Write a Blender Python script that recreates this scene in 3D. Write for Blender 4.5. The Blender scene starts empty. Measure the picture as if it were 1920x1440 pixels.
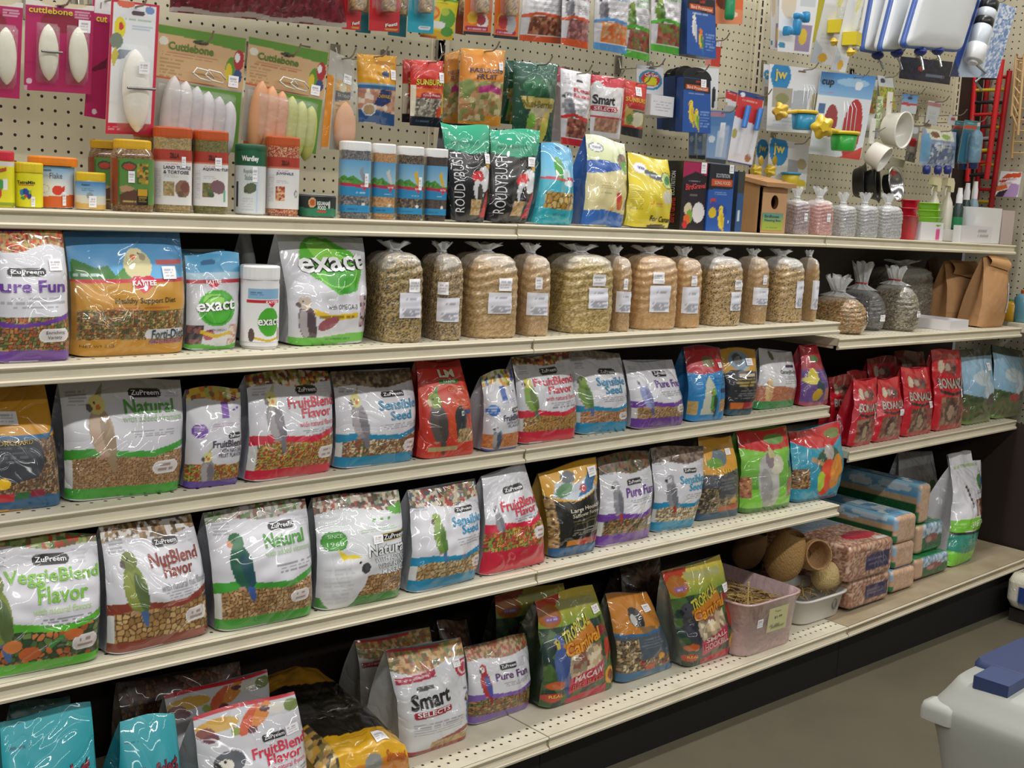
import bpy, bmesh, math
import numpy as np
from mathutils import Matrix, Vector

# ---------------------------------------------------------------- camera
scn = bpy.context.scene
COL = scn.collection
CAM = np.array([-1.82286, -2.35595, 1.36726])
CR = np.array([0.75037777, -0.65904572, 0.05091118])    # camera right
CU = np.array([0.06239056, 0.1472919, 0.98712335])      # camera up
CF = np.array([0.65805822, 0.73753904, -0.1516428])     # camera forward
FPX = 2238.61                                           # focal length in pixels of a 1920 wide frame
_cd = bpy.data.cameras.new('camera')
_cd.sensor_width = 36.0
_cd.lens = FPX / 1920 * 36.0
_cd.clip_start = .05
cam = bpy.data.objects.new('camera', _cd)
COL.objects.link(cam)
cam.matrix_world = Matrix([[CR[i], CU[i], -CF[i], CAM[i]] for i in range(3)] + [[0, 0, 0, 1]])
scn.camera = cam

# ---------------------------------------------------------------- world, ceiling light, exposure
scn.view_settings.view_transform = 'Standard'
scn.view_settings.look = 'None'
scn.view_settings.gamma = 1.0
scn.view_settings.use_curve_mapping = False
scn.view_settings.exposure = -.1
scn.cycles.use_denoising = True
scn.cycles.max_bounces = 6
scn.cycles.transparent_max_bounces = 10
w = bpy.data.worlds.new('shop_ambient')
scn.world = w
w.use_nodes = True
w.node_tree.nodes['Background'].inputs[0].default_value = (.95, 1.0, .98, 1)
w.node_tree.nodes['Background'].inputs[1].default_value = .105
def area(name, loc, sx, sy, power, col=(1, .975, .94), rot=(0, 0, 0)):
    L = bpy.data.lights.new(name, 'AREA')
    L.shape = 'RECTANGLE'; L.size = sx; L.size_y = sy; L.energy = power; L.color = col
    o = bpy.data.objects.new(name, L); COL.objects.link(o)
    o.location = loc; o.rotation_euler = rot
    return o
# rows of fluorescent tubes under the ceiling, along the aisle and the next ones
for i, x in enumerate((-2.6, -.9, .8, 2.5)):
    area('ceiling_tube_lamp', (x, -.42, 3.05), 1.45, .12, 19)
    area('ceiling_tube_lamp', (x, -2.3, 3.05), 1.45, .12, 28)
area('ceiling_tube_lamp', (-2.2, -5.2, 3.05), 3.6, .3, 62)
area('ceiling_tube_lamp', (1.4, -5.2, 3.05), 3.6, .3, 44)

# ---------------------------------------------------------------- helpers: colour, rays, objects
def lin(h):
    h = h.lstrip('#')
    c = np.array([int(h[i:i + 2], 16) / 255 for i in (0, 2, 4)])
    return np.where(c <= .04045, c / 12.92, ((c + .055) / 1.055) ** 2.4)
def ray(px, py):
    return CF + CR * (px - 960) / FPX - CU * (py - 720) / FPX
def on(axis, val, px, py):
    d = ray(px, py)
    return CAM + d * (val - CAM[axis]) / d[axis]
def ony(y, px, py): return on(1, y, px, py)
def onz(z, px, py): return on(2, z, px, py)
def depth(p): return float((np.asarray(p) - CAM) @ CF)
# places read off the photograph: zoomed views (origin and scale)
ZN = {'A1': (0, 0, 3.43), 'A2': (440, 0, 3.43), 'A3': (800, 0, 3.2), 'A4': (1340, 0, 3.272), 'A5': (1620, 120, 4.8),
      'B1': (0, 400, 3.556), 'B2': (500, 400, 3.2), 'B3': (1000, 400, 3.84), 'B4': (1400, 400, 3.6), 'B5': (1780, 400, 4.8),
      'C1': (0, 660, 4.0), 'C2': (440, 640, 3.4286), 'C3': (960, 620, 3.2), 'C4': (1300, 780, 3.0968),
      'D1': (0, 920, 3.692), 'D2': (360, 880, 3.3103), 'D3': (860, 800, 3.84), 'D4': (0, 1220, 3.2),
      'D5': (520, 1080, 3.84), 'D6': (900, 1030, 3.5556), 'D7': (1300, 980, 3.0968), 'D8': (1700, 1080, 4.0), 'D9': (1700, 780, 3.4286), 'PX': (0, 0, 1)}
def pq(z, *xy):
    ox, oy, s = ZN[z]
    return [(ox + xy[i] / s, oy + xy[i + 1] / s) for i in range(0, len(xy), 2)]

def nz(x, y, seed=0, oct=3):
    """smooth noise -1..1 from sums of sines"""
    r = np.random.default_rng(seed)
    o = np.zeros(np.broadcast(x, y).shape)
    for k in range(oct * 3):
        a = r.uniform(0, 2 * np.pi); f = r.uniform(.7, 1.4) * 2 ** (k // 3)
        o = o + np.sin((x * np.cos(a) + y * np.sin(a)) * f * 2 * np.pi + r.uniform(0, 7)) / (1 + k // 3)
    return o / 3.5

MATS = {}
def mat(name, build):
    if name not in MATS:
        m = bpy.data.materials.new(name); m.use_nodes = True
        nt = m.node_tree
        build(nt, nt.nodes, nt.links, nt.nodes['Principled BSDF'])
        MATS[name] = m
    return MATS[name]
def printed(name, rough, coat=0., bump=0., scale=20., metal=0., dist=.004, ridge=False):
    """any surface whose printed colour sits in the mesh's 'Col' attribute"""
    def b(nt, N, L, P):
        a = N.new('ShaderNodeAttribute'); a.attribute_name = 'Col'
        L.new(a.outputs['Color'], P.inputs['Base Color'])
        P.inputs['Roughness'].default_value = rough
        P.inputs['Metallic'].default_value = metal
        P.inputs['Coat Weight'].default_value = coat
        P.inputs['Coat Roughness'].default_value = .06
        if bump:
            tc = N.new('ShaderNodeTexCoord'); oi = N.new('ShaderNodeObjectInfo')
            ad = N.new('ShaderNodeVectorMath'); ad.operation = 'MULTIPLY_ADD'
            L.new(oi.outputs['Random'], ad.inputs[0]); ad.inputs[1].default_value = (37, 11, 23); L.new(tc.outputs['Object'], ad.inputs[2])
            n = N.new('ShaderNodeTexNoise'); n.inputs['Scale'].default_value = scale; n.inputs['Detail'].default_value = 2.; n.inputs['Distortion'].default_value = .8
            L.new(ad.outputs[0], n.inputs['Vector'])
            h = n.outputs['Fac']
            if ridge:
                m1 = N.new('ShaderNodeMath'); m1.operation = 'SUBTRACT'; L.new(h, m1.inputs[0]); m1.inputs[1].default_value = .5
                m2 = N.new('ShaderNodeMath'); m2.operation = 'ABSOLUTE'; L.new(m1.outputs[0], m2.inputs[0])
                m3 = N.new('ShaderNodeMath'); m3.operation = 'POWER'; L.new(m2.outputs[0], m3.inputs[0]); m3.inputs[1].default_value = .6
                h = m3.outputs[0]
            bp = N.new('ShaderNodeBump'); bp.inputs['Strength'].default_value = bump; bp.inputs['Distance'].default_value = dist
            L.new(h, bp.inputs['Height']); L.new(bp.outputs[0], P.inputs['Coat Normal'])
            b2 = N.new('ShaderNodeBump'); b2.inputs['Strength'].default_value = bump * (.16 if ridge else 1.); b2.inputs['Distance'].default_value = dist
            L.new(h, b2.inputs['Height']); L.new(b2.outputs[0], P.inputs['Normal'])
    return mat(name, b)
FILM = printed('glossy_printed_film', .34, 1., .9, 8., dist=.03, ridge=True)
FILM2 = printed('soft_printed_film', .4, .7, .8, 14., dist=.016, ridge=True)
SEEDBAG = printed('seeds_in_clear_film', .35, 1., .5, 28., dist=.012, ridge=True)
CARD = printed('printed_card', .42, .15)
PAPER = printed('paper', .8)
KRAFT = printed('kraft_paper', .75, 0, .35, 25., dist=.008)
PLAST = printed('plastic', .35, .2)
SOFTPL = printed('moulded_plastic', .5)
JARCL = printed('clear_jar_with_contents', .3, 1.)
METAL = printed('polished_steel', .2, 0, metal=1.)
WIRE = printed('hook_wire', .35, 0, metal=.8)
WOOD = printed('raw_pine', .6, 0, .15, 60., dist=.002)
STRAW = printed('woven_straw', .7, 0, .6, 120., dist=.006)
DARK = printed('dark_board', .7)
def _clear(tint, tr, rough):
    def b(nt, N, L, P):
        out = [n for n in N if n.type == 'OUTPUT_MATERIAL'][0]
        P.inputs['Base Color'].default_value = (*tint, 1); P.inputs['Roughness'].default_value = rough
        P.inputs['Coat Weight'].default_value = 1.; P.inputs['Coat Roughness'].default_value = .05
        t = N.new('ShaderNodeBsdfTransparent'); mx = N.new('ShaderNodeMixShader'); mx.inputs[0].default_value = tr
        t.inputs[0].default_value = (*(np.array(tint) * .3 + .7), 1)
        L.new(P.outputs[0], mx.inputs[1]); L.new(t.outputs[0], mx.inputs[2]); L.new(mx.outputs[0], out.inputs[0])
        n = N.new('ShaderNodeTexNoise'); n.inputs['Scale'].default_value = 45.; tc = N.new('ShaderNodeTexCoord'); L.new(tc.outputs['Object'], n.inputs['Vector'])
        bp = N.new('ShaderNodeBump'); bp.inputs['Strength'].default_value = .5; bp.inputs['Distance'].default_value = .01
        L.new(n.outputs['Fac'], bp.inputs['Height']); L.new(bp.outputs[0], P.inputs['Normal']); L.new(bp.outputs[0], P.inputs['Coat Normal'])
    return b
CLEAR = mat('clear_blister_plastic', _clear((.85, .87, .88), .86, .12))
HAZY = mat('hazy_clear_film', _clear((.8, .82, .83), .45, .2))
PINKBIN = mat('translucent_pink_plastic', _clear((.75, .55, .55), .35, .3))
BLUECL = mat('translucent_blue_plastic', _clear((.25, .42, .55), .45, .15))

def arc_t(n, w, d, seg, u=None):
    """parameters of a superellipse at even spacing along its outline (or at fractions U of it)"""
    t = np.linspace(0, 2 * np.pi, 4001); c, s = np.cos(t), np.sin(t)
    x = np.sign(c) * np.abs(c) ** (2 / n) * w; y = np.sign(s) * np.abs(s) ** (2 / n) * d
    L = np.concatenate([[0], np.cumsum(np.hypot(np.diff(x), np.diff(y)))])
    return np.interp((np.linspace(0, 1, seg, endpoint=False) if u is None else u % 1) * L[-1], L, t)
class MB:
    """collects vertices, faces and per vertex colours of ONE mesh object"""
    def __init__(s): s.v = []; s.f = []; s.c = []; s.sm = []; s.n = 0
    def add(s, v, f, c, smooth=True):
        v = np.asarray(v, float).reshape(-1, 3)
        c = np.asarray(lin(c) if isinstance(c, str) else c, float)
        if c.ndim == 1: c = np.tile(c, (len(v), 1))
        s.v.append(v); s.c.append(c)
        for a in f:
            a = np.asarray(a, int)
            if a.size: s.f.append(a + s.n); s.sm.append(smooth)
        s.n += len(v)
        return s
    def grid(s, pts, c, smooth=True, wrap=False):
        """pts (nv, nu, 3)"""
        pts = np.asarray(pts, float)
        nv, nu = pts.shape[:2]
        i = np.arange(nv * nu).reshape(nv, nu)
        a, b = i[:-1, :-1].ravel(), i[:-1, 1:].ravel()
        d, e = i[1:, 1:].ravel(), i[1:, :-1].ravel()
        F = np.stack([a, b, d, e], 1)
        if wrap: F = np.vstack([F, np.stack([i[:-1, -1], i[:-1, 0], i[1:, 0], i[1:, -1]], 1)])
        if not isinstance(c, str): c = np.asarray(c, float).reshape(-1, 3)
        return s.add(pts.reshape(-1, 3), [F], c, smooth)
    def box(s, lo, hi, c, R=None, o=None):
        x0, y0, z0 = lo; x1, y1, z1 = hi
        v = np.array([[x0, y0, z0], [x1, y0, z0], [x1, y1, z0], [x0, y1, z0], [x0, y0, z1], [x1, y0, z1], [x1, y1, z1], [x0, y1, z1]], float)
        if R is not None: v = v @ np.asarray(R).T
        if o is not None: v = v + o
        F = np.array([[0, 3, 2, 1], [4, 5, 6, 7], [0, 1, 5, 4], [1, 2, 6, 5], [2, 3, 7, 6], [3, 0, 4, 7]])
        return s.add(v, [F], c, False)
    def tube(s, pts, r, c, seg=8, cap=True):
        pts = np.asarray(pts, float)
        r = np.broadcast_to(r, (len(pts),))
        t = np.gradient(pts, axis=0); t /= np.linalg.norm(t, axis=1)[:, None] + 1e-12
        up = np.array([0, 0, 1.]) if abs(t[0, 2]) < .9 else np.array([0, 1., 0])
        rings = []
        a = np.linspace(0, 2 * np.pi, seg, endpoint=False)
        for k in range(len(pts)):
            n = up - t[k] * (up @ t[k]); n /= np.linalg.norm(n); b = np.cross(t[k], n); up = n
            rings.append(pts[k] + r[k] * (np.cos(a)[:, None] * n + np.sin(a)[:, None] * b))
        s.grid(rings, c, True, True)
        if cap:
            for R in (rings[0], rings[-1]):
                s.add(R, [np.arange(seg)[None, :]], lin(c) if isinstance(c, str) else c, False)
        return s
    def loft(s, prof, w, d, c, n=2., seg=32, cx=0, cy=0, caps=True, arc=False):
        """superellipse sections: prof = [(scale, z)] or [(sx, sy, z)]; c: colour or function(x, y, z, t)"""
        t = arc_t(n, w, d, seg) if arc else np.linspace(0, 2 * np.pi, seg, endpoint=False)
        ct, st = np.cos(t), np.sin(t)
        ux = np.sign(ct) * np.abs(ct) ** (2 / n) * w / 2; uy = np.sign(st) * np.abs(st) ** (2 / n) * d / 2
        P = []
        for q in prof:
            sx, sy, z = (q[0], q[0], q[1]) if len(q) == 2 else q
            P.append(np.stack([ux * sx + cx, uy * sy + cy, np.full(seg, z)], 1))
        P = np.array(P)
        col = c if isinstance(c, str) else (c(P[..., 0], P[..., 1], P[..., 2]) if callable(c) else c)
        if callable(c) or isinstance(c, str): s.grid(P, col, True, True)
        else: s.add(P.reshape(-1, 3), [], col)
        if caps:
            for k in (0, -1):
                q = P[k]; cc = col if isinstance(col, str) else (np.asarray(col).reshape(len(prof), seg, 3)[k] if np.asarray(col).size > 3 else col)
                s.add(q, [np.arange(seg)[None, ::(-1 if k == 0 else 1)]], cc, False)
        return s
    def xf(s, M, o=(0, 0, 0)):
        M = np.asarray(M)
        s.v = [v @ M.T + o for v in s.v]
        return s
    def build(s, name, material, parent=None, loc=None, rotz=0.):
        me = bpy.data.meshes.new(name)
        V = np.vstack(s.v); C = np.vstack(s.c)
        starts = []; loops = []; sm = []; n = 0
        for F, smooth in zip(s.f, s.sm):
            k = F.shape[1]
            starts.append(np.arange(len(F)) * k + n); loops.append(F.ravel()); n += F.size; sm.append(np.full(len(F), smooth))
        me.vertices.add(len(V)); me.vertices.foreach_set('co', V.ravel().astype(np.float32))
        lo = np.concatenate(loops); st = np.concatenate(starts)
        me.loops.add(len(lo)); me.loops.foreach_set('vertex_index', lo.astype(np.int32))
        me.polygons.add(len(st)); me.polygons.foreach_set('loop_start', st.astype(np.int32))
        me.polygons.foreach_set('use_smooth', np.concatenate(sm))
        at = me.color_attributes.new('Col', 'FLOAT_COLOR', 'POINT')
        at.data.foreach_set('color', np.hstack([C, np.ones((len(C), 1))]).ravel().astype(np.float32))
        me.update(calc_edges=True); me.validate()
        me.materials.append(material)
        o = bpy.data.objects.new(name, me); COL.objects.link(o)
        if parent is not None: o.parent = parent
        if loc is not None: o.location = loc
        if rotz: o.rotation_euler = (0, 0, rotz)
        return o

def tag(o, label, cat, group=None):
    o['label'] = label; o['category'] = cat
    if group: o['group'] = group
    return o
def thing(name, label, cat, loc=(0, 0, 0), rotz=0., group=None):
    o = bpy.data.objects.new(name, None); o.empty_display_size = .05
    COL.objects.link(o); o.location = loc; o.rotation_euler = (0, 0, rotz)
    return tag(o, label, cat, group)
def struct(o):
    o['kind'] = 'structure'; return o

# ---------------------------------------------------------------- lettering
_TX = {}
def letters(s, bold=0.):
    k = (s, bold)
    if k not in _TX:
        cu = bpy.data.curves.new('lettering', 'FONT'); cu.body = s; cu.resolution_u = 2; cu.offset = bold
        ob = bpy.data.objects.new('lettering', cu)
        me = bpy.data.meshes.new_from_object(ob)
        v = np.empty(len(me.vertices) * 3); me.vertices.foreach_get('co', v); v = v.reshape(-1, 3)[:, :2]
        me.calc_loop_triangles()
        f = np.empty(len(me.loop_triangles) * 3, np.int32); me.loop_triangles.foreach_get('vertices', f)
        bpy.data.objects.remove(ob); bpy.data.meshes.remove(me); bpy.data.curves.remove(cu)
        lo, hi = (v.min(0), v.max(0)) if len(v) else (np.zeros(2), np.ones(2))
        _TX[k] = ((v - lo) / (hi - lo + 1e-9), f.reshape(-1, 3), (hi - lo))
    return _TX[k]

# ---------------------------------------------------------------- printed artwork, evaluated on a grid of surface points
class Art:
    def __init__(s, u, v, a, seed=1):
        s.u, s.v, s.a, s.seed = u, v, a, seed      # a = width / height
        s.c = np.tile(lin('ffffff'), (u.size, 1)).reshape(*u.shape, 3); s.txt = []
    def put(s, m, col):
        s.c[m] = lin(col) if isinstance(col, str) else col
        return s
    def f(s, col): s.c[:] = lin(col); return s
    def r(s, u0, v0, u1, v1, col, sl=0.):
        vv = s.v - sl * (s.u - u0)
        return s.put((s.u >= u0) & (s.u <= u1) & (vv >= v0) & (vv <= v1), col)
    def e(s, u, v, ru, rv, col, rot=0.):
        x = (s.u - u) * s.a; y = s.v - v; c, n = math.cos(rot), math.sin(rot)
        return s.put(((x * c + y * n) / (ru * s.a)) ** 2 + ((y * c - x * n) / rv) ** 2 <= 1, col)
    def ring(s, u, v, ru, rv, t, col):
        x = (s.u - u) / ru; y = (s.v - v) / rv; d = np.hypot(x, y)
        return s.put((d <= 1) & (d >= 1 - t), col)
    def p(s, pts, col):
        m = np.zeros(s.u.shape, bool); n = len(pts)
        for i in range(n):
            (x0, y0), (x1, y1) = pts[i], pts[(i + 1) % n]
            if y0 == y1: continue
            m ^= ((y0 > s.v) != (y1 > s.v)) & (s.u < (x1 - x0) * (s.v - y0) / (y1 - y0) + x0)
        return s.put(m, col)
    def b(s, v0, v1, col, a=0., n=1., ph=0., a1=None):
        w0 = a * np.sin(2 * np.pi * (s.u * n + ph)); w1 = w0 if a1 is None else a1 * np.sin(2 * np.pi * (s.u * n + ph))
        return s.put((s.v >= v0 + w0) & (s.v <= v1 + w1), col)
    def g(s, v0, v1, ca, cb):
        t = np.clip((s.v - v0) / (v1 - v0), 0, 1)[..., None]
        m = (s.v >= v0) & (s.v <= v1)
        s.c[m] = (lin(ca) * (1 - t) + lin(cb) * t)[m]
        return s
    def s(s, pal, size, v0=0., v1=1., u0=0., u1=1., a=0., n=1., ph=0., gap=None, mask=None):
        """a heap of seeds, pellets or fruit: cells of SIZE (fraction of the height) in colours of PAL"""
        w = a * np.sin(2 * np.pi * (s.u * n + ph))
        m = (s.v >= v0 + (w if v0 > .001 else 0)) & (s.v <= v1 + (w if v1 < .999 else 0)) & (s.u >= u0) & (s.u <= u1)
        if mask is not None: m &= mask
        if not m.any(): return s
        x = s.u[m] * s.a / size; y = s.v[m] / size
        r = np.random.default_rng(s.seed + int(size * 1e4)); J = r.random((64, 64, 3))
        ix, iy = np.floor(x).astype(int), np.floor(y).astype(int)
        d1 = np.full(x.shape, 9.); d2 = d1.copy(); idx = np.zeros(x.shape)
        for dx in (-1, 0, 1):
            for dy in (-1, 0, 1):
                jx, jy = ix + dx, iy + dy; q = J[jx % 64, jy % 64]
                d = np.hypot(jx + .15 + .7 * q[:, 0] - x, jy + .15 + .7 * q[:, 1] - y)
                k = d < d1; d2 = np.where(k, d1, np.minimum(d2, d)); idx = np.where(k, q[:, 2], idx); d1 = np.where(k, d, d1)
        P = np.array([lin(h) for h in pal]); col = P[(idx * len(P)).astype(int) % len(P)]
        if gap: col = np.where((d2 - d1 < .16)[:, None], lin(gap), col)
        s.c[m] = col
        return s
    def l(s, u0, u1, v0, v1, n, col, seed=3, centre=False, sl=0.):
        """n lines of small print, too small to read"""
        vv = s.v - sl * (s.u - u0)
        k = np.floor((vv - v0) / (v1 - v0) * n).astype(int); fr = (vv - v0) / (v1 - v0) * n - k
        h = np.random.default_rng(seed).random((64, 97)); q = h[k % 64, np.floor(s.u * s.a * 55).astype(int) % 97]
        ins = (np.random.default_rng(seed + 5).random(64) * .18 * (u1 - u0))[k % 64]
        m = (k >= 0) & (k < n) & (fr > .22) & (fr < .72) & (q > .18) & (s.u > u0 + (ins if centre else 0)) & (s.u < u1 - ins)
        c = lin(col); s.c[m] = s.c[m] * .35 + c * .65
        return s
    def t(s, str_, u0, u1, v0, v1, col, sl=0., bold=.012, out=None, ob=.05, rot=0):
        """lettering that fills the rectangle u0..u1, v0..v1 (rot 1: reads upwards)"""
        if out: s.txt.append((str_, u0, u1, v0, v1, out, sl, ob, rot, 0))
        s.txt.append((str_, u0, u1, v0, v1, col, sl, bold, rot, 1))
        return s
    def badge(s, u0, u1, v0, v1, col, txt=None, tc='ffffff', sl=0., edge=None):
        """a rounded plaque"""
        hw, hh = (u1 - u0) / 2, (v1 - v0) / 2; x = (s.u - u0 - hw) * s.a; y = s.v - v0 - hh - sl * (s.u - u0 - hw)
        rr = min(hw * s.a, hh); dx = np.maximum(np.abs(x) - (hw * s.a - rr), 0); dy = np.maximum(np.abs(y) - (hh - rr), 0); d = np.hypot(dx, dy)
        if edge: s.put(d <= rr * 1.15, edge)
        s.put(d <= rr, col)
        if txt: s.t(txt, u0 + hw * .16, u1 - hw * .16, v0 + hh * .5, v1 - hh * .5, tc, sl)
        return s
    def bird(s, u, v, h, body, wing, head, beak='5a5048', crest=None, cheek=None, tail=None, belly=None, flip=1, tilt=.10, eye='181410', face=None):
        k = h / s.a * flip; r = tilt * flip
        s.e(u + .10 * k, v - .40 * h, .055 * abs(k), .22 * h, tail or wing, r * 2.2)
        s.e(u, v - .06 * h, .165 * abs(k), .33 * h, body, r)
        if belly: s.e(u - .05 * k, v - .08 * h, .10 * abs(k), .25 * h, belly, r)
        s.e(u + .08 * k, v - .12 * h, .085 * abs(k), .27 * h, wing, r * 2)
        if crest: s.p([(u - .10 * k, v + .32 * h), (u + .03 * k, v + .36 * h), (u + .10 * k, v + .56 * h), (u + .02 * k, v + .50 * h)], crest)
        s.e(u - .03 * k, v + .30 * h, .115 * abs(k), .125 * h, head)
        if face: s.e(u - .07 * k, v + .29 * h, .07 * abs(k), .075 * h, face)
        s.e(u - .135 * k, v + .265 * h, .04 * abs(k), .055 * h, beak, .3 * flip)
        if cheek: s.e(u - .015 * k, v + .265 * h, .035 * abs(k), .035 * h, cheek)
        s.e(u - .06 * k, v + .325 * h, .016 * abs(k), .018 * h, eye)
        s.e(u - .03 * k, v - .385 * h, .05 * abs(k), .022 * h, 'b08878')
        return s

def paint(mb, S, art, pw, ph, a, seed=1, off=.0012, cell=1.8, lo=6, hi=190):
    """a printed front: a grid on S(u, v) coloured by ART, and its lettering lying on it"""
    nu = int(np.clip(pw / cell, lo, hi)); nv = int(np.clip(ph / cell, lo, hi))
    u, v = np.meshgrid(np.linspace(0, 1, nu + 1), np.linspace(0, 1, nv + 1))
    A = Art(u, v, a, seed)
    art(A)
    mb.grid(S(u, v), A.c)
    for (s, u0, u1, v0, v1, col, sl, bold, rot, lay) in A.txt:
        p, f, _ = letters(s, bold)
        if not len(f): continue
        if rot: uu = u1 - p[:, 1] * (u1 - u0); vv = v0 + p[:, 0] * (v1 - v0)
        else: uu = u0 + p[:, 0] * (u1 - u0); vv = v0 + p[:, 1] * (v1 - v0) + sl * (uu - u0)
        if out_of(uu, vv): uu = np.clip(uu, .004, .996); vv = np.clip(vv, .004, .996)
        P = S(uu, vv); e = 2e-3
        du = S(np.clip(uu + e, 0, 1), vv) - S(np.clip(uu - e, 0, 1), vv); dv = S(uu, np.clip(vv + e, 0, 1)) - S(uu, np.clip(vv - e, 0, 1))
        n = np.cross(du, dv); n /= np.linalg.norm(n, axis=1)[:, None] + 1e-12
        mb.add(P + n * (off + lay * .0005), [f], col, False)
    return A
def out_of(u, v): return (u < 0).any() or (u > 1).any() or (v < 0).any() or (v > 1).any()
def rz(a): c, s = math.cos(a), math.sin(a); return np.array([[c, -s, 0], [s, c, 0], [0, 0, 1.]])

def sticker(parent, S, u, v, du, dv, art=None, name='price_sticker', off=.002, material=None, n=12):
    def T(q, r):
        uu = u + (np.asarray(q, float) - .5) * du; vv = v + (np.asarray(r, float) - .5) * dv; e = .01
        g1 = S(uu + e, vv) - S(uu - e, vv); g0 = S(uu, vv + e) - S(uu, vv - e); N = np.cross(g1, g0); N /= np.linalg.norm(N, axis=-1)[..., None] + 1e-12
        return S(uu, vv) + N * off
    mb = MB()
    def A_(a):
        a.f('f4f2f4')
        if art: art(a)
        else: a.l(.12, .88, .12, .85, 3, '8a8690', seed=int(u * 97) + 2)
    paint(mb, T, A_, 22, 22, 1., 3, off=.0006)
    return mb.build(name, material or PAPER, parent)
# ---------------------------------------------------------------- the shelving run: level -> depth and (x, deck height) knots of each bay
BW = 1.2192
LV = {1: (.301, [(-BW, 1.312, 0, 1.314), (0, 1.315, BW, 1.312), (BW, 1.312, 2.41, 1.300)]),
      2: (.376, [(-BW, 1.059, 0, 1.060), (0, 1.060, BW, 1.064), (BW, 1.015, 2.37, 1.011)]),
      3: (.368, [(-BW, .799, 0, .804), (0, .804, BW, .813), (BW + .125, .660, 2.43, .668)]),
      4: (.431, [(-BW, .541, 0, .529), (0, .529, BW, .525)]),
      5: (.501, [(-BW, .143, 0, .151), (0, .152, BW, .166), (BW, .166, 2.42, .197)])}
def shelfz(l, x):
    b = LV[l][1]
    k = next((q for q in b if q[0] - .002 <= x <= q[2]), b[0] if x < 0 else b[-1])
    t = (x - k[0]) / (k[2] - k[0]); return k[1] * (1 - t) + k[3] * t

def wallmat(name, base, hole, dark):
    def b(nt, N, L, P):
        P.inputs['Roughness'].default_value = .55
        g = N.new('ShaderNodeNewGeometry'); sp = N.new('ShaderNodeSeparateXYZ'); L.new(g.outputs['Position'], sp.inputs[0])
        ax = {'x': ('X', .0038), 'y': ('Y', .0)}[dark]
        def fr(o, ph):
            m = N.new('ShaderNodeMath'); m.operation = 'MULTIPLY_ADD'; L.new(o, m.inputs[0]); m.inputs[1].default_value = 1 / .0254; m.inputs[2].default_value = ph
            f = N.new('ShaderNodeMath'); f.operation = 'FRACT'; L.new(m.outputs[0], f.inputs[0])
            s = N.new('ShaderNodeMath'); s.operation = 'SUBTRACT'; L.new(f.outputs[0], s.inputs[0]); s.inputs[1].default_value = .5
            q = N.new('ShaderNodeMath'); q.operation = 'MULTIPLY'; L.new(s.outputs[0], q.inputs[0]); L.new(s.outputs[0], q.inputs[1])
            return q.outputs[0]
        a = N.new('ShaderNodeMath'); a.operation = 'ADD'; L.new(fr(sp.outputs[ax[0]], .35), a.inputs[0]); L.new(fr(sp.outputs['Z'], .72), a.inputs[1])
        c = N.new('ShaderNodeMath'); c.operation = 'LESS_THAN'; L.new(a.outputs[0], c.inputs[0]); c.inputs[1].default_value = .0135
        mx = N.new('ShaderNodeMix'); mx.data_type = 'RGBA'; L.new(c.outputs[0], mx.inputs[0])
        nn = N.new('ShaderNodeTexNoise'); nn.inputs['Scale'].default_value = 3.; L.new(g.outputs['Position'], nn.inputs['Vector'])
        m2 = N.new('ShaderNodeMix'); m2.data_type = 'RGBA'; L.new(nn.outputs['Fac'], m2.inputs[0]); m2.inputs[6].default_value = (*lin(base), 1); m2.inputs[7].default_value = (*(lin(base) * .88), 1)
        L.new(m2.outputs[2], mx.inputs[6]); mx.inputs[7].default_value = (*lin(hole), 1)
        L.new(mx.outputs[2], P.inputs['Base Color'])
    return mat(name, b)
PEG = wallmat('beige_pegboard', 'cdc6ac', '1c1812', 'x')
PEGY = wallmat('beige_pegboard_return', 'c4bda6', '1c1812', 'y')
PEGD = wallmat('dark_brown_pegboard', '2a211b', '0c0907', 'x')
def _deck(nt, N, L, P):
    """cream steel shelf with rows of round holes near its front edge and a little dirt"""
    P.inputs['Roughness'].default_value = .4
    tc = N.new('ShaderNodeTexCoord'); sp = N.new('ShaderNodeSeparateXYZ'); L.new(tc.outputs['Object'], sp.inputs[0])
    def M(op, a, b=None, c=None):
        m = N.new('ShaderNodeMath'); m.operation = op
        for i, q in enumerate((a, b, c)):
            if q is None: continue
            if isinstance(q, (int, float)): m.inputs[i].default_value = q
            else: L.new(q, m.inputs[i])
        return m.outputs[0]
    def sq(o, ph): f = M('SUBTRACT', M('FRACT', M('MULTIPLY_ADD', o, 1 / .0254, ph)), .5); return M('MULTIPLY', f, f)
    h = M('LESS_THAN', M('ADD', sq(sp.outputs[0], .0), sq(sp.outputs[1], .12)), .02)
    h = M('MULTIPLY', h, M('LESS_THAN', sp.outputs[1], .076)); h = M('MULTIPLY', h, M('GREATER_THAN', sp.outputs[1], .02))
    n = N.new('ShaderNodeTexNoise'); n.inputs['Scale'].default_value = 14.; n.inputs['Detail'].default_value = 5.; L.new(tc.outputs['Object'], n.inputs['Vector'])
    r = N.new('ShaderNodeValToRGB'); L.new(n.outputs['Fac'], r.inputs[0])
    r.color_ramp.elements[0].position = .2; r.color_ramp.elements[0].color = (*lin('c6bda6'), 1); r.color_ramp.elements[1].position = .5; r.color_ramp.elements[1].color = (*lin('d8d1bb'), 1)
    mx = N.new('ShaderNodeMix'); mx.data_type = 'RGBA'; L.new(h, mx.inputs[0]); L.new(r.outputs[0], mx.inputs[6]); mx.inputs[7].default_value = (*lin('1a1612'), 1)
    L.new(mx.outputs[2], P.inputs['Base Color'])
DECK = mat('cream_perforated_shelf', _deck)
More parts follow.
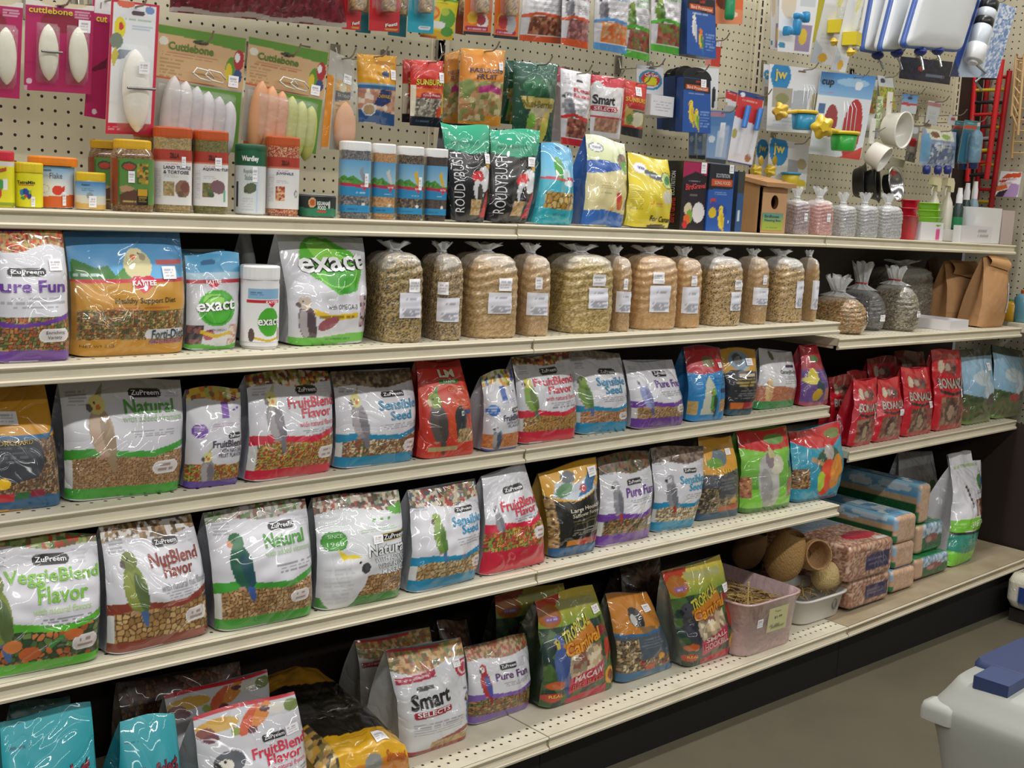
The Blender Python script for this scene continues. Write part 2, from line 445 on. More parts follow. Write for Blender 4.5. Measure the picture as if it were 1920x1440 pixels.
def _lip(nt, N, L, P):
    P.inputs['Roughness'].default_value = .38
    tc = N.new('ShaderNodeTexCoord'); n = N.new('ShaderNodeTexNoise'); n.inputs['Scale'].default_value = 5.; n.inputs['Detail'].default_value = 6.; L.new(tc.outputs['Object'], n.inputs['Vector'])
    r = N.new('ShaderNodeValToRGB'); L.new(n.outputs['Fac'], r.inputs[0])
    r.color_ramp.elements[0].position = .25; r.color_ramp.elements[0].color = (*lin('bdb298'), 1); r.color_ramp.elements[1].position = .45; r.color_ramp.elements[1].color = (*lin('d9d0b8'), 1)
    L.new(r.outputs[0], P.inputs['Base Color'])
LIP = mat('cream_enamelled_steel', _lip)
def _conc(nt, N, L, P):
    P.inputs['Roughness'].default_value = .55
    g = N.new('ShaderNodeNewGeometry'); n = N.new('ShaderNodeTexNoise'); n.inputs['Scale'].default_value = 2.2; n.inputs['Detail'].default_value = 9.; n.inputs['Roughness'].default_value = .65; L.new(g.outputs['Position'], n.inputs['Vector'])
    r = N.new('ShaderNodeValToRGB'); L.new(n.outputs['Fac'], r.inputs[0])
    r.color_ramp.elements[0].position = .3; r.color_ramp.elements[0].color = (*lin('575142'), 1); r.color_ramp.elements[1].position = .7; r.color_ramp.elements[1].color = (*lin('645d4b'), 1)
    L.new(r.outputs[0], P.inputs['Base Color'])
CONC = mat('brown_concrete', _conc)

# floor and pegboard walls
struct(MB().box((-3.5, -7, -.05), (4.5, .3, 0), '777777').build('floor', CONC))
struct(MB().box((-1.9, 0, 1.285), (2.44, .03, 2.75), 'ffffff').build('wall_back', PEG))
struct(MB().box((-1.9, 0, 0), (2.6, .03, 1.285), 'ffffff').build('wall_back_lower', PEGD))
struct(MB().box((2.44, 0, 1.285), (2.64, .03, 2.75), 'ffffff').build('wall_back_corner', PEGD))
struct(MB().box((2.62, -1.7, .0), (2.65, 0, 2.75), 'ffffff').build('wall_right', PEGY))
def upright(x, label):
    mb = MB().box((-.0165, -.004, 0), (.0165, 0, 1.42), 'd6cfb6')
    mb.box((-.035, -.0015, 0), (-.031, 0, 1.42), '7a7462')
    t = mb.build('slotted_upright', LIP, None, (x, 0, 1.32)); tag(t, label, 'shelf upright')
    sl = MB()
    for k in range(55): sl.box((-.0035, -.0046, .010 + k * .0254), (.0035, -.004, .028 + k * .0254), '14110d')
    sl.build('slot_column', DARK, t)
upright(0, 'beige slotted steel upright between the dried fruit treats and the red seed pouches')
upright(BW, 'beige slotted steel upright beside the water tubes and the cup cards')
upright(2.43, 'beige slotted steel upright at the dark corner by the red ladders')

def _tandeck(nt, N, L, P):
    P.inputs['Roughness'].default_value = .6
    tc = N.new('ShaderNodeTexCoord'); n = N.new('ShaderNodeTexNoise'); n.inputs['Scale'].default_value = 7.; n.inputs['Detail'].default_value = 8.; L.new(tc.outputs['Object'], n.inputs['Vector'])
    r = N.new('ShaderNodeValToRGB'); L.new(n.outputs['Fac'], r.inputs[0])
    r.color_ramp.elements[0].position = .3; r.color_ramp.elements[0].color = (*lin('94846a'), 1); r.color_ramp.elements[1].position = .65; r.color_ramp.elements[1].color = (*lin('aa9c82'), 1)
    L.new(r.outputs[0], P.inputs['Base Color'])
TANDECK = mat('mottled_brown_shelf', _tandeck)  # mottled brown deck without holes, darker and rougher than the cream ones
LIPPROF = [(0, 0), (-.003, -.0005), (-.0045, -.003), (-.003, -.006), (.001, -.0075), (.004, -.014), (.0035, -.0215), (-.004, -.0235), (-.0065, -.0265), (-.0055, -.032), (-.001, -.034), (.004, -.034)]
def shelf(l, k, label, deck=None):
    D = LV[l][0]; x0, z0, x1, z1 = LV[l][1][k]
    L = x1 - x0 - .003
    t = thing('gondola_shelf', label, 'shelf', (x0 + .0015, -D, z0), 0, 'cream steel gondola shelves')
    t.rotation_euler = (0, -math.atan2(z1 - z0, x1 - x0), 0)
    MB().box((0, .003, -.022), (L, D - .006, 0), 'd8d1bb').build('deck', deck or DECK, t)
    mb = MB(); P = np.array(LIPPROF)
    mb.grid([[(x, p[0], p[1]) for x in (0, L)] for p in P], 'd9d0b8', False)
    for x in (0, L): mb.add([(x, p[0], p[1]) for p in P], [np.arange(len(P))[None, :]], 'd9d0b8', False)
    mb.build('price_rail', LIP, t)
    for x in (.004, L - .012) if l != 5 else (): MB().box((x, .02, -.032), (x + .006, D - .01, -.022), 'cfc7b0').build('bracket', LIP, t)
    return t
for l, k, wh in ((1, 0, 'top shelf with the fish food tubs and turtle jars'), (1, 1, 'top shelf with the black bird food pouches and the birdhouse'), (1, 2, 'top shelf with the red and green scoops'),
                 (2, 0, 'second shelf with the two largest white and yellow feed bags'), (2, 1, 'second shelf with the row of clear grain sacks'), (2, 2, 'second shelf mounted a step lower, with the kraft paper bags'),
                 (3, 0, 'third shelf with the grey cockatiel bags'), (3, 1, 'third shelf with the budgie bags'), (3, 2, 'third shelf mounted a step lower, with the red bags'),
                 (4, 0, 'fourth shelf with the white cockatoo bag'), (4, 1, 'fourth shelf with the black safflower bag'),
                 (5, 0, 'lowest deck with the teal bags'), (5, 1, 'lowest deck with the macaw bags and the clear bin'), (5, 2, 'lowest deck with the wood shavings bales')):
    shelf(l, k, 'cream steel ' + wh, TANDECK if (l, k) == (5, 2) else None)
for x0, x1, wh in ((-BW, 0, 'below the teal bags'), (0, BW, 'below the macaw bags'), (BW, 2.38, 'below the wood shavings bales')):
    za, zb = shelfz(5, x0 + .01) - .036, shelfz(5, x1 - .01) - .036
    mb = MB(); y0, y1 = -.478, -.46
    v = np.array([(x, y, z) for x, zt in ((x0 + .001, za), (x1 - .001, zb)) for y in (y0, y1) for z in (0, zt)])
    mb.add(v, [np.array([[0, 4, 5, 1], [2, 3, 7, 6], [1, 5, 7, 3], [0, 2, 6, 4], [0, 1, 3, 2], [4, 6, 7, 5]])], '0f0c0a', False)
    tag(mb.build('base_kickplate', DARK), 'black kickplate closing the base ' + wh, 'kickplate')
tag(MB().box((2.432, -.52, .0), (2.455, -.005, .655), '2a1d16').build('end_panel', DARK), 'dark brown end panel closing the low bay beside the white litter bag', 'shelf panel')

# ---------------------------------------------------------------- builders for the goods
def bag(name, label, Z, q, lvl, d, art, side='d4d5da', y=None, tags=(), group=None, cat='bag', belly=None, m=None, cell=1.8, zmax=None, lines='9a9ca4', seed=None, back=None, wr=.004, yoff=0., top='flat', twist=0.):
    """a stand-up pouch: flat bottom, bellied front, gusseted sides, sealed top. q: top left, top right, bottom right, bottom left"""
    tl, tr, br, bl = pq(Z, *q)
    D = LV[lvl][0]
    if y is None:
        xm = ony(-D + .03, (bl[0] + br[0]) / 2, (bl[1] + br[1]) / 2)[0]; z = shelfz(lvl, xm)
        y1, y2 = onz(z, *bl)[1], onz(z, *br)[1]
        if lvl <= 2: y1 = y2 = (y1 + y2) / 2
        m_ = (y1 + y2) / 2; dy = np.clip((y2 - y1) / 2, -.007, .007)
        m_ = np.clip(m_ + yoff, -D + .012 + abs(dy), -.02 - d)
        y1, y2 = m_ - dy, m_ + dy
    else: y1 = y2 = y
    B1, B2 = ony(y1, *bl), ony(y2, *br)
    z = max(shelfz(lvl, B1[0]), shelfz(lvl, B2[0])) + .0008; B1[2] = B2[2] = z
    T1, T2 = ony((y1 + y2) / 2 + d / 2, *tl), ony((y1 + y2) / 2 + d / 2, *tr)
    if zmax is None and lvl > 1:
        up = lvl - 1 if lvl != 5 or (B1[0] < BW) else 3
        zmax = shelfz(up, (B1[0] + B2[0]) / 2) - .03
    if zmax: T1[2], T2[2] = min(T1[2], zmax), min(T2[2], zmax)
    clear_of(lvl, B1, B2, T1, T2, min(y1, y2) - .006, max(y1, y2) + d + .006, label)
    O = (B1 + B2) / 2; yaw = math.atan2(B2[1] - B1[1], B2[0] - B1[0]); R = rz(yaw).T
    bl_, br_, tl_, tr_ = (R @ (p - O) for p in (B1, B2, T1, T2))
    wd = br_[0] - bl_[0]; h = (tl_[2] + tr_[2]) / 2; yt = d / 2 + .002
    sd = seed if seed is not None else abs(hash_(label)) % 9999
    bb = belly if belly is not None else min(.22 * d, .02)
    def S(u, v):
        u = np.asarray(u, float); v = np.asarray(v, float); U = 2 * u - 1
        P = ((bl_[:, None] * (1 - u.ravel()) + br_[:, None] * u.ravel()) * (1 - v.ravel()) + (tl_[:, None] * (1 - u.ravel()) + tr_[:, None] * u.ravel()) * v.ravel()).T.reshape(*u.shape, 3)
        vv = np.clip(v, 0, 1)
        P[..., 1] = yt * vv ** 2.0 - bb * (1 - np.abs(U) ** 2.5) * np.sin(np.pi * np.clip(vv, 0, 1) ** .85) ** .9 + .16 * d * np.abs(U) ** 12 * (1 - vv)
        P[..., 1] += wr * nz(u * wd / .16, v * h / .16, sd) * np.sin(np.pi * np.clip(vv * .97 + .02, 0, 1))
        P[..., 0] -= .006 * wd * U * (1 - vv)
        P[..., 2] += .004 * np.sin(u * 5 + sd) * vv ** 8 + .004 * (1 - vv) ** 12 * (np.abs(U) ** 6)
        return P
    t = thing(name, label, cat, O, yaw, group)
    mb = MB()
    pw = math.dist(bl, br); ph = (math.dist(bl, tl) + math.dist(br, tr)) / 2
    paint(mb, S, art, pw, ph, wd / h, sd, cell=cell)
    # gusseted sides, back and base
    nv = max(8, int(ph / 7)); v = np.linspace(0, 1, nv + 1)
    edges = []
    for ue, sg in ((0, 1), (1, -1)):
        F = S(np.full(nv + 1, float(ue)), v); K = F.copy(); K[:, 1] = d - (d - yt) * v ** 2.0 + .001
        gx = sg * .22 * d * (np.sin(np.pi * (.1 + .8 * v)) * .6 + .3 * v)
        m1 = F * .65 + K * .35; m2 = F * .5 + K * .5; m3 = F * .35 + K * .65
        m1[:, 0] += gx * .55; m2[:, 0] += gx; m3[:, 0] += gx * .55
        rows = np.stack([F, m1, m2, m3, K], 1)
        q2, r2 = np.meshgrid(np.linspace(0, 1, 5), v); A = Art(q2, r2, d / h, sd + 1); A.f(side)
        mb.grid(rows, A.c); edges.append(K)
    mb.grid(np.stack([edges[0], edges[1]], 1), back or side, False)
    base = np.vstack([S(np.linspace(0, 1, 7), np.zeros(7)), edges[1][:1], edges[0][:1]])
    mb.add(base, [np.arange(len(base))[None, ::-1]], side, False)
    mb.build('printed_pouch' if cat != 'box' else 'carton', m or FILM, t)
    if lines:
        # small print panel on the gusset that faces the camera
        def G(u, v): return S(np.zeros_like(u), v) * (1 - u[..., None]) + np.stack([S(np.zeros_like(u), v)[..., 0], d - (d - yt) * v ** 2.0, S(np.zeros_like(u), v)[..., 2]], -1) * u[..., None]
    for k, g in enumerate(tags):
        u, v_, du, dv = g[:4]
        sticker(t, S, u, v_, du, dv, g[4] if len(g) > 4 else None, g[5] if len(g) > 5 else 'price_sticker')
    return t, S
FOOT = {}
def clear_of(lvl, B1, B2, T1, T2, ya, yb, label):
    """neighbours on a shelf touch but never share room: trim the newcomer's side"""
    mid = B1[0] + B2[0] + T1[0] + T2[0]
    for (b0, b1, t0, t1, a, b, lab) in FOOT.setdefault(lvl, []):
        if yb < a or ya > b: continue
        for P, Q, l0, l1 in ((B1, B2, b0, b1), (T1, T2, t0, t1)):
            ov = min(Q[0], l1) - max(P[0], l0) + .004
            if ov <= 0 or P is Q: continue
            if mid > b0 + b1 + t0 + t1: P[0] = max(P[0], l1 + .004)
            else: Q[0] = min(Q[0], l0 - .004)
            if DBG: print('TRIM', round(ov, 3), '|', label, '|', lab)
    FOOT[lvl].append((B1[0], B2[0], T1[0], T2[0], ya, yb, label))
DBG = 0
def hash_(s):
    h = 7
    for ch in s: h = (h * 31 + ord(ch)) % 1000003
    return h

def carton(name, label, Z, q, lvl, d, art, side='d4d5da', y=None, tags=(), group=None, sideart=None, zmax=None, m=None, seed=5, part='carton'):
    """a straight box. q as for bag"""
    tl, tr, br, bl = pq(Z, *q); D = LV[lvl][0]
    if y is None:
        z = shelfz(lvl, ony(-D + .03, *bl)[0]); y = float(np.clip((onz(z, *bl)[1] + onz(z, *br)[1]) / 2, -D + .01, -.02 - d))
    B1, B2, T1, T2 = ony(y, *bl), ony(y, *br), ony(y, *tl), ony(y, *tr)
    z = shelfz(lvl, (B1[0] + B2[0]) / 2) + .0008
    B1[0] = T1[0] = (B1[0] * 2 + T1[0]) / 3; B2[0] = T2[0] = (B2[0] * 2 + T2[0]) / 3; clear_of(lvl, B1, B2, T1, T2, y, y + d, label)
    x0, x1 = B1[0], B2[0]; h = (T1[2] + T2[2]) / 2 - z
    if zmax: h = min(h, zmax - z)
    wd = x1 - x0; O = np.array([(x0 + x1) / 2, y, z])
    S = lambda u, v: np.stack([(np.asarray(u) - .5) * wd, np.zeros_like(np.asarray(u, float)), np.asarray(v) * h], -1)
    SL = lambda u, v: np.stack([np.full_like(np.asarray(u, float), -wd / 2), d * (1 - np.asarray(u)), np.asarray(v) * h], -1)
    t = thing(name, label, 'box', O, 0, group)
    mb = MB(); pw, ph = math.dist(bl, br), math.dist(bl, tl)
    paint(mb, S, art, pw, ph, wd / h, seed)
    paint(mb, SL, sideart or (lambda a: a.f(side)), pw * .8, ph, d / h, seed)
    for f in ([(wd / 2, 0, 0), (wd / 2, d, 0), (wd / 2, d, h), (wd / 2, 0, h)], [(-wd / 2, d, 0), (wd / 2, d, 0), (wd / 2, d, h), (-wd / 2, d, h)],
              [(-wd / 2, 0, h), (wd / 2, 0, h), (wd / 2, d, h), (-wd / 2, d, h)], [(-wd / 2, 0, 0), (wd / 2, 0, 0), (wd / 2, d, 0), (-wd / 2, d, 0)]):
        mb.add(f, [np.array([[0, 1, 2, 3]])], side, False)
    mb.build(part, m or CARD, t)
    for g in tags: sticker(t, S, *g[:4], *(g[4:]), off=.0012)
    return t, S, (wd, d, h)

def heap(pal, seed):
    P = np.array([lin(h) for h in pal])
    def f(x, y, z):
        return P[np.random.default_rng(seed).integers(0, len(P), x.shape)]
    return f

def sack(label, Z, xl, xr, yt, yb, lvl, d, pal, tags=(), top=.5, y=None, tie='b8b4b0', group=None, n=4., fan=True, topcol=None, shape='block', tops='c6c8c8', zmax=None, name='seed_sack', fh=None):
    """a clear plastic sack of seed with a gathered, tied neck"""
    (x0, yt_), (x1, yb_) = pq(Z, xl, yt, xr, yb); D = LV[lvl][0]
    if y is None: y = -D + .03
    A, B = ony(y + d * .62, x0, yb_), ony(y + d * .14, x1, yb_)
    clear_of(lvl, A, B, A, B, y + .004, y + d - .004, label)
    wd = B[0] - A[0]; xc = (A[0] + B[0]) / 2; z = max(shelfz(lvl, A[0]), shelfz(lvl, B[0])) + .0008
    h = ony(y + d / 2, (x0 + x1) / 2, yt_)[2] - z
    if zmax is None and lvl > 1: zmax = shelfz(lvl - 1, xc) - .045
    if zmax and z + h > zmax - .02: h = zmax - .02 - z
    sd = hash_(label) % 9999
    prof = {'block': [(.94, 0), (.99, .03), (1.0, .1), (1.0, .3), (1.0, .5), (.99, .7), (.96, .82), (.88, .91), (.74, .965), (.5, .995), (.28, 1.0)],
            'round': [(.78, 0), (.92, .06), (1.0, .25), (1.0, .45), (.95, .62), (.84, .76), (.66, .88), (.42, .96), (.2, 1.0)]}[shape]
    zz = np.linspace(0, 1, 84); sc = np.interp(zz, [p[1] for p in prof], [p[0] for p in prof])
    seg = 150; t_ = arc_t(n if shape == 'block' else 2.3, wd, d, seg)
    nn = n if shape == 'block' else 2.3
    ux = np.sign(np.cos(t_)) * np.abs(np.cos(t_)) ** (2 / nn) * wd / 2; uy = np.sign(np.sin(t_)) * np.abs(np.sin(t_)) ** (2 / nn) * d / 2
    tt, vv = np.meshgrid(t_, zz)
    k = sc[:, None] * (1 + .022 * nz(np.cos(tt) * 1.6, np.sin(tt) * 1.6 + vv * 2.2, sd) + .012 * np.sin(vv * 60 + 3 * np.sin(tt * 2)) * (.3 + vv))
    P = np.stack([ux[None] * k, uy[None] * k, vv * h], -1)
    C = heap(pal, sd)(P[..., 0], P[..., 1], P[..., 2])
    lev = .8 + .05 * np.sin(tt * 3 + sd)                    # seeds reach this high, above is empty film
    mtop = np.clip((vv - lev) / .12, 0, 1)[..., None] * top
    C = C * (1 - mtop) + lin(tops) * mtop
    o = thing(name, label, 'bag', (xc, y + d / 2, z), -.2 if shape == 'block' else 0, group)
    mb = MB(); mb.grid(P, C, True, True); mb.add(P[0], [np.arange(seg)[None, ::-1]], C[0], False); mb.add(P[-1], [np.arange(seg)[None, :]], C[-1], False)
    mb.build('filled_sack', SEEDBAG, o)
    if fan:
        H = fh or (min(.06, (zmax - z - h)) if zmax else .06); H = max(H, .014)
        pr = [(.26, .05, -.006), (.13, .10, .12 * H), (.10, .10, .25 * H), (.2, .12, .55 * H), (.34, .16, H)]
        a = np.linspace(0, 2 * np.pi, 48, endpoint=False)
        P2 = np.array([[(np.cos(q) * wd * sx * (1 + .18 * math.sin(q * 9 + sd) * (zq > 0)), np.sin(q) * d * (sy if zq > 0 else sx) * (1 + .3 * math.sin(q * 7)), h + zq + (.15 * H * math.sin(q * 5 + sd) if zq > .8 * H else 0)) for q in a] for sx, sy, zq in pr])
        nk = MB().grid(P2, 'd5d8d8', True, True).build('gathered_neck', HAZY, o)
        MB().tube([(np.cos(q) * wd * .115, np.sin(q) * d * .115, h + .2 * H) for q in np.linspace(0, 2 * np.pi, 17)], .0025, tie, 6, False).build('twist_tie', PLAST, nk)
    def S(u, v):
        u = np.asarray(u, float); v = np.asarray(v, float); x = np.clip((u - .5) * 1.9, -.985, .985)
        ct = np.sign(x) * np.abs(x) ** (nn / 2); st = -np.sqrt(1 - ct ** 2)
        kk = np.interp(v, zz, sc) * (1.012 + .022 * nz(ct * 1.6, st * 1.6 + v * 2.2, sd) + .012 * np.sin(v * 60 + 3 * np.sin(np.arctan2(st, ct) * 2)) * (.3 + v))
        return np.stack([x * wd / 2 * kk, -np.abs(st) ** (2 / nn) * d / 2 * kk, v * h], -1)
    for g in tags:                                           # g[0]: place across the outline seen from the aisle
        uw = min(g[2] * 1.35, .8); sticker(o, S, float(np.clip((g[0] - .44) / .62, uw / 2 + .03, .97 - uw / 2)), g[1], uw, *g[3:], off=.0015)
    return o, S
LABEL = lambda a: (a.f('e9e9f2'), a.l(.08, .95, .82, .95, 1, '55555e', 4, True), a.l(.25, .85, .42, .78, 4, '6a6a74', 9), a.l(.08, .95, .06, .36, 4, '6a6a74', 5, True))
def grain_tags(u, v, w=.42, h=.3, su=.0, sv=.26):
    return [(u, v, w, h, LABEL, 'paper_label'), (u + su, v + sv, .2, .15)]

def jar(name, label, Z, xl, xr, ycap, ycapb, yb, y, cap, art=None, pal=None, body='e0e0da', n=4., lab=(.1, .84), capw=1., rot=-.25, shoulder=True, tags=(), group=None, cat='jar', lvl=1, span=3.6, ridged=True, cell=1.5, bw=None, solid=None, lpart='printed_label'):
    (x0, y0), (x1, y1), (_, y2) = pq(Z, xl, ycap, xr, ycapb, xl, yb)
    xm = (x0 + x1) / 2
    C0 = ony(y, xm, y2); dz = depth(C0); ta = (xm - 960) / FPX
    r = (x1 - x0) / 2 / FPX * dz * math.cos(math.atan(ta)) ** .6
    if bw: r_cap = r; r = r * bw
    else: r_cap = r * capw
    if n > 3: r *= .90; r_cap *= .92
    z = shelfz(lvl, C0[0]) + .0008
    h = ony(y, xm, y1)[2] - z; H = ony(y, xm, y0)[2] - z
    sd = hash_(label) % 999
    o = thing(name, label, cat, (C0[0], y, z), rot, group)
    rows = np.linspace(.03, 1, 80)
    pr = [(.93, 0), (.985, .012)] + [((1 if v < .88 or not shoulder else 1 - .16 * ((v - .88) / .12) ** 1.5), v * h) for v in rows]
    col = heap(pal, sd) if pal else body
    mb = MB(); mb.loft(pr, 2 * r, 2 * r, col, n, 130, arc=True)
    mb.build('jar_body', JARCL if pal else (solid or PLAST), o)
    seg = 48; t_ = np.linspace(0, 2 * np.pi, seg, endpoint=False); kn = 1 + (.012 * (np.arange(seg) % 2) if ridged else 0)
    mb = MB()
    P = np.array([np.stack([np.sign(np.cos(t_)) * np.abs(np.cos(t_)) ** (2 / max(2.2, n * .8)) * r_cap * s * kn, np.sign(np.sin(t_)) * np.abs(np.sin(t_)) ** (2 / max(2.2, n * .8)) * r_cap * s * kn, np.full(seg, zq)], 1)
                  for s, zq in ((.99, h - .001), (1.0, h + .003), (1.0, H - .003), (.97, H - .0008), (.9, H))])
    mb.grid(P, cap, False if ridged else True, True); mb.add(P[-1], [np.arange(seg)[None, :]], cap, False)
    mb.build('screw_lid', SOFTPL, o)
    def S(u, v):
        u = np.asarray(u, float); v = np.asarray(v, float); th = arc_t(n, 1, 1, 0, (.75 + (u - .5) * span / (2 * np.pi)).ravel()).reshape(u.shape)
        c, s_ = np.cos(th), np.sin(th); R = r + .0009
        return np.stack([np.sign(c) * np.abs(c) ** (2 / n) * R, np.sign(s_) * np.abs(s_) ** (2 / n) * R, (lab[0] + v * (lab[1] - lab[0])) * h], -1)
    if art:
        mb = MB(); ph = (y2 - y1) * (lab[1] - lab[0])
        paint(mb, S, art, (x1 - x0) * span / 2, ph, 2 * r * span / 2 / (h * (lab[1] - lab[0])), sd, cell=cell, off=.0006)
        mb.build(lpart, CARD, o)
    for g in tags: sticker(o, S, *g[:4], *(g[4:]), off=.0016)
    return o, S

def hook(label, x, y, z, tip=.02, col='a09a8c'):
    """a wire peg hook: back plate pressed on the board, arm, upturned tip"""
    mb = MB().tube([(x, -.002, z + .03), (x, -.006, z + .022), (x, -.012, z), (x, y, z), (x, y - .012, z + .006), (x, y - .022, z + tip)], .0019, col, 8)
    mb.box((x - .012, -.004, z - .012), (x + .012, -.0005, z + .036), col)
    return tag(mb.build('peg_hook', WIRE), label, 'hook', 'wire hooks on the pegboard')

def card(name, label, Z, q, y, art, t=.0015, group=None, hooked=None, hu=.5, hv=.965, seed=None, back='b8b2a8', tags=(), cat='card', m=None, cell=1.7, part='printed_card', yaw=0., tip=.02, bulge=0., wr=0.):
    """a flat hang card (bulge > 0: a pillow pouch). q: top left, top right, bottom right, bottom left; y: distance from the board"""
    tl, tr, br, bl = pq(Z, *q)
    cx, cy = sum(p[0] for p in (tl, tr, br, bl)) / 4, sum(p[1] for p in (tl, tr, br, bl)) / 4
    O = ony(y, cx, cy); n = np.array([math.sin(yaw), -math.cos(yaw), 0.])
    def pl(p): d = ray(*p); return CAM + d * ((O - CAM) @ n) / (d @ n)
    Q = [rz(yaw).T @ (pl(p) - O) for p in (bl, br, tl, tr)]
    sd = seed if seed is not None else hash_(label) % 9999
    wd = np.linalg.norm(Q[1] - Q[0]); h = np.linalg.norm(Q[2] - Q[0])
    def S(u, v, sg=-1.):
        u = np.asarray(u, float); v = np.asarray(v, float); a, b = u.ravel(), v.ravel()
        P = ((Q[0][:, None] * (1 - a) + Q[1][:, None] * a) * (1 - b) + (Q[2][:, None] * (1 - a) + Q[3][:, None] * a) * b).T.reshape(*u.shape, 3)
        k = t / 2
        if bulge: k = k + bulge * (1 - np.abs(2 * u - 1) ** 3) ** .7 * np.sin(np.pi * np.clip(v, 0, 1) ** 1.35) ** .75 + (wr * nz(u * wd / .07, v * h / .07, sd) * np.sin(np.pi * np.clip(v, 0, 1)) * np.sin(np.pi * np.clip(u, 0, 1)) if wr else 0)
        P[..., 1] += sg * k
        return P
    o = thing(name, label, cat, O, yaw, group)
    mb = MB(); pw = (math.dist(bl, br) + math.dist(tl, tr)) / 2; ph = math.dist(bl, tl)
    paint(mb, S, art, pw, ph, wd / h, sd, cell=cell, off=.0008)
    nb = 10 if bulge else 2
    u, v = np.meshgrid(np.linspace(0, 1, nb), np.linspace(0, 1, nb)); mb.grid(S(u, v, 1.), back)
    e = np.concatenate([np.stack([np.linspace(0, 1, nb), np.zeros(nb)], 1), np.stack([np.ones(nb), np.linspace(0, 1, nb)], 1), np.stack([np.linspace(1, 0, nb), np.ones(nb)], 1), np.stack([np.zeros(nb), np.linspace(1, 0, nb)], 1)])
    mb.grid(np.stack([S(e[:, 0], e[:, 1]), S(e[:, 0], e[:, 1], 1.)]), back, False)
    mb.build(part, m or (FILM2 if bulge else CARD), o)
    for g in tags: sticker(o, S, *g[:4], *(g[4:]), off=.0016)
    if hooked:
        p = O + rz(yaw) @ S(np.array([hu]), np.array([hv]))[0]
        hook('wire peg hook carrying ' + hooked, p[0], p[1] - .03, p[2], tip)
    return o, S, O
def blister(parent, S, u0, u1, v0, v1, dpt, name='clear_blister', m=None):
    mb = MB(); u, v = np.meshgrid(np.linspace(0, 1, 13), np.linspace(0, 1, 13))
    P = S(u0 + u * (u1 - u0), v0 + v * (v1 - v0))
    k = np.clip(np.minimum(np.minimum(u, 1 - u), np.minimum(v, 1 - v)) * 8, 0, 1) ** .5
    P[..., 1] -= .001 + dpt * k
    return mb.grid(P, 'd8dcde').build(name, m or CLEAR, parent)
# ---------------------------------------------------------------- artwork shared by one maker's white feed bags
W_ = 'd3d3d9'
FRUITTOP = ['b8452e', 'd88a3a', '8a2f38', 'c9b25a', '7a8a3c', 'e2d8c8', '6a2a34']
NUTTOP = ['8a6a48', 'a88a62', 'e0dcd8', '5f4a34', 'd8d4d0']
BIRDS = {'tiel': dict(body='8f8a90', wing='77727a', head='d8cf88', cheek='d0703c', crest='b8b488', belly='a8a2a4'),
         'tielw': dict(body='b39a80', wing='9c8468', head='dccf7c', cheek='d87038', crest='9a9478', belly='c0a48c'),
         'budgie': dict(body='7fa03c', wing='5f7434', head='cfc44a', tail='4f6a50'),
         'budgieb': dict(body='8f97c8', wing='6f74a0', head='e4e4ea', tail='54588a'),
         'amazon': dict(body='6f8f3a', wing='4f7434', head='7f9a3c', tail='4a6a9a'),
         'olive': dict(body='7a8a3a', wing='55683a', head='6f7a40', tail='4a6a9a', belly='8a9444'),
         'eclectus': dict(body='1f5a44', wing='1a4a54', head='2a6a44', beak='c88a6a', tail='3a5a9a'),
         'grey': dict(body='86868c', wing='6a6a72', head='a0a0a6', tail='a03030', beak='38383c', face='d8d8da'),
         'macawr': dict(body='a8303a', wing='44509a', head='b03038', tail='8a2a3a', face='e6dcd8'),
         'macawb': dict(body='4a5f9a', wing='3c5088', head='4a60a0', tail='34447c', beak='28282c', face='c8b84a'),
         'lovebird': dict(body='3f9a4a', wing='2f8040', head='7fa84a', belly='58a04a', beak='b04a3a'),
         'cocka': dict(body='dedee0', wing='c6c8ca', head='e6e6e6', beak='3c3c40', crest='e0c83a', tail='c8cacc'),
         'canary': dict(body='e8cc3a', wing='d0b030', head='ecd44a', tail='c8a830', beak='d09060'),
         'conure': dict(body='e08a2a', wing='3a8a4a', head='ea7a24', tail='3a6aa8', belly='eab83a'),
         'black': dict(body='3a3a44', wing='2a2a34', head='44444c', tail='2a2a34', beak='1c1c20')}
def brd(a, u, v, h, kind, **k): return a.bird(u, v, h, **{**BIRDS[kind], **k})
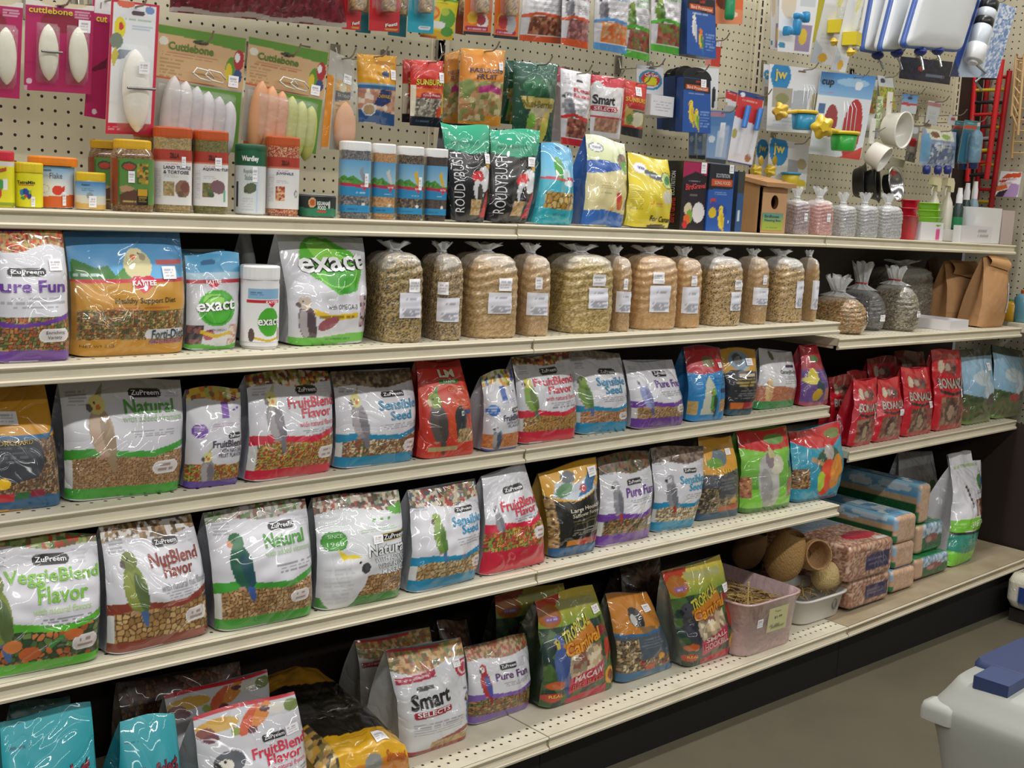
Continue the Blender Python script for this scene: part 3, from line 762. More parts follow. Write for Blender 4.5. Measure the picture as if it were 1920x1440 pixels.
def zup(main, kern, ks, T, tcol, kind, top=None, logo=(.52, .78, .79, .865), wave=.36, wb=.055, sub=(.45, .97, .50, .56), small=(.5, .97, .40, .47), bird=(.27, .66, .56), badge=(.74, .96, .17, .27), bot=.1, gap='6a5038', topv=.88, amp=.03, subcol=None, sl=.0, side=True):
    def f(a):
        a.f(W_)
        if side: a.l(.04, .2, .8, .93, 5, '8a8a90', 7)
        if top: a.s(top, .035, topv, 1, a=.02, n=1.3, gap=None)
        a.s(kern, ks, bot - .01, wave + .02, a=0, gap=gap)
        a.r(0, bot - .01, .045, wave, 'd8dad8') if side else 0
        a.p([(0, wave - .02), (0, wave + wb + .02), (.2, wave + wb + .035), (.45, wave + wb), (.7, wave + wb - .015), (1, wave + wb + .05), (1, wave + .045), (.7, wave - .02), (.45, wave), (.2, wave + .02)], main)
        a.b(0, bot, main, .012, .6, .1)
        if kind: brd(a, bird[0], bird[1], bird[2], kind)
        a.badge(*logo, '17181c', 'ZuPreem', 'f2f2f4', sl)
        a.l(logo[1] + .03, min(.99, logo[1] + .17), logo[2] - .005, logo[3] + .03, 4, 'b4b4bc', 13)
        for (s, u0, u1, v0, v1) in T: a.t(s, u0, u1, v0, v1, tcol, sl, .018)
        if sub: a.t(sub[4] if len(sub) > 4 else 'with natural flavors', sub[0], sub[1], sub[2], sub[3], subcol or tcol, sl, 0)
        a.l(*small[:4], 3, '5c5c64', 11, True, sl)
        if badge: a.badge(*badge, 'd8cfcc', None, edge='f0f0f0', sl=sl); a.l(badge[0] + .03, badge[1] - .03, badge[2] + .01, badge[3] - .01, 2, '6a4a48', 3, True)
    return f
GREEN, RED, BLUE, PURP, BROWN, LIME = '3f9a32', 'c81f3c', '1f86ae', '6a3a98', '8a3a2c', '58b02e'
PEL = ['b08a62', 'a07a54', 'bc9870', '94704c']
FRK = ['c8453a', '7a9a3c', 'd8a040', 'b8b048', 'a83a34']

# ---- second shelf
def purefun(main=PURP):
    def f(a):
        a.f(W_); a.s(['c8502c', 'd8783c', 'c0a070', '8a8a4c', 'b8966a', '9a3c34'], .022, .84, 1, a=.03, n=.9, ph=.6)
        a.r(0, .975, 1, 1, main)
        a.s(['a85c38', '7c8448', 'c08a50', '586a3a', 'c0683c', '946a4a', 'b8a468'], .028, .07, .34, gap='4a3a2c')
        a.p([(0, .27), (0, .31), (.25, .29), (.6, .31), (1, .37), (1, .33), (.6, .28), (.25, .26)], main)
        a.b(0, .085, main, .01, .7)
        a.badge(.1, .63, .64, .70, '17181c', 'ZuPreem', 'f2f2f4')
        a.t('Pure Fun', -.12, .9, .52, .61, '6a3a98', 0, .02); a.l(.0, .95, .40, .49, 3, '8a8a94', 5, True)
        a.badge(.52, .92, .16, .245, 'e4dede', None, edge='ffffff'); a.t('Enriching', .6, .86, .205, .235, '4a3a44', 0, 0); a.t('Variety', .62, .82, .168, .2, '4a3a44', 0, 0)
    return f
bag('feed_bag', 'white and purple seed bag with vegetable pieces, first on the second shelf', 'B1', (-20, 85, 410, 75, 488, 985, -40, 1000), 2, .11, purefun(), 'd2cfd6', tags=[(.78, .72, .2, .085)])
def forti(a):
    a.f('c08a2a'); a.g(.6, 1, '6fb0dc', '4f8cc0'); a.e(.85, .95, .5, .05, '5a94c8'); a.b(.96, 1, '4a86b8')
    a.p([(0, .60), (.02, .78), (.12, .74), (.2, .70), (.3, .72), (.38, .6)], '3f7a34'); a.p([(.3, .6), (.42, .7), (.55, .66), (.6, .6)], '4f8a3a')
    a.e(.55, .72, .12, .12, 'd8d0a0'); a.e(.545, .8, .07, .055, 'e8e0b0'); a.e(.52, .785, .028, .022, 'd8743a'); a.e(.60, .785, .03, .03, 'a89a80'); a.e(.57, .81, .008, .008, '141414')
    a.r(0, .585, 1, .615, 'c02c38'); a.s(['8a7048', '5a5a40', 'b08a50', '9a5c3a', '6f7444', 'c0a468'], .02, .13, .37, a=.01, gap='4a3c28')
    a.r(.0, .13, .03, .6, 'a87824'); a.p([(.46, .60), (.5, .64), (.58, .63), (.64, .64), (.7, .6), (.6, .51), (.57, .50)], 'd0304c')
    a.t('KAYTEE', .48, .68, .56, .6, 'ffffff', 0, .02); a.t('Healthy Support Diet', .32, .86, .41, .465, '3a3420', 0, .012); a.l(.3, .86, .375, .4, 1, 'b04a24', 2)
    a.badge(.58, .97, .13, .21, 'd8d8dc', None); a.t('Forti-Diet', .64, .95, .13, .205, '1c3a44', .01, .02); a.badge(.62, .96, .085, .125, '7a4a5a'); a.t('PRO HEALTH', .68, .92, .09, .12, 'c86a5a', 0, 0)
    a.t('NET WT 5 LB', .05, .32, .075, .095, '4a3a1c', 0, 0); a.l(.02, .25, .63, .67, 1, 'e0e8f0', 4); a.r(.72, .72, .98, .76, 'c86a6a')
bag('feed_bag', 'blue and gold zip bag with a yellow cockatiel head on the second shelf', 'B1', (425, 108, 1195, 108, 1250, 930, 490, 965), 2, .13, forti, 'b8b0a0', tags=[(.82, .655, .13, .1)], seed=4)
def exactp(a, big=False):
    a.f('d4d4da'); a.r(0, .8, 1, 1, '5aa8d4'); a.r(0, .72, 1, .8, 'b8d8e8'); a.badge(.25, .52, .885, .93, '3a6a94')
    a.r(0, .70, 1, .735, 'c02c38'); a.p([(.3, .72), (.6, .72), (.5, .66), (.45, .645), (.38, .66)], 'd0283c'); a.t('KAYTEE', .3, .58, .69, .73, 'ffffff', 0, .02)
    a.e(.5, .44, .36, .19, '4fae34'); a.e(.44, .52, .2, .07, '8fd05a'); a.ring(.5, .42, .29, .15, .07, '2f8a2c')
    a.t('exact', .12, .84, .40, .51, 'f6f6f6', .03, .02, '1a2420', .055)
    a.s(['4a4048', '8a5a5a', '3c343c'], .03, .06, .26, 0, .25, a=0); a.e(.36, .16, .1, .06, 'a84a5c'); a.s(['c8a898', 'b0908a', 'e0d0c8'], .03, .06, .26, .74, 1)
    a.p([(.2, .22), (.5, .16), (.8, .2), (.8, .17), (.5, .12), (.2, .18)], 'd8b428'); a.t('WITH OMEGA-3', .35, .68, .2, .225, '2a2a2a', 0, 0)
    a.b(0, .05, '58ae3a', .015, 1.2)
bag('feed_pouch', 'small white and blue zip pouch with a green oval, front one of two', 'B1', (1235, 268, 1595, 265, 1585, 905, 1240, 915), 2, .07, exactp, 'b8c8d0')
bag('feed_pouch', 'small blue topped zip pouch hiding behind its twin with the green oval', 'B1', (1205, 250, 1500, 250, 1500, 850, 1220, 850), 2, .05, exactp, 'b8c8d0', y=-.2)
def exactj(a):
    a.f('eaeaec'); a.r(.2, .74, .86, .93, '8ab4d4'); a.r(.18, .68, .86, .73, 'c02c38'); a.p([(.52, .73), (.82, .73), (.67, .6)], 'd0283c'); a.t('KAYTEE', .54, .8, .67, .72, 'ffffff', 0, .02)
    a.e(.62, .35, .22, .25, '4fae34'); a.t('exact', .4, .84, .29, .42, 'f6f6f6', .02, .02, '1a2420', .055); a.l(.25, .5, .8, .88, 2, '3a5a84'); a.p([(.3, .1), (.6, .04), (.86, .1), (.86, .06), (.6, 0), (.3, .06)], 'd8b428')
    a.e(.28, .12, .06, .12, '5a4a4a'); a.e(.86, .14, .05, .12, 'b89a98')
jar('feed_tub', 'white round plastic tub with a green oval, beside the big white and green bag', 'B1', 1597, 1852, 345, 432, 905, -.30, 'ececec', exactj, None, 'eaeaec', 2., (.1, .93), 1.02, -.3, False, lvl=2, cat='tub', span=2.8)
def exactbig(a):
    a.f('d4d4da'); a.e(.42, .78, .24, .2, '58b030', .0); a.p([(.2, .86), (.3, .62), (.55, .46), (.8, .5), (.9, .7), (.8, .86), (.55, .98)], '5ab434'); a.e(.62, .62, .2, .14, '3f9a2c', -.5); a.e(.48, .84, .2, .1, '8fd456', -.5); a.ring(.57, .68, .24, .15, .06, '9ad86a')
    a.t('exact', .14, .92, .65, .81, 'f8f8f8', .06, .02, '121612', .06)
    a.t('with OMEGA-3', .42, .78, .33, .375, '3a3a3a', 0, 0); a.p([(.24, .34), (.45, .28), (.8, .3), (.8, .25), (.45, .22), (.26, .28)], 'dcb82a'); a.l(.3, .78, .24, .29, 1, '4a3a10')
    brd(a, .17, .24, .5, 'tiel', head='c8b8a8', body='6a545a', wing='54444a', crest=None, cheek=None, tail='8a4a54'); a.e(.42, .2, .14, .05, '96525c', .4); a.s(['a89098', 'c0aab0', '4a4048'], .03, .16, .46, .83, 1)
    a.b(0, .09, '62b83a', .02, .8, .6); a.l(.4, .75, .045, .07, 1, '2a5a1c')
bag('feed_bag', 'tall white bag with a big green pear shape and cartoon lettering on the second shelf', 'B2', (55, 118, 578, 142, 602, 775, 155, 805), 2, .13, exactbig, 'd8d8dc', wr=.006)
bag('feed_bag', 'plain grey white bag pushed back behind the white tub', 'B1', (1610, 110, 1830, 110, 1850, 800, 1600, 800), 2, .09, lambda a: (a.f('c4c6ca'), a.l(.1, .9, .2, .7, 12, '9a9ca2')), 'b8babe', y=-.2)

GR = {'mix': ['9c8450', '7c6a44', '3c3c40', 'b09858', 'a88a60', '585040', 'c0a878'], 'mix2': ['b09870', '8c7450', '504840', 'a08460', 'c4ac80', '686054'],
      'wheat': ['c0a274', 'b49468', 'a88a5e', 'caae80', '9c7e54'], 'tan': ['bc9c74', 'b09068', 'a4845c', 'c4a880'], 'oat': ['b0985e', 'a08850', 'c4ac74', '8c7444', 'd0bc8a'],
      'mil': ['c49c6c', 'bc9464', 'cca878', 'b48c5c'], 'sun': ['c4a678', 'b89a6c', 'ceb488', '3a3632', 'b0905e', 'a88c60']}
SK = 'clear plastic sack of '
sack(SK + 'dark mixed seed with a crumpled neck, nearest the white bag', 'B2', 600, 945, 222, 765, 2, .15, GR['mix'], grain_tags(.80, .42, .38, .28, .06, .22), .45, group=None)
sack('smaller ' + SK + 'dark mixed seed wedged beside the crumpled neck sack', 'B2', 930, 1178, 238, 747, 2, .13, GR['mix2'], grain_tags(.5, .36, .52, .28, -.12, .25), .4)
sack(SK + 'pale wheat, tallest in the middle of the second shelf', 'B2', 1120, 1505, 170, 738, 2, .16, GR['wheat'], grain_tags(.76, .42, .36, .25, .06, .22), .45)
sack('smaller ' + SK + 'tan grain with square label, behind the pale wheat sack', 'B2', 1470, 1695, 245, 710, 2, .12, GR['tan'], grain_tags(.58, .4, .55, .28, .08, .26), .35)
sack(SK + 'speckled oats over the seam between two shelves', 'B3', 100, 560, 235, 853, 2, .16, GR['oat'], grain_tags(.8, .45, .3, .26, .0, .23), .55)
sack('narrow ' + SK + 'brown grain beside the speckled oats', 'B3', 480, 690, 305, 830, 2, .12, GR['tan'], grain_tags(.66, .4, .58, .28, .02, .24), .35)
sack(SK + 'orange brown millet with a tall label', 'B3', 620, 1018, 248, 823, 2, .15, GR['mil'], grain_tags(.72, .42, .36, .36, -.04, .28), .25)
sack('narrow ' + SK + 'orange brown millet beside the tall labelled one', 'B3', 945, 1192, 315, 803, 2, .12, GR['mil'], grain_tags(.68, .4, .5, .38, .04, .28), .3)
sack(SK + 'sunflower hearts with a bright wrinkled top', 'B3', 1150, 1482, 248, 802, 2, .14, GR['sun'], grain_tags(.86, .36, .26, .27, .04, .24), .75)
sack('narrow ' + SK + 'brown grain with a torn corner of its label', 'B3', 1470, 1668, 295, 792, 2, .11, GR['tan'], grain_tags(.66, .42, .6, .26, .1, .25), .4)
sack(SK + 'sunflower hearts, nearest the end of the long second shelf', 'B3', 1630, 1920, 245, 783, 2, .14, GR['sun'], [(.87, .44, .22, .42, LABEL, 'paper_label')], .8)
sack('narrow ' + SK + 'tan grain last before the lower shelf', 'B4', 350, 460, 295, 713, 2, .09, GR['tan'], [(.55, .42, .7, .46, LABEL, 'paper_label')], .5)
ROUNDS = ['b49a68', '8c7448', '54483c', 'c8ac78', 'a8603c', '6a5a44']
sack('squat round ' + SK + 'orange flecked mix with a fanned neck', 'B4', 468, 802, 545, 830, 2, .2, ROUNDS, [(.93, .45, .22, .3, LABEL, 'paper_label')], .35, shape='round', y=-.345, fh=.055, zmax=1.6)
sack('round ' + SK + 'grey seed with a red tie, between two squat sacks', 'B4', 640, 925, 500, 820, 2, .18, ['5c5c5e', '46484c', '6c6a68', '787470'], [(.72, .32, .16, .16)], .3, shape='round', y=-.29, tie='b8352e', fh=.075, zmax=1.6)
sack('round ' + SK + 'striped sunflower seed with a red tie', 'B4', 868, 1145, 468, 812, 2, .18, ['8a8270', '6a6254', '4a443c', 'a89e88', '5c5448'], [(.8, .38, .2, .14)], .45, shape='round', y=-.345, tie='b8352e', fh=.05, zmax=1.6)
sack('big ' + SK + 'striped seed standing against the back board', 'B4', 860, 1222, 285, 690, 2, .13, ['6a665c', '54504a', '464440', '7c786c'], [], .4, y=-.16, zmax=1.23)
def kraft(label, q, y, d, lab, fold):
    def art(a): a.f('b08458'); a.b(.40, .405, '8f6840'); a.b(.18, .184, '94704a')
    o, S = bag('kraft_bag', label, 'B4', q, 2, d, art, 'a87c52', y=y, m=KRAFT, lines=None, zmax=1.256, wr=.003, tags=[(*lab, lambda a: (a.f('c4c4d0'), a.l(.1, .9, .05, .95, 9, '6a6a78')), 'paper_label')])
    mb = MB(); u, v = np.meshgrid(np.linspace(.12, .9, 9), np.linspace(0, 1, 6)); P = S(u, 1 - v * fold * (.55 + .45 * u)); P[..., 1] -= .004 + .014 * np.sin(np.pi * v); P[..., 2] += .004
    mb.grid(P, 'bd9060').build('folded_top', KRAFT, o)
kraft('brown kraft paper bag with a folded top, behind the small white tray', (1335, 330, 1560, 322, 1556, 772, 1288, 742), -.22, .09, (.86, .26, .13, .42), .34)
kraft('brown kraft paper bag at the end of the lower second shelf', (1600, 278, 1765, 292, 1738, 764, 1575, 768), -.335, .09, (.85, .42, .18, .42), .22)
bag('kraft_bag', 'dark brown paper bag in the shade behind the striped seed', 'B4', (1230, 300, 1300, 300, 1300, 690, 1225, 690), 2, .06, lambda a: a.f('7a5a48'), '6f5242', y=-.10, m=KRAFT)
def tray(name, label, corners, z, hh, col, cat='tray', t=.004, m=CARD, fh=None):
    """an open card tray: four walls and a floor"""
    (x0, y0), (x1, y1) = corners
    o = thing(name, label, cat, (x0, y0, z))
    w_, d_ = x1 - x0, y1 - y0; f = fh or hh
    MB().box((0, 0, 0), (w_, d_, t), col).build('tray_floor', m, o)
    for lo, hi in (((0, 0, t), (w_, t, f)), ((0, d_ - t, t), (w_, d_, hh)), ((0, t, t), (t, d_ - t, hh)), ((w_ - t, t, t), (w_, d_ - t, hh))): MB().box(lo, hi, col).build('tray_wall', m, o)
    return o
a_, b_ = ony(-.36, *pq('B4', 1365, 800)[0]), ony(-.36, *pq('B4', 1488, 795)[0])
tray('card_tray', 'low white cardboard tray in front of the kraft paper bags', ((a_[0] - .0, -.362), (b_[0] + .0, -.18)), shelfz(2, b_[0]) + .001, .034, 'e4e2e4')

# ---- third shelf
def lory(a):
    a.f('d89a20'); a.s(['b08a62', '8c6a4a', '7a5a44', 'a89070', '5c4a44'], .022, .08, .6, .0, 1, gap='4a3828'); a.p([(0, .60), (.3, .62), (.85, .62), (1, .72), (1, 1), (0, 1)], 'd89a20')
    a.p([(0, .62), (.9, .62), (1, .70), (1, .64), (.85, .585), (0, .59)], '2a6a94'); a.p([(0, .57), (.72, .57), (.78, .4), (.66, .28), (.3, .24), (0, .22)], '3c4046'); a.l(.1, .55, .40, .54, 4, '6a6e74', 5, True); a.t('ORCHARD', .15, .62, .54, .575, 'c8a83c', .02, 0)
    a.b(0, .13, '1f5a84', .02, .5, .2); a.r(.16, .09, .36, .155, 'c02838'); a.r(.38, .10, .55, .165, '2c6a3c'); a.r(.57, .11, .74, .175, '8a2440'); a.e(.22, .24, .09, .045, 'f0c020')
bag('feed_bag', 'golden yellow and dark grey seed bag, first on the third shelf', 'C1', (-120, 250, 330, 245, 487, 1150, -150, 1225), 3, .13, lory, '2c3c5a', tags=[(.3, .75, .28, .10)])
bag('feed_bag', 'big white and green pellet bag with a yellow headed cockatiel', 'C1', (445, 225, 1340, 190, 1372, 1045, 502, 1135), 3, .12,
    zup(GREEN, PEL, .014, [('Natural', .48, .9, .72, .835)], '4a9a34', 'tielw', None, (.53, .81, .845, .925), .37, .05, (.46, .97, .655, .71, 'with added vitamins'), (.5, .93, .52, .585), (.28, .62, .62), (.70, .92, .2, .3), .1, subcol='a8c89a'), 'c2c4cc')
def fblend(col, c2, kind):
    def f(a):
        a.f('d4d4da'); a.s(['d8b03a', 'c8a03c', 'e0d8a0', '8a5a3a', 'a8b05a', 'c87a2c', '6a3a4a'], .05, .88, 1, a=.02, n=1.1)
        a.r(.58, .70, .72, .86, c2); a.e(.82, .78, .03, .012, c2); a.e(.9, .8, .03, .015, c2); a.badge(.06, .30, .52, .66, c2); a.l(.09, .27, .54, .64, 4, 'd8d0e8', 3)
        a.l(.38, .95, .62, .66, 2, 'a86aa0'); a.badge(.66, .94, .50, .555, '17181c', 'ZuPreem', 'f2f2f4')
        a.t('FruitBlend', .38, .95, .42, .49, '3a3844', .0, .02); a.t('WITH NATURAL', .5, .95, .365, .41, '4a4854', 0, .01); a.t('FRUIT FLAVORS', .48, .95, .32, .36, '4a4854', 0, .01)
        a.s(FRK, .02, .06, .25, gap='5a4a2c', a=.01); a.e(.66, .42, .3, .17, 'e6e4ec') if 0 else 0
        brd(a, .32, .2, .42, kind); a.b(0, .07, col)
    return f
bag('feed_bag', 'slim white and purple pellet bag with a grey bird, yellow fruit on top', 'C1', (1382, 280, 1795, 258, 1803, 988, 1388, 1035), 3, .09, fblend('5a3a9a', '7a4aa8', 'tiel'), 'b8b8c4', cat='bag')
bag('feed_bag', 'white and red bag of coloured pellets with a grey cockatiel', 'C2', (60, 210, 618, 182, 645, 830, 92, 920), 3, .12,
    zup(RED, FRK, .014, [('FruitBlend', .40, .985, .665, .765), ('Flavor', .55, .93, .57, .66)], 'd03048', 'tiel', FRUITTOP, sub=(.5, .98, .49, .54), small=(.52, .98, .40, .47), bird=(.24, .6, .55)), 'b6b8c2', seed=12)
SS = ['c8b088', '6a5038', 'b09068', 'e0d0a8', '8a6a48', 'a83c30', '5c6a3c']
bag('feed_bag', 'white and blue seed bag with a grey cockatiel beside the red parrot bag', 'C2', (622, 208, 1130, 172, 1172, 765, 652, 832), 3, .12,
    zup(BLUE, SS, .026, [('Sensible', .46, .96, .60, .70), ('Seed', .58, .86, .49, .585)], '2a8ab4', 'tiel', ['5a4a38', '6a5840', '84705a', '4a3c30', 'a08c70'], logo=(.52, .82, .725, .79), wave=.30, wb=.05, sub=None, small=(.44, .97, .40, .46), bird=(.22, .55, .56), badge=(.78, .97, .14, .25), bot=.12, topv=.85), 'b8bac4', seed=14)
def lmred(a):
    a.f('cc3424'); a.g(.55, 1, 'd04a2c', 'c8141c'); a.t('LM', .4, .74, .84, .92, 'd8d4b8', 0, .04, '5a5a3c', .08); a.badge(.36, .80, .775, .825, '3f7a3a'); a.t('FARMS', .46, .7, .785, .815, 'e4e0c8', 0, .0)
    a.t('CONURE', .5, .86, .70, .735, 'd89a5a', 0, .0); a.p([(.42, .62), (.82, .66), (.96, .5), (.94, .2), (.6, .12), (.4, .3)], 'd04a24')
    brd(a, .25, .42, .64, 'amazon', body='5a504c', wing='46403c', head='8aa03c', crest='3f8a3c', tail='4a4440', beak='e0d4b0'); a.e(.66, .42, .13, .13, '2c2e30'); a.e(.66, .36, .11, .2, '34363a'); a.e(.7, .47, .03, .025, 'e8e8e8'); a.e(.7, .47, .015, .012, '1a1a1a'); a.badge(.74, .92, .46, .5, '3a4a7a'); a.s(['a88a62', 'c0a878', '8a6a48'], .02, .16, .3, .6, .92)
    a.r(.1, .08, .6, .12, 'b0a070'); a.l(.62, .9, .52, .62, 4, 'e8a080')
bag('feed_bag', 'red bag with a green headed parrot and a white eyed grey one', 'C2', (1155, 135, 1445, 122, 1560, 722, 1172, 768), 3, .11, lmred, 'a82420', seed=8)
def fbbox(a):
    a.f('d4d4da'); a.s(['e0b83a', 'c8d8a0', '7a8a3a', 'd89a3a', 'e8e4d0', '4a5a9a'], .05, .84, 1, a=.03, n=1.2); a.r(.38, .66, .56, .82, '2c58a8'); a.badge(.02, .28, .48, .62, '2c68b8'); a.l(.04, .26, .5, .6, 3, 'c8d8f0')
    a.e(.8, .74, .04, .012, '2c58a8'); a.l(.34, .96, .62, .66, 2, '8a9ac8'); a.badge(.62, .94, .49, .55, '17181c', 'ZuPreem', 'f2f2f4'); a.t('FruitBlend', .36, .96, .40, .475, '2c3450', 0, .02); a.t('WITH NATURAL', .44, .96, .35, .39, '3c4460', 0, .0); a.t('FLAVORS', .5, .96, .31, .345, '3c4460', 0, 0)
    a.s(['c87c4a', 'd89050', 'b86c3c'], .014, .04, .24); a.r(0, 0, 1, .035, '3c4a94'); brd(a, .25, .19, .42, 'tiel', body='6a7890', wing='4a5468', head='d8dce0', crest=None, cheek=None)
bag('feed_bag', 'slim white and blue pellet bag with a striped budgie at the shelf seam', 'C2', (1585, 218, 1785, 170, 1832, 690, 1605, 720), 3, .09, fbbox, 'b0b4b8', cat='bag')
bag('feed_bag', 'white and red pellet bag with a green budgie, its corner flared', 'C3', (0, 160, 340, 128, 398, 645, 48, 690), 3, .11,
    zup(RED, ['b89a4c', 'a8803c', 'c88a4c', '98883c', 'b0643c'], .012, [('FruitBlend', .21, .93, .665, .755), ('Flavor', .42, .86, .57, .655)], 'd03048', 'budgie', FRUITTOP, logo=(.36, .68, .79, .865), wave=.32, wb=.05, sub=(.36, .94, .495, .545), small=(.40, .95, .40, .475), bird=(.15, .57, .46), badge=None, bot=.14, topv=.9), 'b8bac4', seed=3, twist=.1)
bag('feed_bag', 'white and blue seed bag with a green budgie on the third shelf', 'C3', (342, 130, 638, 125, 706, 598, 396, 630), 3, .11,
    zup(BLUE, ['b8845c', 'a8744c', 'c89468', '98683f'], .012, [('Sensible', .34, .90, .60, .70), ('Seed', .46, .8, .50, .60)], '2a8ab4', 'amazon', ['8a8078', '9a9084', 'b8b0a4'], logo=(.42, .76, .73, .80), wave=.29, wb=.045, sub=None, small=(.36, .94, .40, .47), bird=(.14, .52, .48), badge=(.74, .94, .17, .25), bot=.14, topv=.92), 'a8aab2', seed=6)
bag('feed_bag', 'white and purple seed bag with a blue budgie on the third shelf', 'C3', (662, 182, 958, 182, 1046, 563, 730, 600), 3, .12,
    zup(PURP, ['b09060', 'a07848', 'c0a070', '8a6a44'], .016, [('Pure Fun', .40, .93, .62, .73)], '6a3a98', 'budgieb', None, logo=(.44, .72, .78, .87), wave=.34, wb=.06, sub=None, small=(.44, .94, .48, .58), bird=(.2, .54, .56), badge=(.76, .95, .23, .34), bot=.16), 'c0c0c8', seed=9)
def bluered(a):
    a.f('2a86c4'); a.p([(0, .66), (.3, .64), (1, .70), (1, 1), (0, 1)], 'b81c2c'); a.e(.5, .8, .16, .07, '6a6a3c'); a.p([(.22, .1), (.3, .5), (.42, .62), (.55, .5), (.6, .1)], 'c8ccb8'); brd(a, .55, .28, .42, 'lovebird', body='3a5a44', wing='2c4a3c'); a.s(['b89060', 'a87c4c'], .016, .12, .3, .72, 1); a.s(['b89a5c', 'c8a868'], .016, .1, .28, 0, .14); a.l(.55, .95, .48, .6, 3, '1c5a94'); a.badge(.7, .96, .38, .44, '1c3a6a')
bag('feed_bag', 'blue bag with a shiny red top and green parrots on the third shelf', 'C3', (1040, 95, 1235, 90, 1281, 543, 1062, 562), 3, .10, bluered, '2470a8', tags=[(.82, .75, .13, .07)])
def saff(a):
    a.f('24262c'); a.p([(0, .62), (.2, .7), (1, .66), (1, 1), (0, 1)], 'c8962c'); a.e(.45, .82, .28, .13, '7a94a8'); a.e(.4, .84, .14, .08, '38444c'); a.l(.2, .9, .44, .58, 3, 'c8a850', 4, True); a.l(.2, .9, .26, .4, 4, '8a8a8a', 6, True); a.r(.1, .1, .45, .2, 'c86a24'); a.r(.45, .1, .85, .2, 'a82838'); a.b(0, .09, '1c4a60'); a.r(.35, .60, .85, .64, 'c8bca8')
bag('feed_bag', 'narrow black bag with a yellow top beside the blue and red one', 'C3', (1245, 110, 1445, 100, 1446, 503, 1287, 515), 3, .09, saff, '2c3030', tags=[(.7, .8, .18, .1)])
def canarybag(a):
    a.f('d4d4d8'); a.e(.3, .92, .06, .08, '4a5a3a', .4); a.badge(.62, .9, .72, .77, '3a3a58'); a.t('CanaryBlend', .42, .9, .60, .68, '3a5a4a', 0, .01); a.l(.52, .9, .44, .58, 5, '5a6a64'); a.s(['b06a4c', 'a85c40', 'c07c5c'], .014, .14, .40); a.p([(.55, .40), (.8, .36), (1, .4), (1, .42), (.55, .44)], 'd4d4d8'); brd(a, .18, .34, .5, 'canary', body='d8b884', wing='c8a070', head='dcc090'); a.b(0, .14, '2f8a4a')
bag('feed_bag', 'white and green bag with a pale canary on the third shelf', 'C3', (1485, 112, 1668, 128, 1706, 455, 1458, 480), 3, .10, canarybag, 'b4b4b8')
def finch(a):
    a.f('6a4a8a'); a.g(.62, 1, 'a83a4a', 'c01828'); a.e(.5, .8, .2, .06, '5a7a4a'); a.e(.28, .52, .17, .13, 'd8c84a'); a.e(.25, .45, .24, .07, 'e8d86a'); a.e(.5, .34, .14, .12, '3a4a5a'); a.e(.4, .2, .17, .1, 'c8a030', .4); a.s(['c07c6c', 'b0685c'], .018, .1, .3, .68, 1); a.b(0, .06, 'a8445c'); a.l(.55, .95, .4, .6, 5, '8a7ab0')
bag('feed_bag', 'purple bag with a red top and finches, last on the long third shelf', 'C3', (1700, 55, 1828, 78, 1906, 440, 1717, 460), 3, .09, finch, 'a8243c', zmax=.985)
# ---- fourth shelf
VEG = ['c8703a', '4a6a3c', '3f5c34', 'a8582c', '6a8444', 'c87a48', '2f4a30']
def veggie(a):
    zup(LIME, VEG, .055, [('VeggieBlend', .16, .98, .655, .775), ('Flavor', .42, .86, .535, .655)], '7cb83c', 'olive', ['b84a34', '5a7a3c', '8aa05a', '7a5a3a', 'a8b070'], logo=(.40, .72, .80, .87), wave=.33, wb=.05, sub=(.38, .88, .46, .51), small=(.40, .96, .355, .43), bird=(.1, .5, .62), badge=(.72, .94, .14, .25), bot=.09, gap='2c3a24', subcol='b8d890', topv=.92)(a)
    a.e(.22, .24, .075, .05, 'd07c40'); a.e(.36, .17, .09, .055, 'c0602c'); a.e(.72, .28, .09, .04, 'c86a34'); a.p([(.5, .22), (.62, .3), (.65, .27), (.53, .19)], '3f8a40'); a.e(.06, .17, .08, .06, 'b86a30')
bag('feed_bag', 'white and lime green bag with carrot and bean pieces, first on the fourth shelf', 'D1', (-130, 338, 655, 285, 710, 1210, -130, 1365), 4, .13, veggie, 'b4b6b8', seed=5)
NUTS = ['c09a62', 'a8824c', 'd0ac74', '94703f', 'b88c54']
bag('feed_bag', 'white and brown bag of nut shaped pellets with an olive parrot', 'D1', (650, 260, 1335, 158, 1478, 985, 764, 1163), 4, .12,
    zup(BROWN, NUTS, .05, [('NutBlend', .40, .93, .66, .765), ('Flavor', .52, .84, .565, .665)], '8a3c30', 'olive', NUTTOP, logo=(.48, .76, .80, .87), wave=.34, wb=.05, sub=(.46, .99, .47, .53, 'with natural nut flavor'), small=(.50, .92, .395, .46), bird=(.23, .56, .58), badge=(.70, .93, .17, .27), bot=.09, gap='5a4028', subcol='8a8a8a'), '9c9ca2', seed=7)
LPEL = ['b89262', 'a88052', 'c8a474', '98744a']
bag('feed_bag', 'white and green bag of round pellets with a dark green parrot', 'D2', (75, 262, 700, 178, 770, 902, 165, 1028), 4, .12,
    zup(GREEN, LPEL, .034, [('Natural', .48, .90, .665, .775)], '4a9a34', 'eclectus', ['8a8a80', 'b0a898', '5a7a3c', '7a4a3a', 'c0b8b0'], logo=(.55, .82, .785, .855), wave=.345, wb=.05, sub=(.46, .96, .60, .65, 'with added vitamins'), small=(.54, .98, .45, .53), bird=(.24, .58, .55), badge=(.70, .90, .18, .27), bot=.1, gap='5c4026', subcol='a8c89a', topv=.9), '9ea0a8', seed=11)
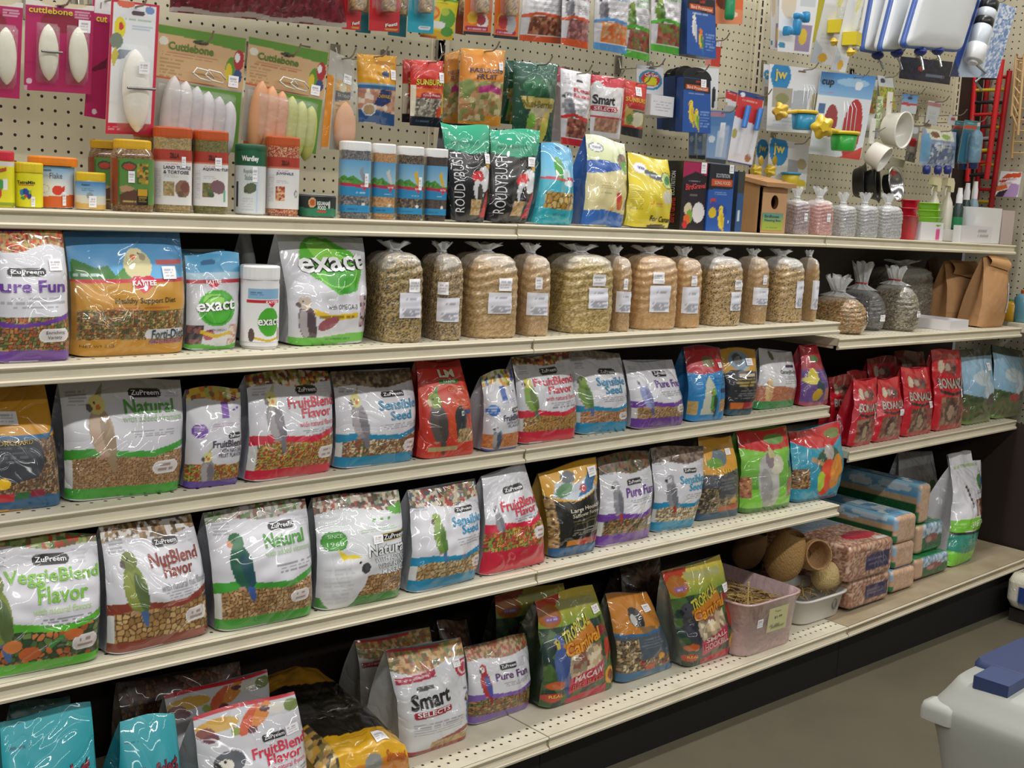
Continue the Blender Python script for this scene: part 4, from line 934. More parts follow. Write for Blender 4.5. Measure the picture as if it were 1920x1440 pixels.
def natc(a):
    a.f('d2d4d8'); a.s(['5a4a3c', '7a5a48', '8a9a7a', 'a84a34', 'c8b8a8', '4a4038', 'd8c8b8'], .03, .86, 1, a=.03, n=.8); a.p([(.8, .86), (1, .9), (1, .78), (.85, .8)], '58a03a')
    a.badge(.04, .28, .56, .70, '4a9a3c', edge='3a7a30'); a.t('SINCE', .09, .24, .655, .685, 'd0e8c8', 0, .0); a.t('1968', .08, .25, .585, .62, 'd0e8c8', 0, .0); a.l(.44, .96, .665, .70, 2, '7aa86a'); [a.e(.62 + .09 * i, .77 - .0 * i, .022, .012, '58a03a', .4) for i in range(3)]
    a.badge(.66, 1.02, .575, .64, '17181c', None, edge='b8a84a'); a.t('ZuPreem', .7, .99, .585, .63, 'f2f2f4', 0, .015)
    a.t('Natural', .50, 1.0, .455, .56, 'e8e8ec', 0, .02, '2c4a2c', .06); a.t('WITH ADDED', .58, 1.0, .395, .44, 'e8e8ec', 0, .01, '3c5a3c', .05); a.t('VITAMINS', .62, 1.0, .335, .38, 'e8e8ec', 0, .01, '3c5a3c', .05); a.t('MINERALS', .68, 1.0, .275, .32, 'e8e8ec', 0, .01, '3c5a3c', .05)
    a.s(LPEL, .034, .09, .29, .3, 1, gap='5c4026', a=.01); a.b(0, .10, '4a8a40', .015, .5, .3)
    a.e(.22, .2, .21, .22, 'd4d4d8'); a.e(.3, .3, .2, .2, 'dedee2', .3); a.e(.42, .40, .11, .085, 'e8e8ea'); a.p([(.18, .56), (.22, .46), (.42, .47), (.36, .5), (.28, .5)], 'e4cc2c'); a.e(.475, .365, .055, .05, '3a3c40', .3); a.e(.405, .425, .014, .013, '181818'); a.l(.05, .35, .05, .4, 9, 'c4c6ca', 8)
bag('feed_bag', 'white and green pellet bag with a large white cockatoo on the fourth shelf', 'D2', (752, 188, 1275, 115, 1316, 798, 782, 905), 4, .12, natc, '9ea2a4', tags=[(.63, .60, .12, .075)], seed=13)
bag('feed_bag', 'white and blue bag with a green parrot, speckled top showing above it', 'D2', (1332, 135, 1775, 72, 1785, 690, 1362, 800), 4, .12,
    zup(BLUE, ['c8ac7c', 'b8986a', 'd8c090', 'a08458', 'bca880'], .045, [('Sensible', .50, .97, .615, .705), ('Seed', .63, .9, .525, .615)], '1f8ab8', 'amazon', ['a83c34', '6a5a40', 'c8b89a', '8a7a4c', 'd8d0c0', '4a5a6a'], logo=(.57, .84, .735, .79), wave=.29, wb=.05, sub=None, small=(.52, .98, .42, .50), bird=(.3, .57, .48), badge=(.82, .97, .16, .26), bot=.12, gap='6a5030', topv=.83), 'a0a2a8', seed=15, wr=.006)
bag('feed_bag', 'tilted white and red pellet bag with a grey parrot on the fourth shelf', 'D3', (155, 352, 482, 265, 655, 962, 178, 1100), 4, .11,
    zup(RED, ['c8503c', 'd8a048', '7a9440', 'b83c34', 'a8a048', 'd87848'], .036, [('FruitBlend', .22, .95, .63, .73), ('Flavor', .45, .88, .56, .64)], 'c82c44', 'grey', None, logo=(.33, .74, .785, .85), wave=.45, wb=.05, sub=None, small=(.42, .95, .50, .545), bird=(.16, .57, .32), badge=(.74, .95, .3, .40), bot=.24, gap='4a4a28', side=False), 'b4b4ba', seed=16, wr=.006)
bag('feed_bag', 'red bag lying flat, squashed under the tilted white and red bag', 'D3', (175, 990, 610, 900, 655, 960, 160, 1108), 4, .06, lambda a: (a.f('c01c34'), a.b(.8, 1, 'd84458', .05, 1.3)), 'a8182c', y=-.425, zmax=None) if 0 else None
def black(a):
    a.f('14140f'); a.s(['b08a52', '8a6a3c', 'c8a870', '5a4a30'], .022, .1, .7, 0, .12); a.p([(0, .74), (.15, .66), (.5, .62), (.85, .68), (1, .74), (1, 1), (0, 1)], 'd8a020'); a.p([(.1, .7), (.5, .63), (.9, .7), (.8, .86), (.55, .8), (.2, .86)], 'c8d0d8'); a.e(.3, .76, .16, .06, '5a8a5c', .4); a.p([(.5, .66), (.8, .9), (1, .88), (.8, .7)], '2a6a9a'); a.e(.62, .74, .06, .04, 'b83a3a'); a.e(.42, .88, .12, .06, '5a6068')
    a.t('Large Hookbill', .32, .96, .50, .555, 'd8d0b8', 0, .01); a.t('Safflower Formula', .34, .96, .455, .495, 'd0c8b0', 0, .0); a.l(.3, .95, .37, .43, 2, '7a6a3a', 4, True); a.l(.3, .95, .24, .32, 3, 'b0b0a8', 6, True)
    a.p([(.24, .13), (.24, .20), (.95, .2), (.95, .14)], 'c87c24'); a.r(.5, .12, .7, .2, 'b83a24'); a.r(.7, .12, .98, .2, '8a2438'); a.b(0, .115, '1f5c8c', .01, .8)
bag('feed_bag', 'black and yellow safflower seed bag on the fourth shelf', 'D3', (580, 330, 985, 215, 1000, 890, 672, 955), 4, .11, black, 'a8842c', tags=[(.86, .87, .17, .10)], wr=.007, seed=17)
bag('feed_bag', 'white and purple seed bag with a grey parrot on the fourth shelf', 'D3', (1002, 215, 1370, 165, 1396, 788, 1003, 880), 4, .11,
    zup(PURP, ['8a5a3c', '6a6a40', 'a87844', '5a5038', 'b08c5c'], .032, [('Pure Fun', .36, .94, .535, .64)], '6a3a98', 'grey', ['8a4a34', '5a5038', '6a6a44', '3c3830', '7a5c44'], logo=(.40, .71, .66, .725), wave=.30, wb=.05, sub=None, small=(.42, .95, .43, .51), bird=(.22, .54, .46), badge=(.82, .97, .17, .26), bot=.12, gap='3c3024', topv=.80), 'a4a4ac', seed=18, wr=.005)
bag('feed_bag', 'white and blue seed bag with a grey parrot on the fourth shelf', 'D3', (1392, 160, 1750, 125, 1706, 715, 1402, 770), 4, .10,
    zup(BLUE, ['d0c0a0', 'b8a484', 'e0d4b8', '988464'], .036, [('Sensible', .42, .93, .575, .67), ('Seed', .58, .90, .485, .575)], '2a96c0', 'grey', ['6a584c', '8a7464', '584840', '9a8878'], logo=(.50, .78, .695, .755), wave=.30, wb=.045, sub=None, small=(.50, .97, .39, .46), bird=(.26, .50, .46), badge=None, bot=.12, gap='5c4c38', topv=.82), 'a4a6ac', seed=19, wr=.005)
def conbag(a):
    a.f('4a4c52'); a.p([(0, .58), (.4, .56), (1, .62), (1, 1), (0, 1)], 'd89c2c'); a.e(.45, .76, .2, .1, '6a7a84'); a.e(.3, .7, .2, .06, '6fa03c'); a.t('Sun', .3, .7, .58, .65, 'e0b83c', 0, .02); a.s(['8a7a5c', '6a5a44', 'a89470', '3c3a38'], .03, .1, .4, 0, .35, gap='2c2824'); a.s(['8a7a5c', '6a5a44', 'a89470'], .03, .1, .28, .35, 1, gap='2c2824'); a.l(.3, .85, .36, .52, 4, '7a7e84', 4, True); a.e(.75, .22, .1, .04, 'c88a2c'); a.r(.4, .1, .9, .17, 'a85028'); a.b(0, .09, '2c4f6a')
bag('feed_bag', 'amber and grey conure seed bag on the fourth shelf', 'C4', (35, 130, 212, 108, 277, 573, 18, 617), 4, .10, conbag, '6a5a38', tags=[(.72, .82, .16, .08)], seed=20)
def cocktiel(a):
    a.f('7cc43c'); a.g(.3, .75, '5a9a3a', '86cc48'); a.p([(0, .80), (.4, .74), (1, .78), (1, 1), (0, 1)], 'c81824'); a.e(.66, .88, .2, .06, '6a9a4a'); a.s(['c08a5a', '8a4a3a', 'a86a4c'], .03, .2, .45, 0, .12); a.s(['b07a5c', '9a6a50'], .025, .16, .4, .78, 1)
    a.e(.42, .36, .2, .34, 'b4b4b0', .1); a.e(.36, .3, .11, .25, '9a9896', .1); a.e(.58, .58, .14, .12, 'd8d4bc'); a.e(.47, .64, .08, .1, '8a7a80'); a.p([(.45, .66), (.5, .82), (.6, .68)], 'c8c090'); a.r(.82, .52, 1, .6, '1f4a6a'); a.b(0, .06, '4a7a2c')
bag('feed_bag', 'lime green bag with a red top and a white cockatiel', 'C4', (258, 90, 528, 58, 577, 528, 280, 572), 4, .11, cocktiel, '6ab03a', wr=.008, seed=21)
def paradise(a):
    a.f('2a92b0'); a.g(.2, .8, '2a86a4', '38a4bc'); a.p([(0, .86), (.3, .74), (.7, .72), (1, .86), (1, 1), (0, 1)], 'd01a24'); a.e(.78, .88, .16, .06, '7a8a4a'); a.s(['a87848', '7a5a3a', 'c09a60'], .03, .2, .48, 0, .22, gap='3a2c20')
    a.e(.62, .55, .24, .18, '3c5c44'); a.e(.62, .66, .1, .1, 'b8b0a8'); a.e(.56, .32, .15, .26, 'd84a28', -.25); a.e(.76, .38, .14, .24, 'd88a2a', -.3); a.e(.44, .28, .08, .14, 'a8c83c'); a.p([(.25, .58), (.3, .63), (.52, .53), (.48, .49)], 'b89068'); a.b(0, .05, '1f6c84')
bag('feed_bag', 'teal bag with a red top and orange lories at the end of the fourth shelf', 'C4', (560, 92, 838, 30, 852, 472, 582, 503), 4, .12, paradise, '2a86a0', wr=.007, seed=22)

# ---- lowest deck
def select(a):
    a.f('2aa8b4'); a.g(.5, 1, '24a0ae', '3ab0bc'); a.t('Pretty', .20, .36, .655, .70, 'b03a7a', .05, .02, '7a2a5c', .05); a.t('Bird', .21, .34, .605, .65, 'e8e0f0', .05, .02, '8a2a6c', .06); a.t('Select', .52, .90, .60, .71, '8a2c40', .10, .03, '2c1c24', .07); a.l(.06, .3, .85, .87, 1, '1c4a54'); a.l(.04, .18, .50, .6, 3, '1c5a64'); a.b(.2, .48, '2494a4')
    a.s(['b89a5c', '8a7a4a', 'c8b070'], .03, .05, .4)
bag('feed_bag', 'teal bag with dark red script lettering at the corner of the lowest deck', 'D4', (0, 422, 545, 310, 612, 1020, 20, 1160), 5, .14, select, '22808c', y=-.46, seed=23)
bag('feed_bag', 'teal bag with dark red script lettering beside the fruit topped bag', 'D4', (722, 418, 1048, 372, 1118, 960, 672, 1060), 5, .12, select, '22808c', y=-.45, seed=24)
def fb_macaw(a):
    zup(RED, ['c8503c', 'd8a048', '7a9440', 'b83c34'], .05, [('FruitBlend', .44, .99, .60, .68), ('Flavor', .57, .92, .52, .60)], 'd02c48', None, None, logo=(.56, .80, .70, .755), wave=.28, wb=.05, sub=(.55, .95, .465, .505), small=(.5, .97, .37, .44), badge=None, bot=.08)(a)
    a.r(0, .975, 1, 1, 'c8142c'); a.e(.2, .9, .2, .045, 'd8a83c'); a.e(.08, .86, .08, .04, '8a4a3c'); a.e(.5, .88, .15, .055, 'd85a2c', .5); a.e(.62, .90, .13, .05, 'e08a34', .5); a.e(.78, .92, .1, .04, 'e0dcd0'); a.e(.93, .91, .08, .05, '7a8c4a'); a.e(.34, .83, .04, .03, '98a84a'); a.e(.5, .81, .05, .025, '6a2c3c'); a.e(.12, .82, .07, .03, '6a3040'); a.e(.66, .93, .05, .02, '5a2c3a')
    a.e(.22, .52, .12, .16, 'e0b02c'); a.e(.3, .46, .14, .1, '3a78b0'); a.e(.24, .63, .14, .085, '5c6068'); a.e(.2, .61, .07, .05, 'e8e4d8'); a.e(.13, .59, .04, .05, '2c2c30'); a.e(.2, .64, .014, .012, '181818')
bag('feed_bag', 'white bag with fruit slices, red seam and blue macaw, front one on the lowest deck', 'D4', (1158, 402, 1768, 235, 1880, 1010, 1205, 1180), 5, .14, fb_macaw, 'b4b6ba', y=-.455, tags=[(.87, .73, .14, .07)], seed=25)
bag('feed_bag', 'white bag with fruit slices and red seam, standing behind its twin', 'D4', (985, 282, 1605, 108, 1630, 830, 1080, 1000), 5, .13, fb_macaw, 'a4a6aa', y=-.30, seed=26)
bag('feed_bag', 'brown speckled bag in the shade above the fruit bags', 'D4', (700, 200, 1440, 75, 1480, 700, 760, 830), 5, .08, lambda a: (a.f('8a8078'), a.s(['5a2c24', '3c2a20', '7a5a3c', '6a3a2c'], .05, .6, 1, gap='2a1a14')), '6a5a50', y=-.13)
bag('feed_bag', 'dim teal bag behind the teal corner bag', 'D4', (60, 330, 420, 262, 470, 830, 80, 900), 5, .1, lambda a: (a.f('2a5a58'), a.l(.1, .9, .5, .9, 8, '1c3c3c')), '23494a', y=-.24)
# the bag that has slumped onto its back
def slump():
    q = pq('D5', 215, 1270, 930, 1270); y = -.46
    A, B = ony(y, *pq('D5', 330, 1395)[0]), ony(y, *pq('D5', 925, 1262)[0])
    z = shelfz(5, A[0]) + .001; x0, x1 = A[0] - .002, B[0] + .005; w_ = x1 - x0
    o = thing('feed_bag', 'yellow and black seed bag slumped on its back on the lowest deck', 'bag', ((x0 + x1) / 2, y, z), .0)
    def S(u, v):
        u = np.asarray(u, float); v = np.asarray(v, float)
        k = v * 1.0
        zz = .0015 + np.interp(k, [0, .1, .2, .3, .45, .7, .9, 1], [.0, .055, .088, .10, .112, .135, .15, .145]) * (1 - .25 * np.abs(2 * u - 1) ** 4) + .004 * nz(u * 2, v * 3, 4) * np.clip(v * 8, 0, 1)
        yy = np.interp(k, [0, .1, .2, .3, .45, .7, .9, 1], [0, -.004, .01, .04, .10, .22, .31, .34])
        return np.stack([(u - .5) * w_ * (1 - .1 * (v > .9) * (v - .9) * 10), yy, zz], -1)
    def art(a):
        a.f('1c1a14'); a.b(0, .36, 'd8a41c', .02, .7, .3); a.s(['b08a4c', '8a7a4a', 'd0b070', '4a4030', 'c89a3c'], .03, 0, .5, 0, .2); a.b(0, .12, 'c87c24', .0); a.e(.58, .1, .1, .06, '8a8a84'); a.e(.3, .06, .14, .05, '8a3a44'); a.t('Sunseed', .74, .97, .09, .15, 'b85a20', .0, .03); a.b(.78, 1, 'b8862a', .02, 1.1); a.l(.35, .95, .3, .34, 2, 'a87c1c', 4); a.l(.4, .85, .45, .72, 6, '3c3a34', 5, True); a.e(.25, .58, .12, .08, '2c2a28'); a.l(.5, .8, .52, .55, 1, '8a8a84', 3)
    mb = MB(); paint(mb, S, art, 190, 210, w_ / .42, 8)
    e = np.linspace(0, 1, 24)
    for ue in (0., 1.):
        F = S(np.full(24, ue), e); K = F.copy(); K[:, 2] = .001; mb.grid(np.stack([F, F * .5 + K * .5 + [.004 if ue else -.004, 0, 0], K], 1), 'b8902c')
    F = S(e, np.ones(24)); K = F.copy(); K[:, 2] = .001; mb.grid(np.stack([F, K], 1), '8a6a24')
    mb.build('printed_pouch', FILM, o)
    sticker(o, S, .74, .255, .15, .085)
slump()
def smart(a):
    a.f('d2d4d8'); a.s(['b0804c', '8a8a50', 'c8a068', '7a6a48', 'd0b890', 'a85a3c', '6a7050'], .035, .82, 1, a=.04, n=.9, ph=.5); a.r(0, .975, .7, 1, 'b02438'); a.p([(.02, .755), (.52, .80), (.52, .76), (.48, .75), (.52, .735), (.02, .70)], 'a82040'); a.l(.05, .46, .715, .785, 2, 'e8c8d0', 3, sl=.08)
    a.badge(.22, .45, .635, .675, '4a4a44', None, sl=.02); a.t('Smart', .12, .64, .455, .61, '17181a', .07, .03); a.badge(.13, .66, .385, .45, 'a02434', None, sl=.03); a.t('SELECTS', .17, .62, .396, .44, 'f0e8e8', .03, .02)
    a.badge(.8, 1.08, .665, .83, 'b81c34'); a.ring(.94, .745, .10, .065, .3, 'e8c8cc'); a.t('MACAW', .88, 1.0, .535, .56, '3c3c40', 0, .0); a.l(.12, .92, .21, .33, 5, '8a7a84', 4); a.p([(.36, .07), (.9, .14), (1, .2), (1, .25), (.9, .19), (.36, .12)], '98243c'); a.s(['b8985c', 'a08450', 'c8ac74'], .03, .03, .12, .35, 1); a.b(0, .045, 'a02c34'); a.l(.4, .7, .09, .11, 1, 'd8a8b0')
    brd(a, .95, .34, .40, 'macawb', flip=1); a.e(.99, .22, .05, .2, '44589a', .1); a.e(.6, .69, .04, .03, 'e0e0e0')
bag('feed_bag', 'white and maroon bag with black script lettering and a blue macaw', 'D5', (782, 548, 1322, 450, 1388, 1250, 912, 1372), 5, .15, smart, 'c0c4c4', y=-.40, tags=[(.83, .80, .11, .07)], wr=.006, seed=27, zmax=None)
bag('feed_bag', 'white and maroon bag half hidden behind the one with black script lettering', 'D5', (560, 470, 1100, 380, 1130, 1020, 620, 1130), 5, .12, smart, 'b0b4b4', y=-.22, seed=28)
bag('feed_bag', 'white and purple seed bag with a red macaw on the lowest deck', 'D5', (1345, 508, 1785, 418, 1825, 1078, 1378, 1218), 5, .12,
    zup('7a5aa8', ['8a5a3c', '6a6a40', 'a87844', '9a4a38', 'b08c5c', '788048'], .035, [('Pure Fun', .34, .86, .545, .635)], '5a2c6c', 'macawr', ['a8483c', '7a7a48', 'b89068', '8a5a40', 'c0a080'], logo=(.42, .70, .665, .735), wave=.33, wb=.05, sub=None, small=(.44, .90, .44, .51), bird=(.2, .56, .5), badge=None, bot=.11, gap='3c3024', topv=.82, side=False), 'a4a4ac', y=-.36, seed=29)
def trop(name, sub_, lett):
    def f(a):
        a.f('28402a'); a.g(.66, .95, '4a8a2c', 'c8b83c'); a.b(.95, 1, 'd0bc48'); a.p([(0, .88), (.35, .93), (.4, 1), (0, 1)], 'b8381c'); a.s(['3a5a30', '28402a', '1f3a34', '4a6a34'], .09, 0, .74); a.e(.15, .84, .16, .1, 'a8641c'); a.p([(.3, .88), (.9, .84), (.9, .92), (.3, .95)], 'a8a868')
        brd(a, .2, .42, .6, 'macawb' if lett == 'M' else 'black'); a.e(.52, .36, .26, .2, 'b0a088'); a.s(['c8b08a', '9a8a70', 'e0d0b0', '8a5a4a'], .05, .2, .52, .30, .78); a.p([(.22, .58), (.7, .75), (.78, .58), (.3, .47)], 'c87c1c')
        a.t('TROPICAL', .24, .70, .575, .68, 'c8c040', .28, .03, '4a3a14', .07); a.t('Carnival', .24, .80, .46, .58, 'e09a20', .16, .03, 'a8401c', .07)
        a.p([(.28, .10), (.78, .18), (.80, .36), (.28, .26)], 'c41f50'); a.t(sub_[0], .34, .76, .205 if lett == 'M' else .235, .275 if lett == 'M' else .285, 'e0c8c0', .09, .03); a.t(sub_[1], .32, .78, .13 if lett == 'M' else .15, .185 if lett == 'M' else .22, 'b8542c' if lett == 'M' else 'dcb8b4', .09, .02); a.p([(.26, 0), (.82, .0), (.82, .10), (.26, .06)], 'c01838')
        a.e(.12, .22, .10, .04, 'c05a24'); a.e(.10, .1, .11, .045, 'b83c20'); a.t('REAL', .05, .2, .1, .13, 'e0c04a', 0, .01); a.e(.90, .16, .1, .09, 'd89a20'); a.e(.9, .16, .05, .05, '8a3c1c'); a.e(.9, .42, .07, .12, 'b83820'); a.e(.85, .62, .08, .05, '8a2a2c'); a.e(.95, .3, .06, .07, '4a7a30'); a.badge(.08, .26, .79, .835, '8a5a9a'); a.t('ZuPreem', .1, .24, .797, .828, 'd8c8e0', 0, 0) if 0 else a.l(.1, .24, .795, .83, 1, 'd8c8e0')
    return f
bag('feed_bag', 'jungle printed bag with pink panel and big macaw lettering', 'D6', (335, 345, 752, 232, 916, 980, 338, 1172), 5, .15, trop('', ('MACAW', 'BIG BITES'), 'M'), '2c3a28', y=-.40, tags=[(.87, .80, .14, .07)], wr=.008, seed=30)
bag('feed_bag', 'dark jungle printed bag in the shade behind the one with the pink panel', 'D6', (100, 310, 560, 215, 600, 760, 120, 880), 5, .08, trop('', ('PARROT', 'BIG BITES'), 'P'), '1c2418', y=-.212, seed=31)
def amber(a):
    a.f('4f5a66'); a.p([(0, .58), (.45, .55), (1, .6), (1, 1), (0, 1)], 'c8822c'); a.e(.42, .74, .14, .11, '3c3a3c'); a.e(.36, .72, .06, .06, 'c8c8c4'); a.e(.50, .70, .05, .06, '28262a'); a.p([(.4, .64), (.75, .62), (.72, .56), (.45, .56)], '8a6a44'); a.p([(0, .58), (.45, .555), (1, .6), (1, .57), (.45, .52), (0, .55)], '3a6a94')
    a.s(['c0a478', '9a8058', 'd8c498', '6a5a48', '8a7a5c'], .045, .12, .5, 0, .34, gap='3a3024'); a.s(['b09874', '8a7454', 'a83c34', '6a5a48'], .045, .1, .24, .3, 1, gap='3a3024'); a.l(.35, .85, .36, .50, 4, '7a828a', 4, True); a.e(.72, .24, .06, .04, 'd8982c'); a.e(.48, .14, .08, .04, 'b84a24'); a.b(0, .1, '2f6a94', .01, .8)
bag('feed_bag', 'amber and blue grey bag with a dark macaw head on the lowest deck', 'D6', (838, 302, 1112, 275, 1302, 862, 928, 975), 5, .12, amber, '6a6a5c', y=-.40, tags=[(.74, .82, .2, .08)], wr=.006, seed=32)
bag('feed_bag', 'jungle printed bag with small hookbill lettering beside the clear bin', 'D6', (1212, 158, 1602, 38, 1706, 738, 1318, 880), 5, .10, trop('', ('SMALL', 'HOOKBILL'), 'H'), '7a8078', y=-.43, tags=[(.92, .70, .13, .08)], wr=.008, seed=33)
for i, (x0, y0, x1, y1, c, wh) in enumerate(((640, 120, 900, 330, '2a2420', 'behind the red macaw bag'), (930, 90, 1200, 260, '241f1c', 'behind the amber macaw bag'))):
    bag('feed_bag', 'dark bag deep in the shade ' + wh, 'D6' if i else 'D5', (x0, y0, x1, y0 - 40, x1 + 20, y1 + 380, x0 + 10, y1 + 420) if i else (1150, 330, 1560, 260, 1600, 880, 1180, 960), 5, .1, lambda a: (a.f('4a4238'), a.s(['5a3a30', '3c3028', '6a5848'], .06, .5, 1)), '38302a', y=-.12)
# ---- top shelf: fish food, reptile food, jars
def lbl(fn): return fn
def flakes(a): a.f('e0d82a'); a.r(0, .9, 1, 1, 'd8d0d0'); a.t('Flakes', .36, .66, .70, .82, 'd0402c', .3, .03, '6a8a2c', .06); a.e(.42, .4, .07, .22, '3a70b0'); a.e(.5, .3, .06, .16, 'c83a34'); a.e(.55, .48, .05, .12, '4a9a4a'); a.r(.6, .35, .68, .6, 'e8e8e8'); a.b(0, .06, '8a9a28')
jar('food_tub', 'red lidded yellow flake food tub, first on the top shelf', 'A1', -70, 90, 970, 1030, 1318, -.255, 'cc2438', flakes, None, 'dcd428', 2., (.04, .97), 1.02, -.5, False, cat='tub')
def tmix(a): a.f('e4dc28'); a.t('TetraMin', .33, .67, .68, .78, '2a2a20', .02, .03); a.r(.34, .63, .66, .66, 'c83a2c'); a.e(.42, .42, .045, .10, '3a8ab8'); a.e(.5, .45, .06, .12, '2c4a9a', .3); a.e(.56, .34, .05, .10, '3a3a88'); a.e(.49, .30, .03, .06, 'd05030'); a.e(.45, .26, .05, .05, '4a9a40'); a.e(.58, .45, .03, .06, '8ab83c')
jar('food_tub', 'small yellow tub with a yellow lid and coloured fish', 'A1', 93, 272, 1045, 1105, 1316, -.25, 'dcc41c', tmix, None, 'e0d828', 2., (.03, .95), 1.04, -.5, False, tags=[(.63, .16, .07, .3)], cat='tub')
def gold(a): a.f('e6e6e4'); a.g(.55, 1, 'e6e6e4', '6aa8d8'); a.t('Aqueon', .36, .52, .86, .94, '2c3c4a', .0, .02); a.t('Goldfish', .36, .5, .75, .83, 'b8b8b8', 0, .0); a.t('Flake', .5, .66, .70, .84, '5a5a68', .05, .0); a.b(0, .30, 'd8642a', .03, 1., .3); a.e(.42, .45, .075, .10, 'ececec'); a.ring(.42, .45, .075, .10, .1, 'a8b8a0'); a.e(.6, .42, .07, .12, 'd8402c', .4); a.p([(.62, .45), (.70, .54), (.69, .32)], 'd8402c')
jar('food_tub', 'white and orange goldfish flake tub with an orange lid', 'A1', 186, 495, 1008, 1062, 1325, -.205, 'e0801c', gold, None, 'e6e6e2', 2., (.02, .97), 1.0, -.5, True, tags=[(.685, .22, .05, .34)], cat='tub', bw=.86)
def btub(a): a.f('d8d4c4'); a.g(.5, 1, 'a8c4d8', '3a80b8'); a.t('Aqueon', .36, .52, .84, .93, '1c3c5a', 0, .02); a.l(.36, .6, .65, .78, 2, '2c4c6a'); a.e(.52, .5, .06, .12, '8a9a9c'); a.b(0, .2, 'd8b060', .03, 1.)
jar('food_tub', 'smallest blue and white tub with a yellow lid', 'A1', 489, 676, 1108, 1160, 1335, -.245, 'dcb820', btub, None, 'ccc8b8', 2., (.02, .95), 1.0, -.5, False, tags=[(.57, .28, .13, .42)], cat='tub')
MIXP = ['7a5a3a', '8c6a44', '6a4a34', 'a08058', '5a4a30']
def zoo(a): a.f('58843c'); a.r(0, 0, .34, 1, '8a4020'); a.r(.34, .05, .36, .95, '3a6a2c'); a.e(.47, .83, .09, .10, '2a4a3a'); a.e(.47, .82, .07, .07, 'b0402c'); a.s(['a87c2c', '8a9a34', 'c89a3c', '4a5a28'], .06, .45, .9, .56, .70); a.p([(.36, .2), (.5, .35), (.56, .3), (.62, .12), (.66, 0), (.36, 0)], '5a3a2c'); a.p([(.36, .38), (.44, .42), (.54, .36), (.5, .3), (.38, .26)], 'b08868'); a.r(.56, 0, .70, .34, '16140f'); a.r(.57, .2, .69, .34, 'c89a28'); a.l(.58, .68, .05, .18, 3, 'b09030'); a.l(.4, .56, .04, .09, 1, 'c8b868')
jar('food_jar', 'yellow lidded reptile food jar with a black and green label', 'A1', 702, 1000, 900, 958, 1342, -.245, 'd8a81c', zoo, MIXP, '', 3.2, (.11, .84), .86, -.45, True, tags=[(.50, .60, .075, .25)])
jar('food_jar', 'yellow lidded jar standing behind its twin with the black and green label', 'A1', 560, 830, 905, 955, 1320, -.12, 'd8a81c', zoo, MIXP, '', 3.2, (.11, .84), .9, -.45, True)
def zmed(name, pel, art2, dk='2a2a3a'):
    def f(a):
        a.f('dcdada'); a.r(0, .80, 1, 1, 'a83a2c'); a.r(0, .78, 1, .805, 'c8785c'); a.t('ZILLA', .46, .58, .85, .94, '4a1c14', 0, .04); a.l(.40, .58, .72, .75, 1, 'c85a4a')
        for k, s in enumerate(name): a.t(s, .385, .385 + .032 * len(s), .65 - k * .085, .71 - k * .085, dk, .0, .02)
        a.l(.39, .58, .50, .56, 2, 'a8a4a8'); a.r(.26, .12, .36, .66, 'd0cece'); a.l(.27, .355, .14, .62, 12, 'b0aeb0')
        a.s(pel, .035, .16, .43, .385, .52); art2(a)
    return f
def tort(a): a.e(.63, .3, .1, .16, '8a6a54'); a.e(.6, .2, .04, .06, '6a5440'); a.e(.66, .33, .06, .1, '7a4a40')
def turt(a): a.e(.60, .36, .1, .13, '7a5a60', .5); a.e(.5, .22, .045, .06, '4a5a3c', .5); a.p([(.44, .34), (.52, .30), (.54, .24), (.42, .28)], '5a6a48'); a.r(.68, .08, .71, .3, '6ab088')
GRN, TAN_ = ['6a6a3c', '7c7444', '5a5a34', '8a7c50'], ['a89468', 'b8a478', '8c7850', '9a8458']
jar('food_jar', 'orange lidded tortoise food jar beside the yellow lidded one', 'A1', 972, 1240, 820, 888, 1345, -.22, 'b8501c', zmed(['LAND TURTLE', '& TORTOISE'], TAN_, tort), TAN_, '', 4., (.10, .84), 1., -.42, False, tags=[(.635, .78, .05, .2)])
jar('food_jar', 'orange lidded jar behind the tortoise food jar', 'A1', 850, 1020, 826, 884, 1300, -.10, 'b8501c', None, TAN_, '', 4., (.10, .84), 1., -.42, False)
jar('food_jar', 'orange lidded aquatic turtle food jar with green pellets', 'A1', 1226, 1470, 842, 905, 1356, -.22, 'b8501c', zmed(['AQUATIC TURTLE'], GRN, turt), GRN, '', 4., (.10, .84), 1., -.42, False, tags=[(.60, .80, .09, .2)])
def ward(a): a.f('cdd2d4'); a.r(0, .76, 1, 1, '1c5c3c'); a.t('Wardley', .36, .66, .80, .91, 'e8ece8', 0, .04); a.t('Reptile', .40, .56, .62, .70, '4a7a5a', 0, .0); a.t('Sticks', .42, .55, .53, .61, '4a7a5a', 0, .0); a.e(.52, .40, .12, .08, '5a6248', .4); a.e(.44, .35, .04, .03, '4a5440', .4); a.r(.23, .1, .29, .5, '2c3440'); a.l(.36, .6, .04, .26, 5, 'b0b4b8'); a.r(.62, .02, .66, .7, 'b8c4e0')
jar('food_canister', 'round grey and green canister of reptile sticks', 'A2', -2, 193, 928, 965, 1362, -.225, '1a5438', ward, None, 'cdd2d4', 2., (.02, .995), 1.03, -.55, False, tags=[(.595, .62, .085, .24)], cat='canister', ridged=False)
REDP = ['a83c34', 'c89a6c', '8a2c30', 'd8b48a', 'b85a44']
jar('food_jar', 'orange lidded juvenile food jar with red pellets', 'A2', 185, 414, 880, 942, 1370, -.22, 'b8501c', zmed(['JUVENILE'], REDP, lambda a: a.ring(.69, .3, .03, .08, .5, '8a948a'), '2a2a6a'), REDP, '', 4., (.10, .84), 1., -.42, False)
jar('food_jar', 'orange lidded jar behind the reptile sticks canister', 'A2', 45, 215, 880, 932, 1330, -.10, 'b8501c', None, REDP, '', 4., (.10, .84), 1., -.42, False)
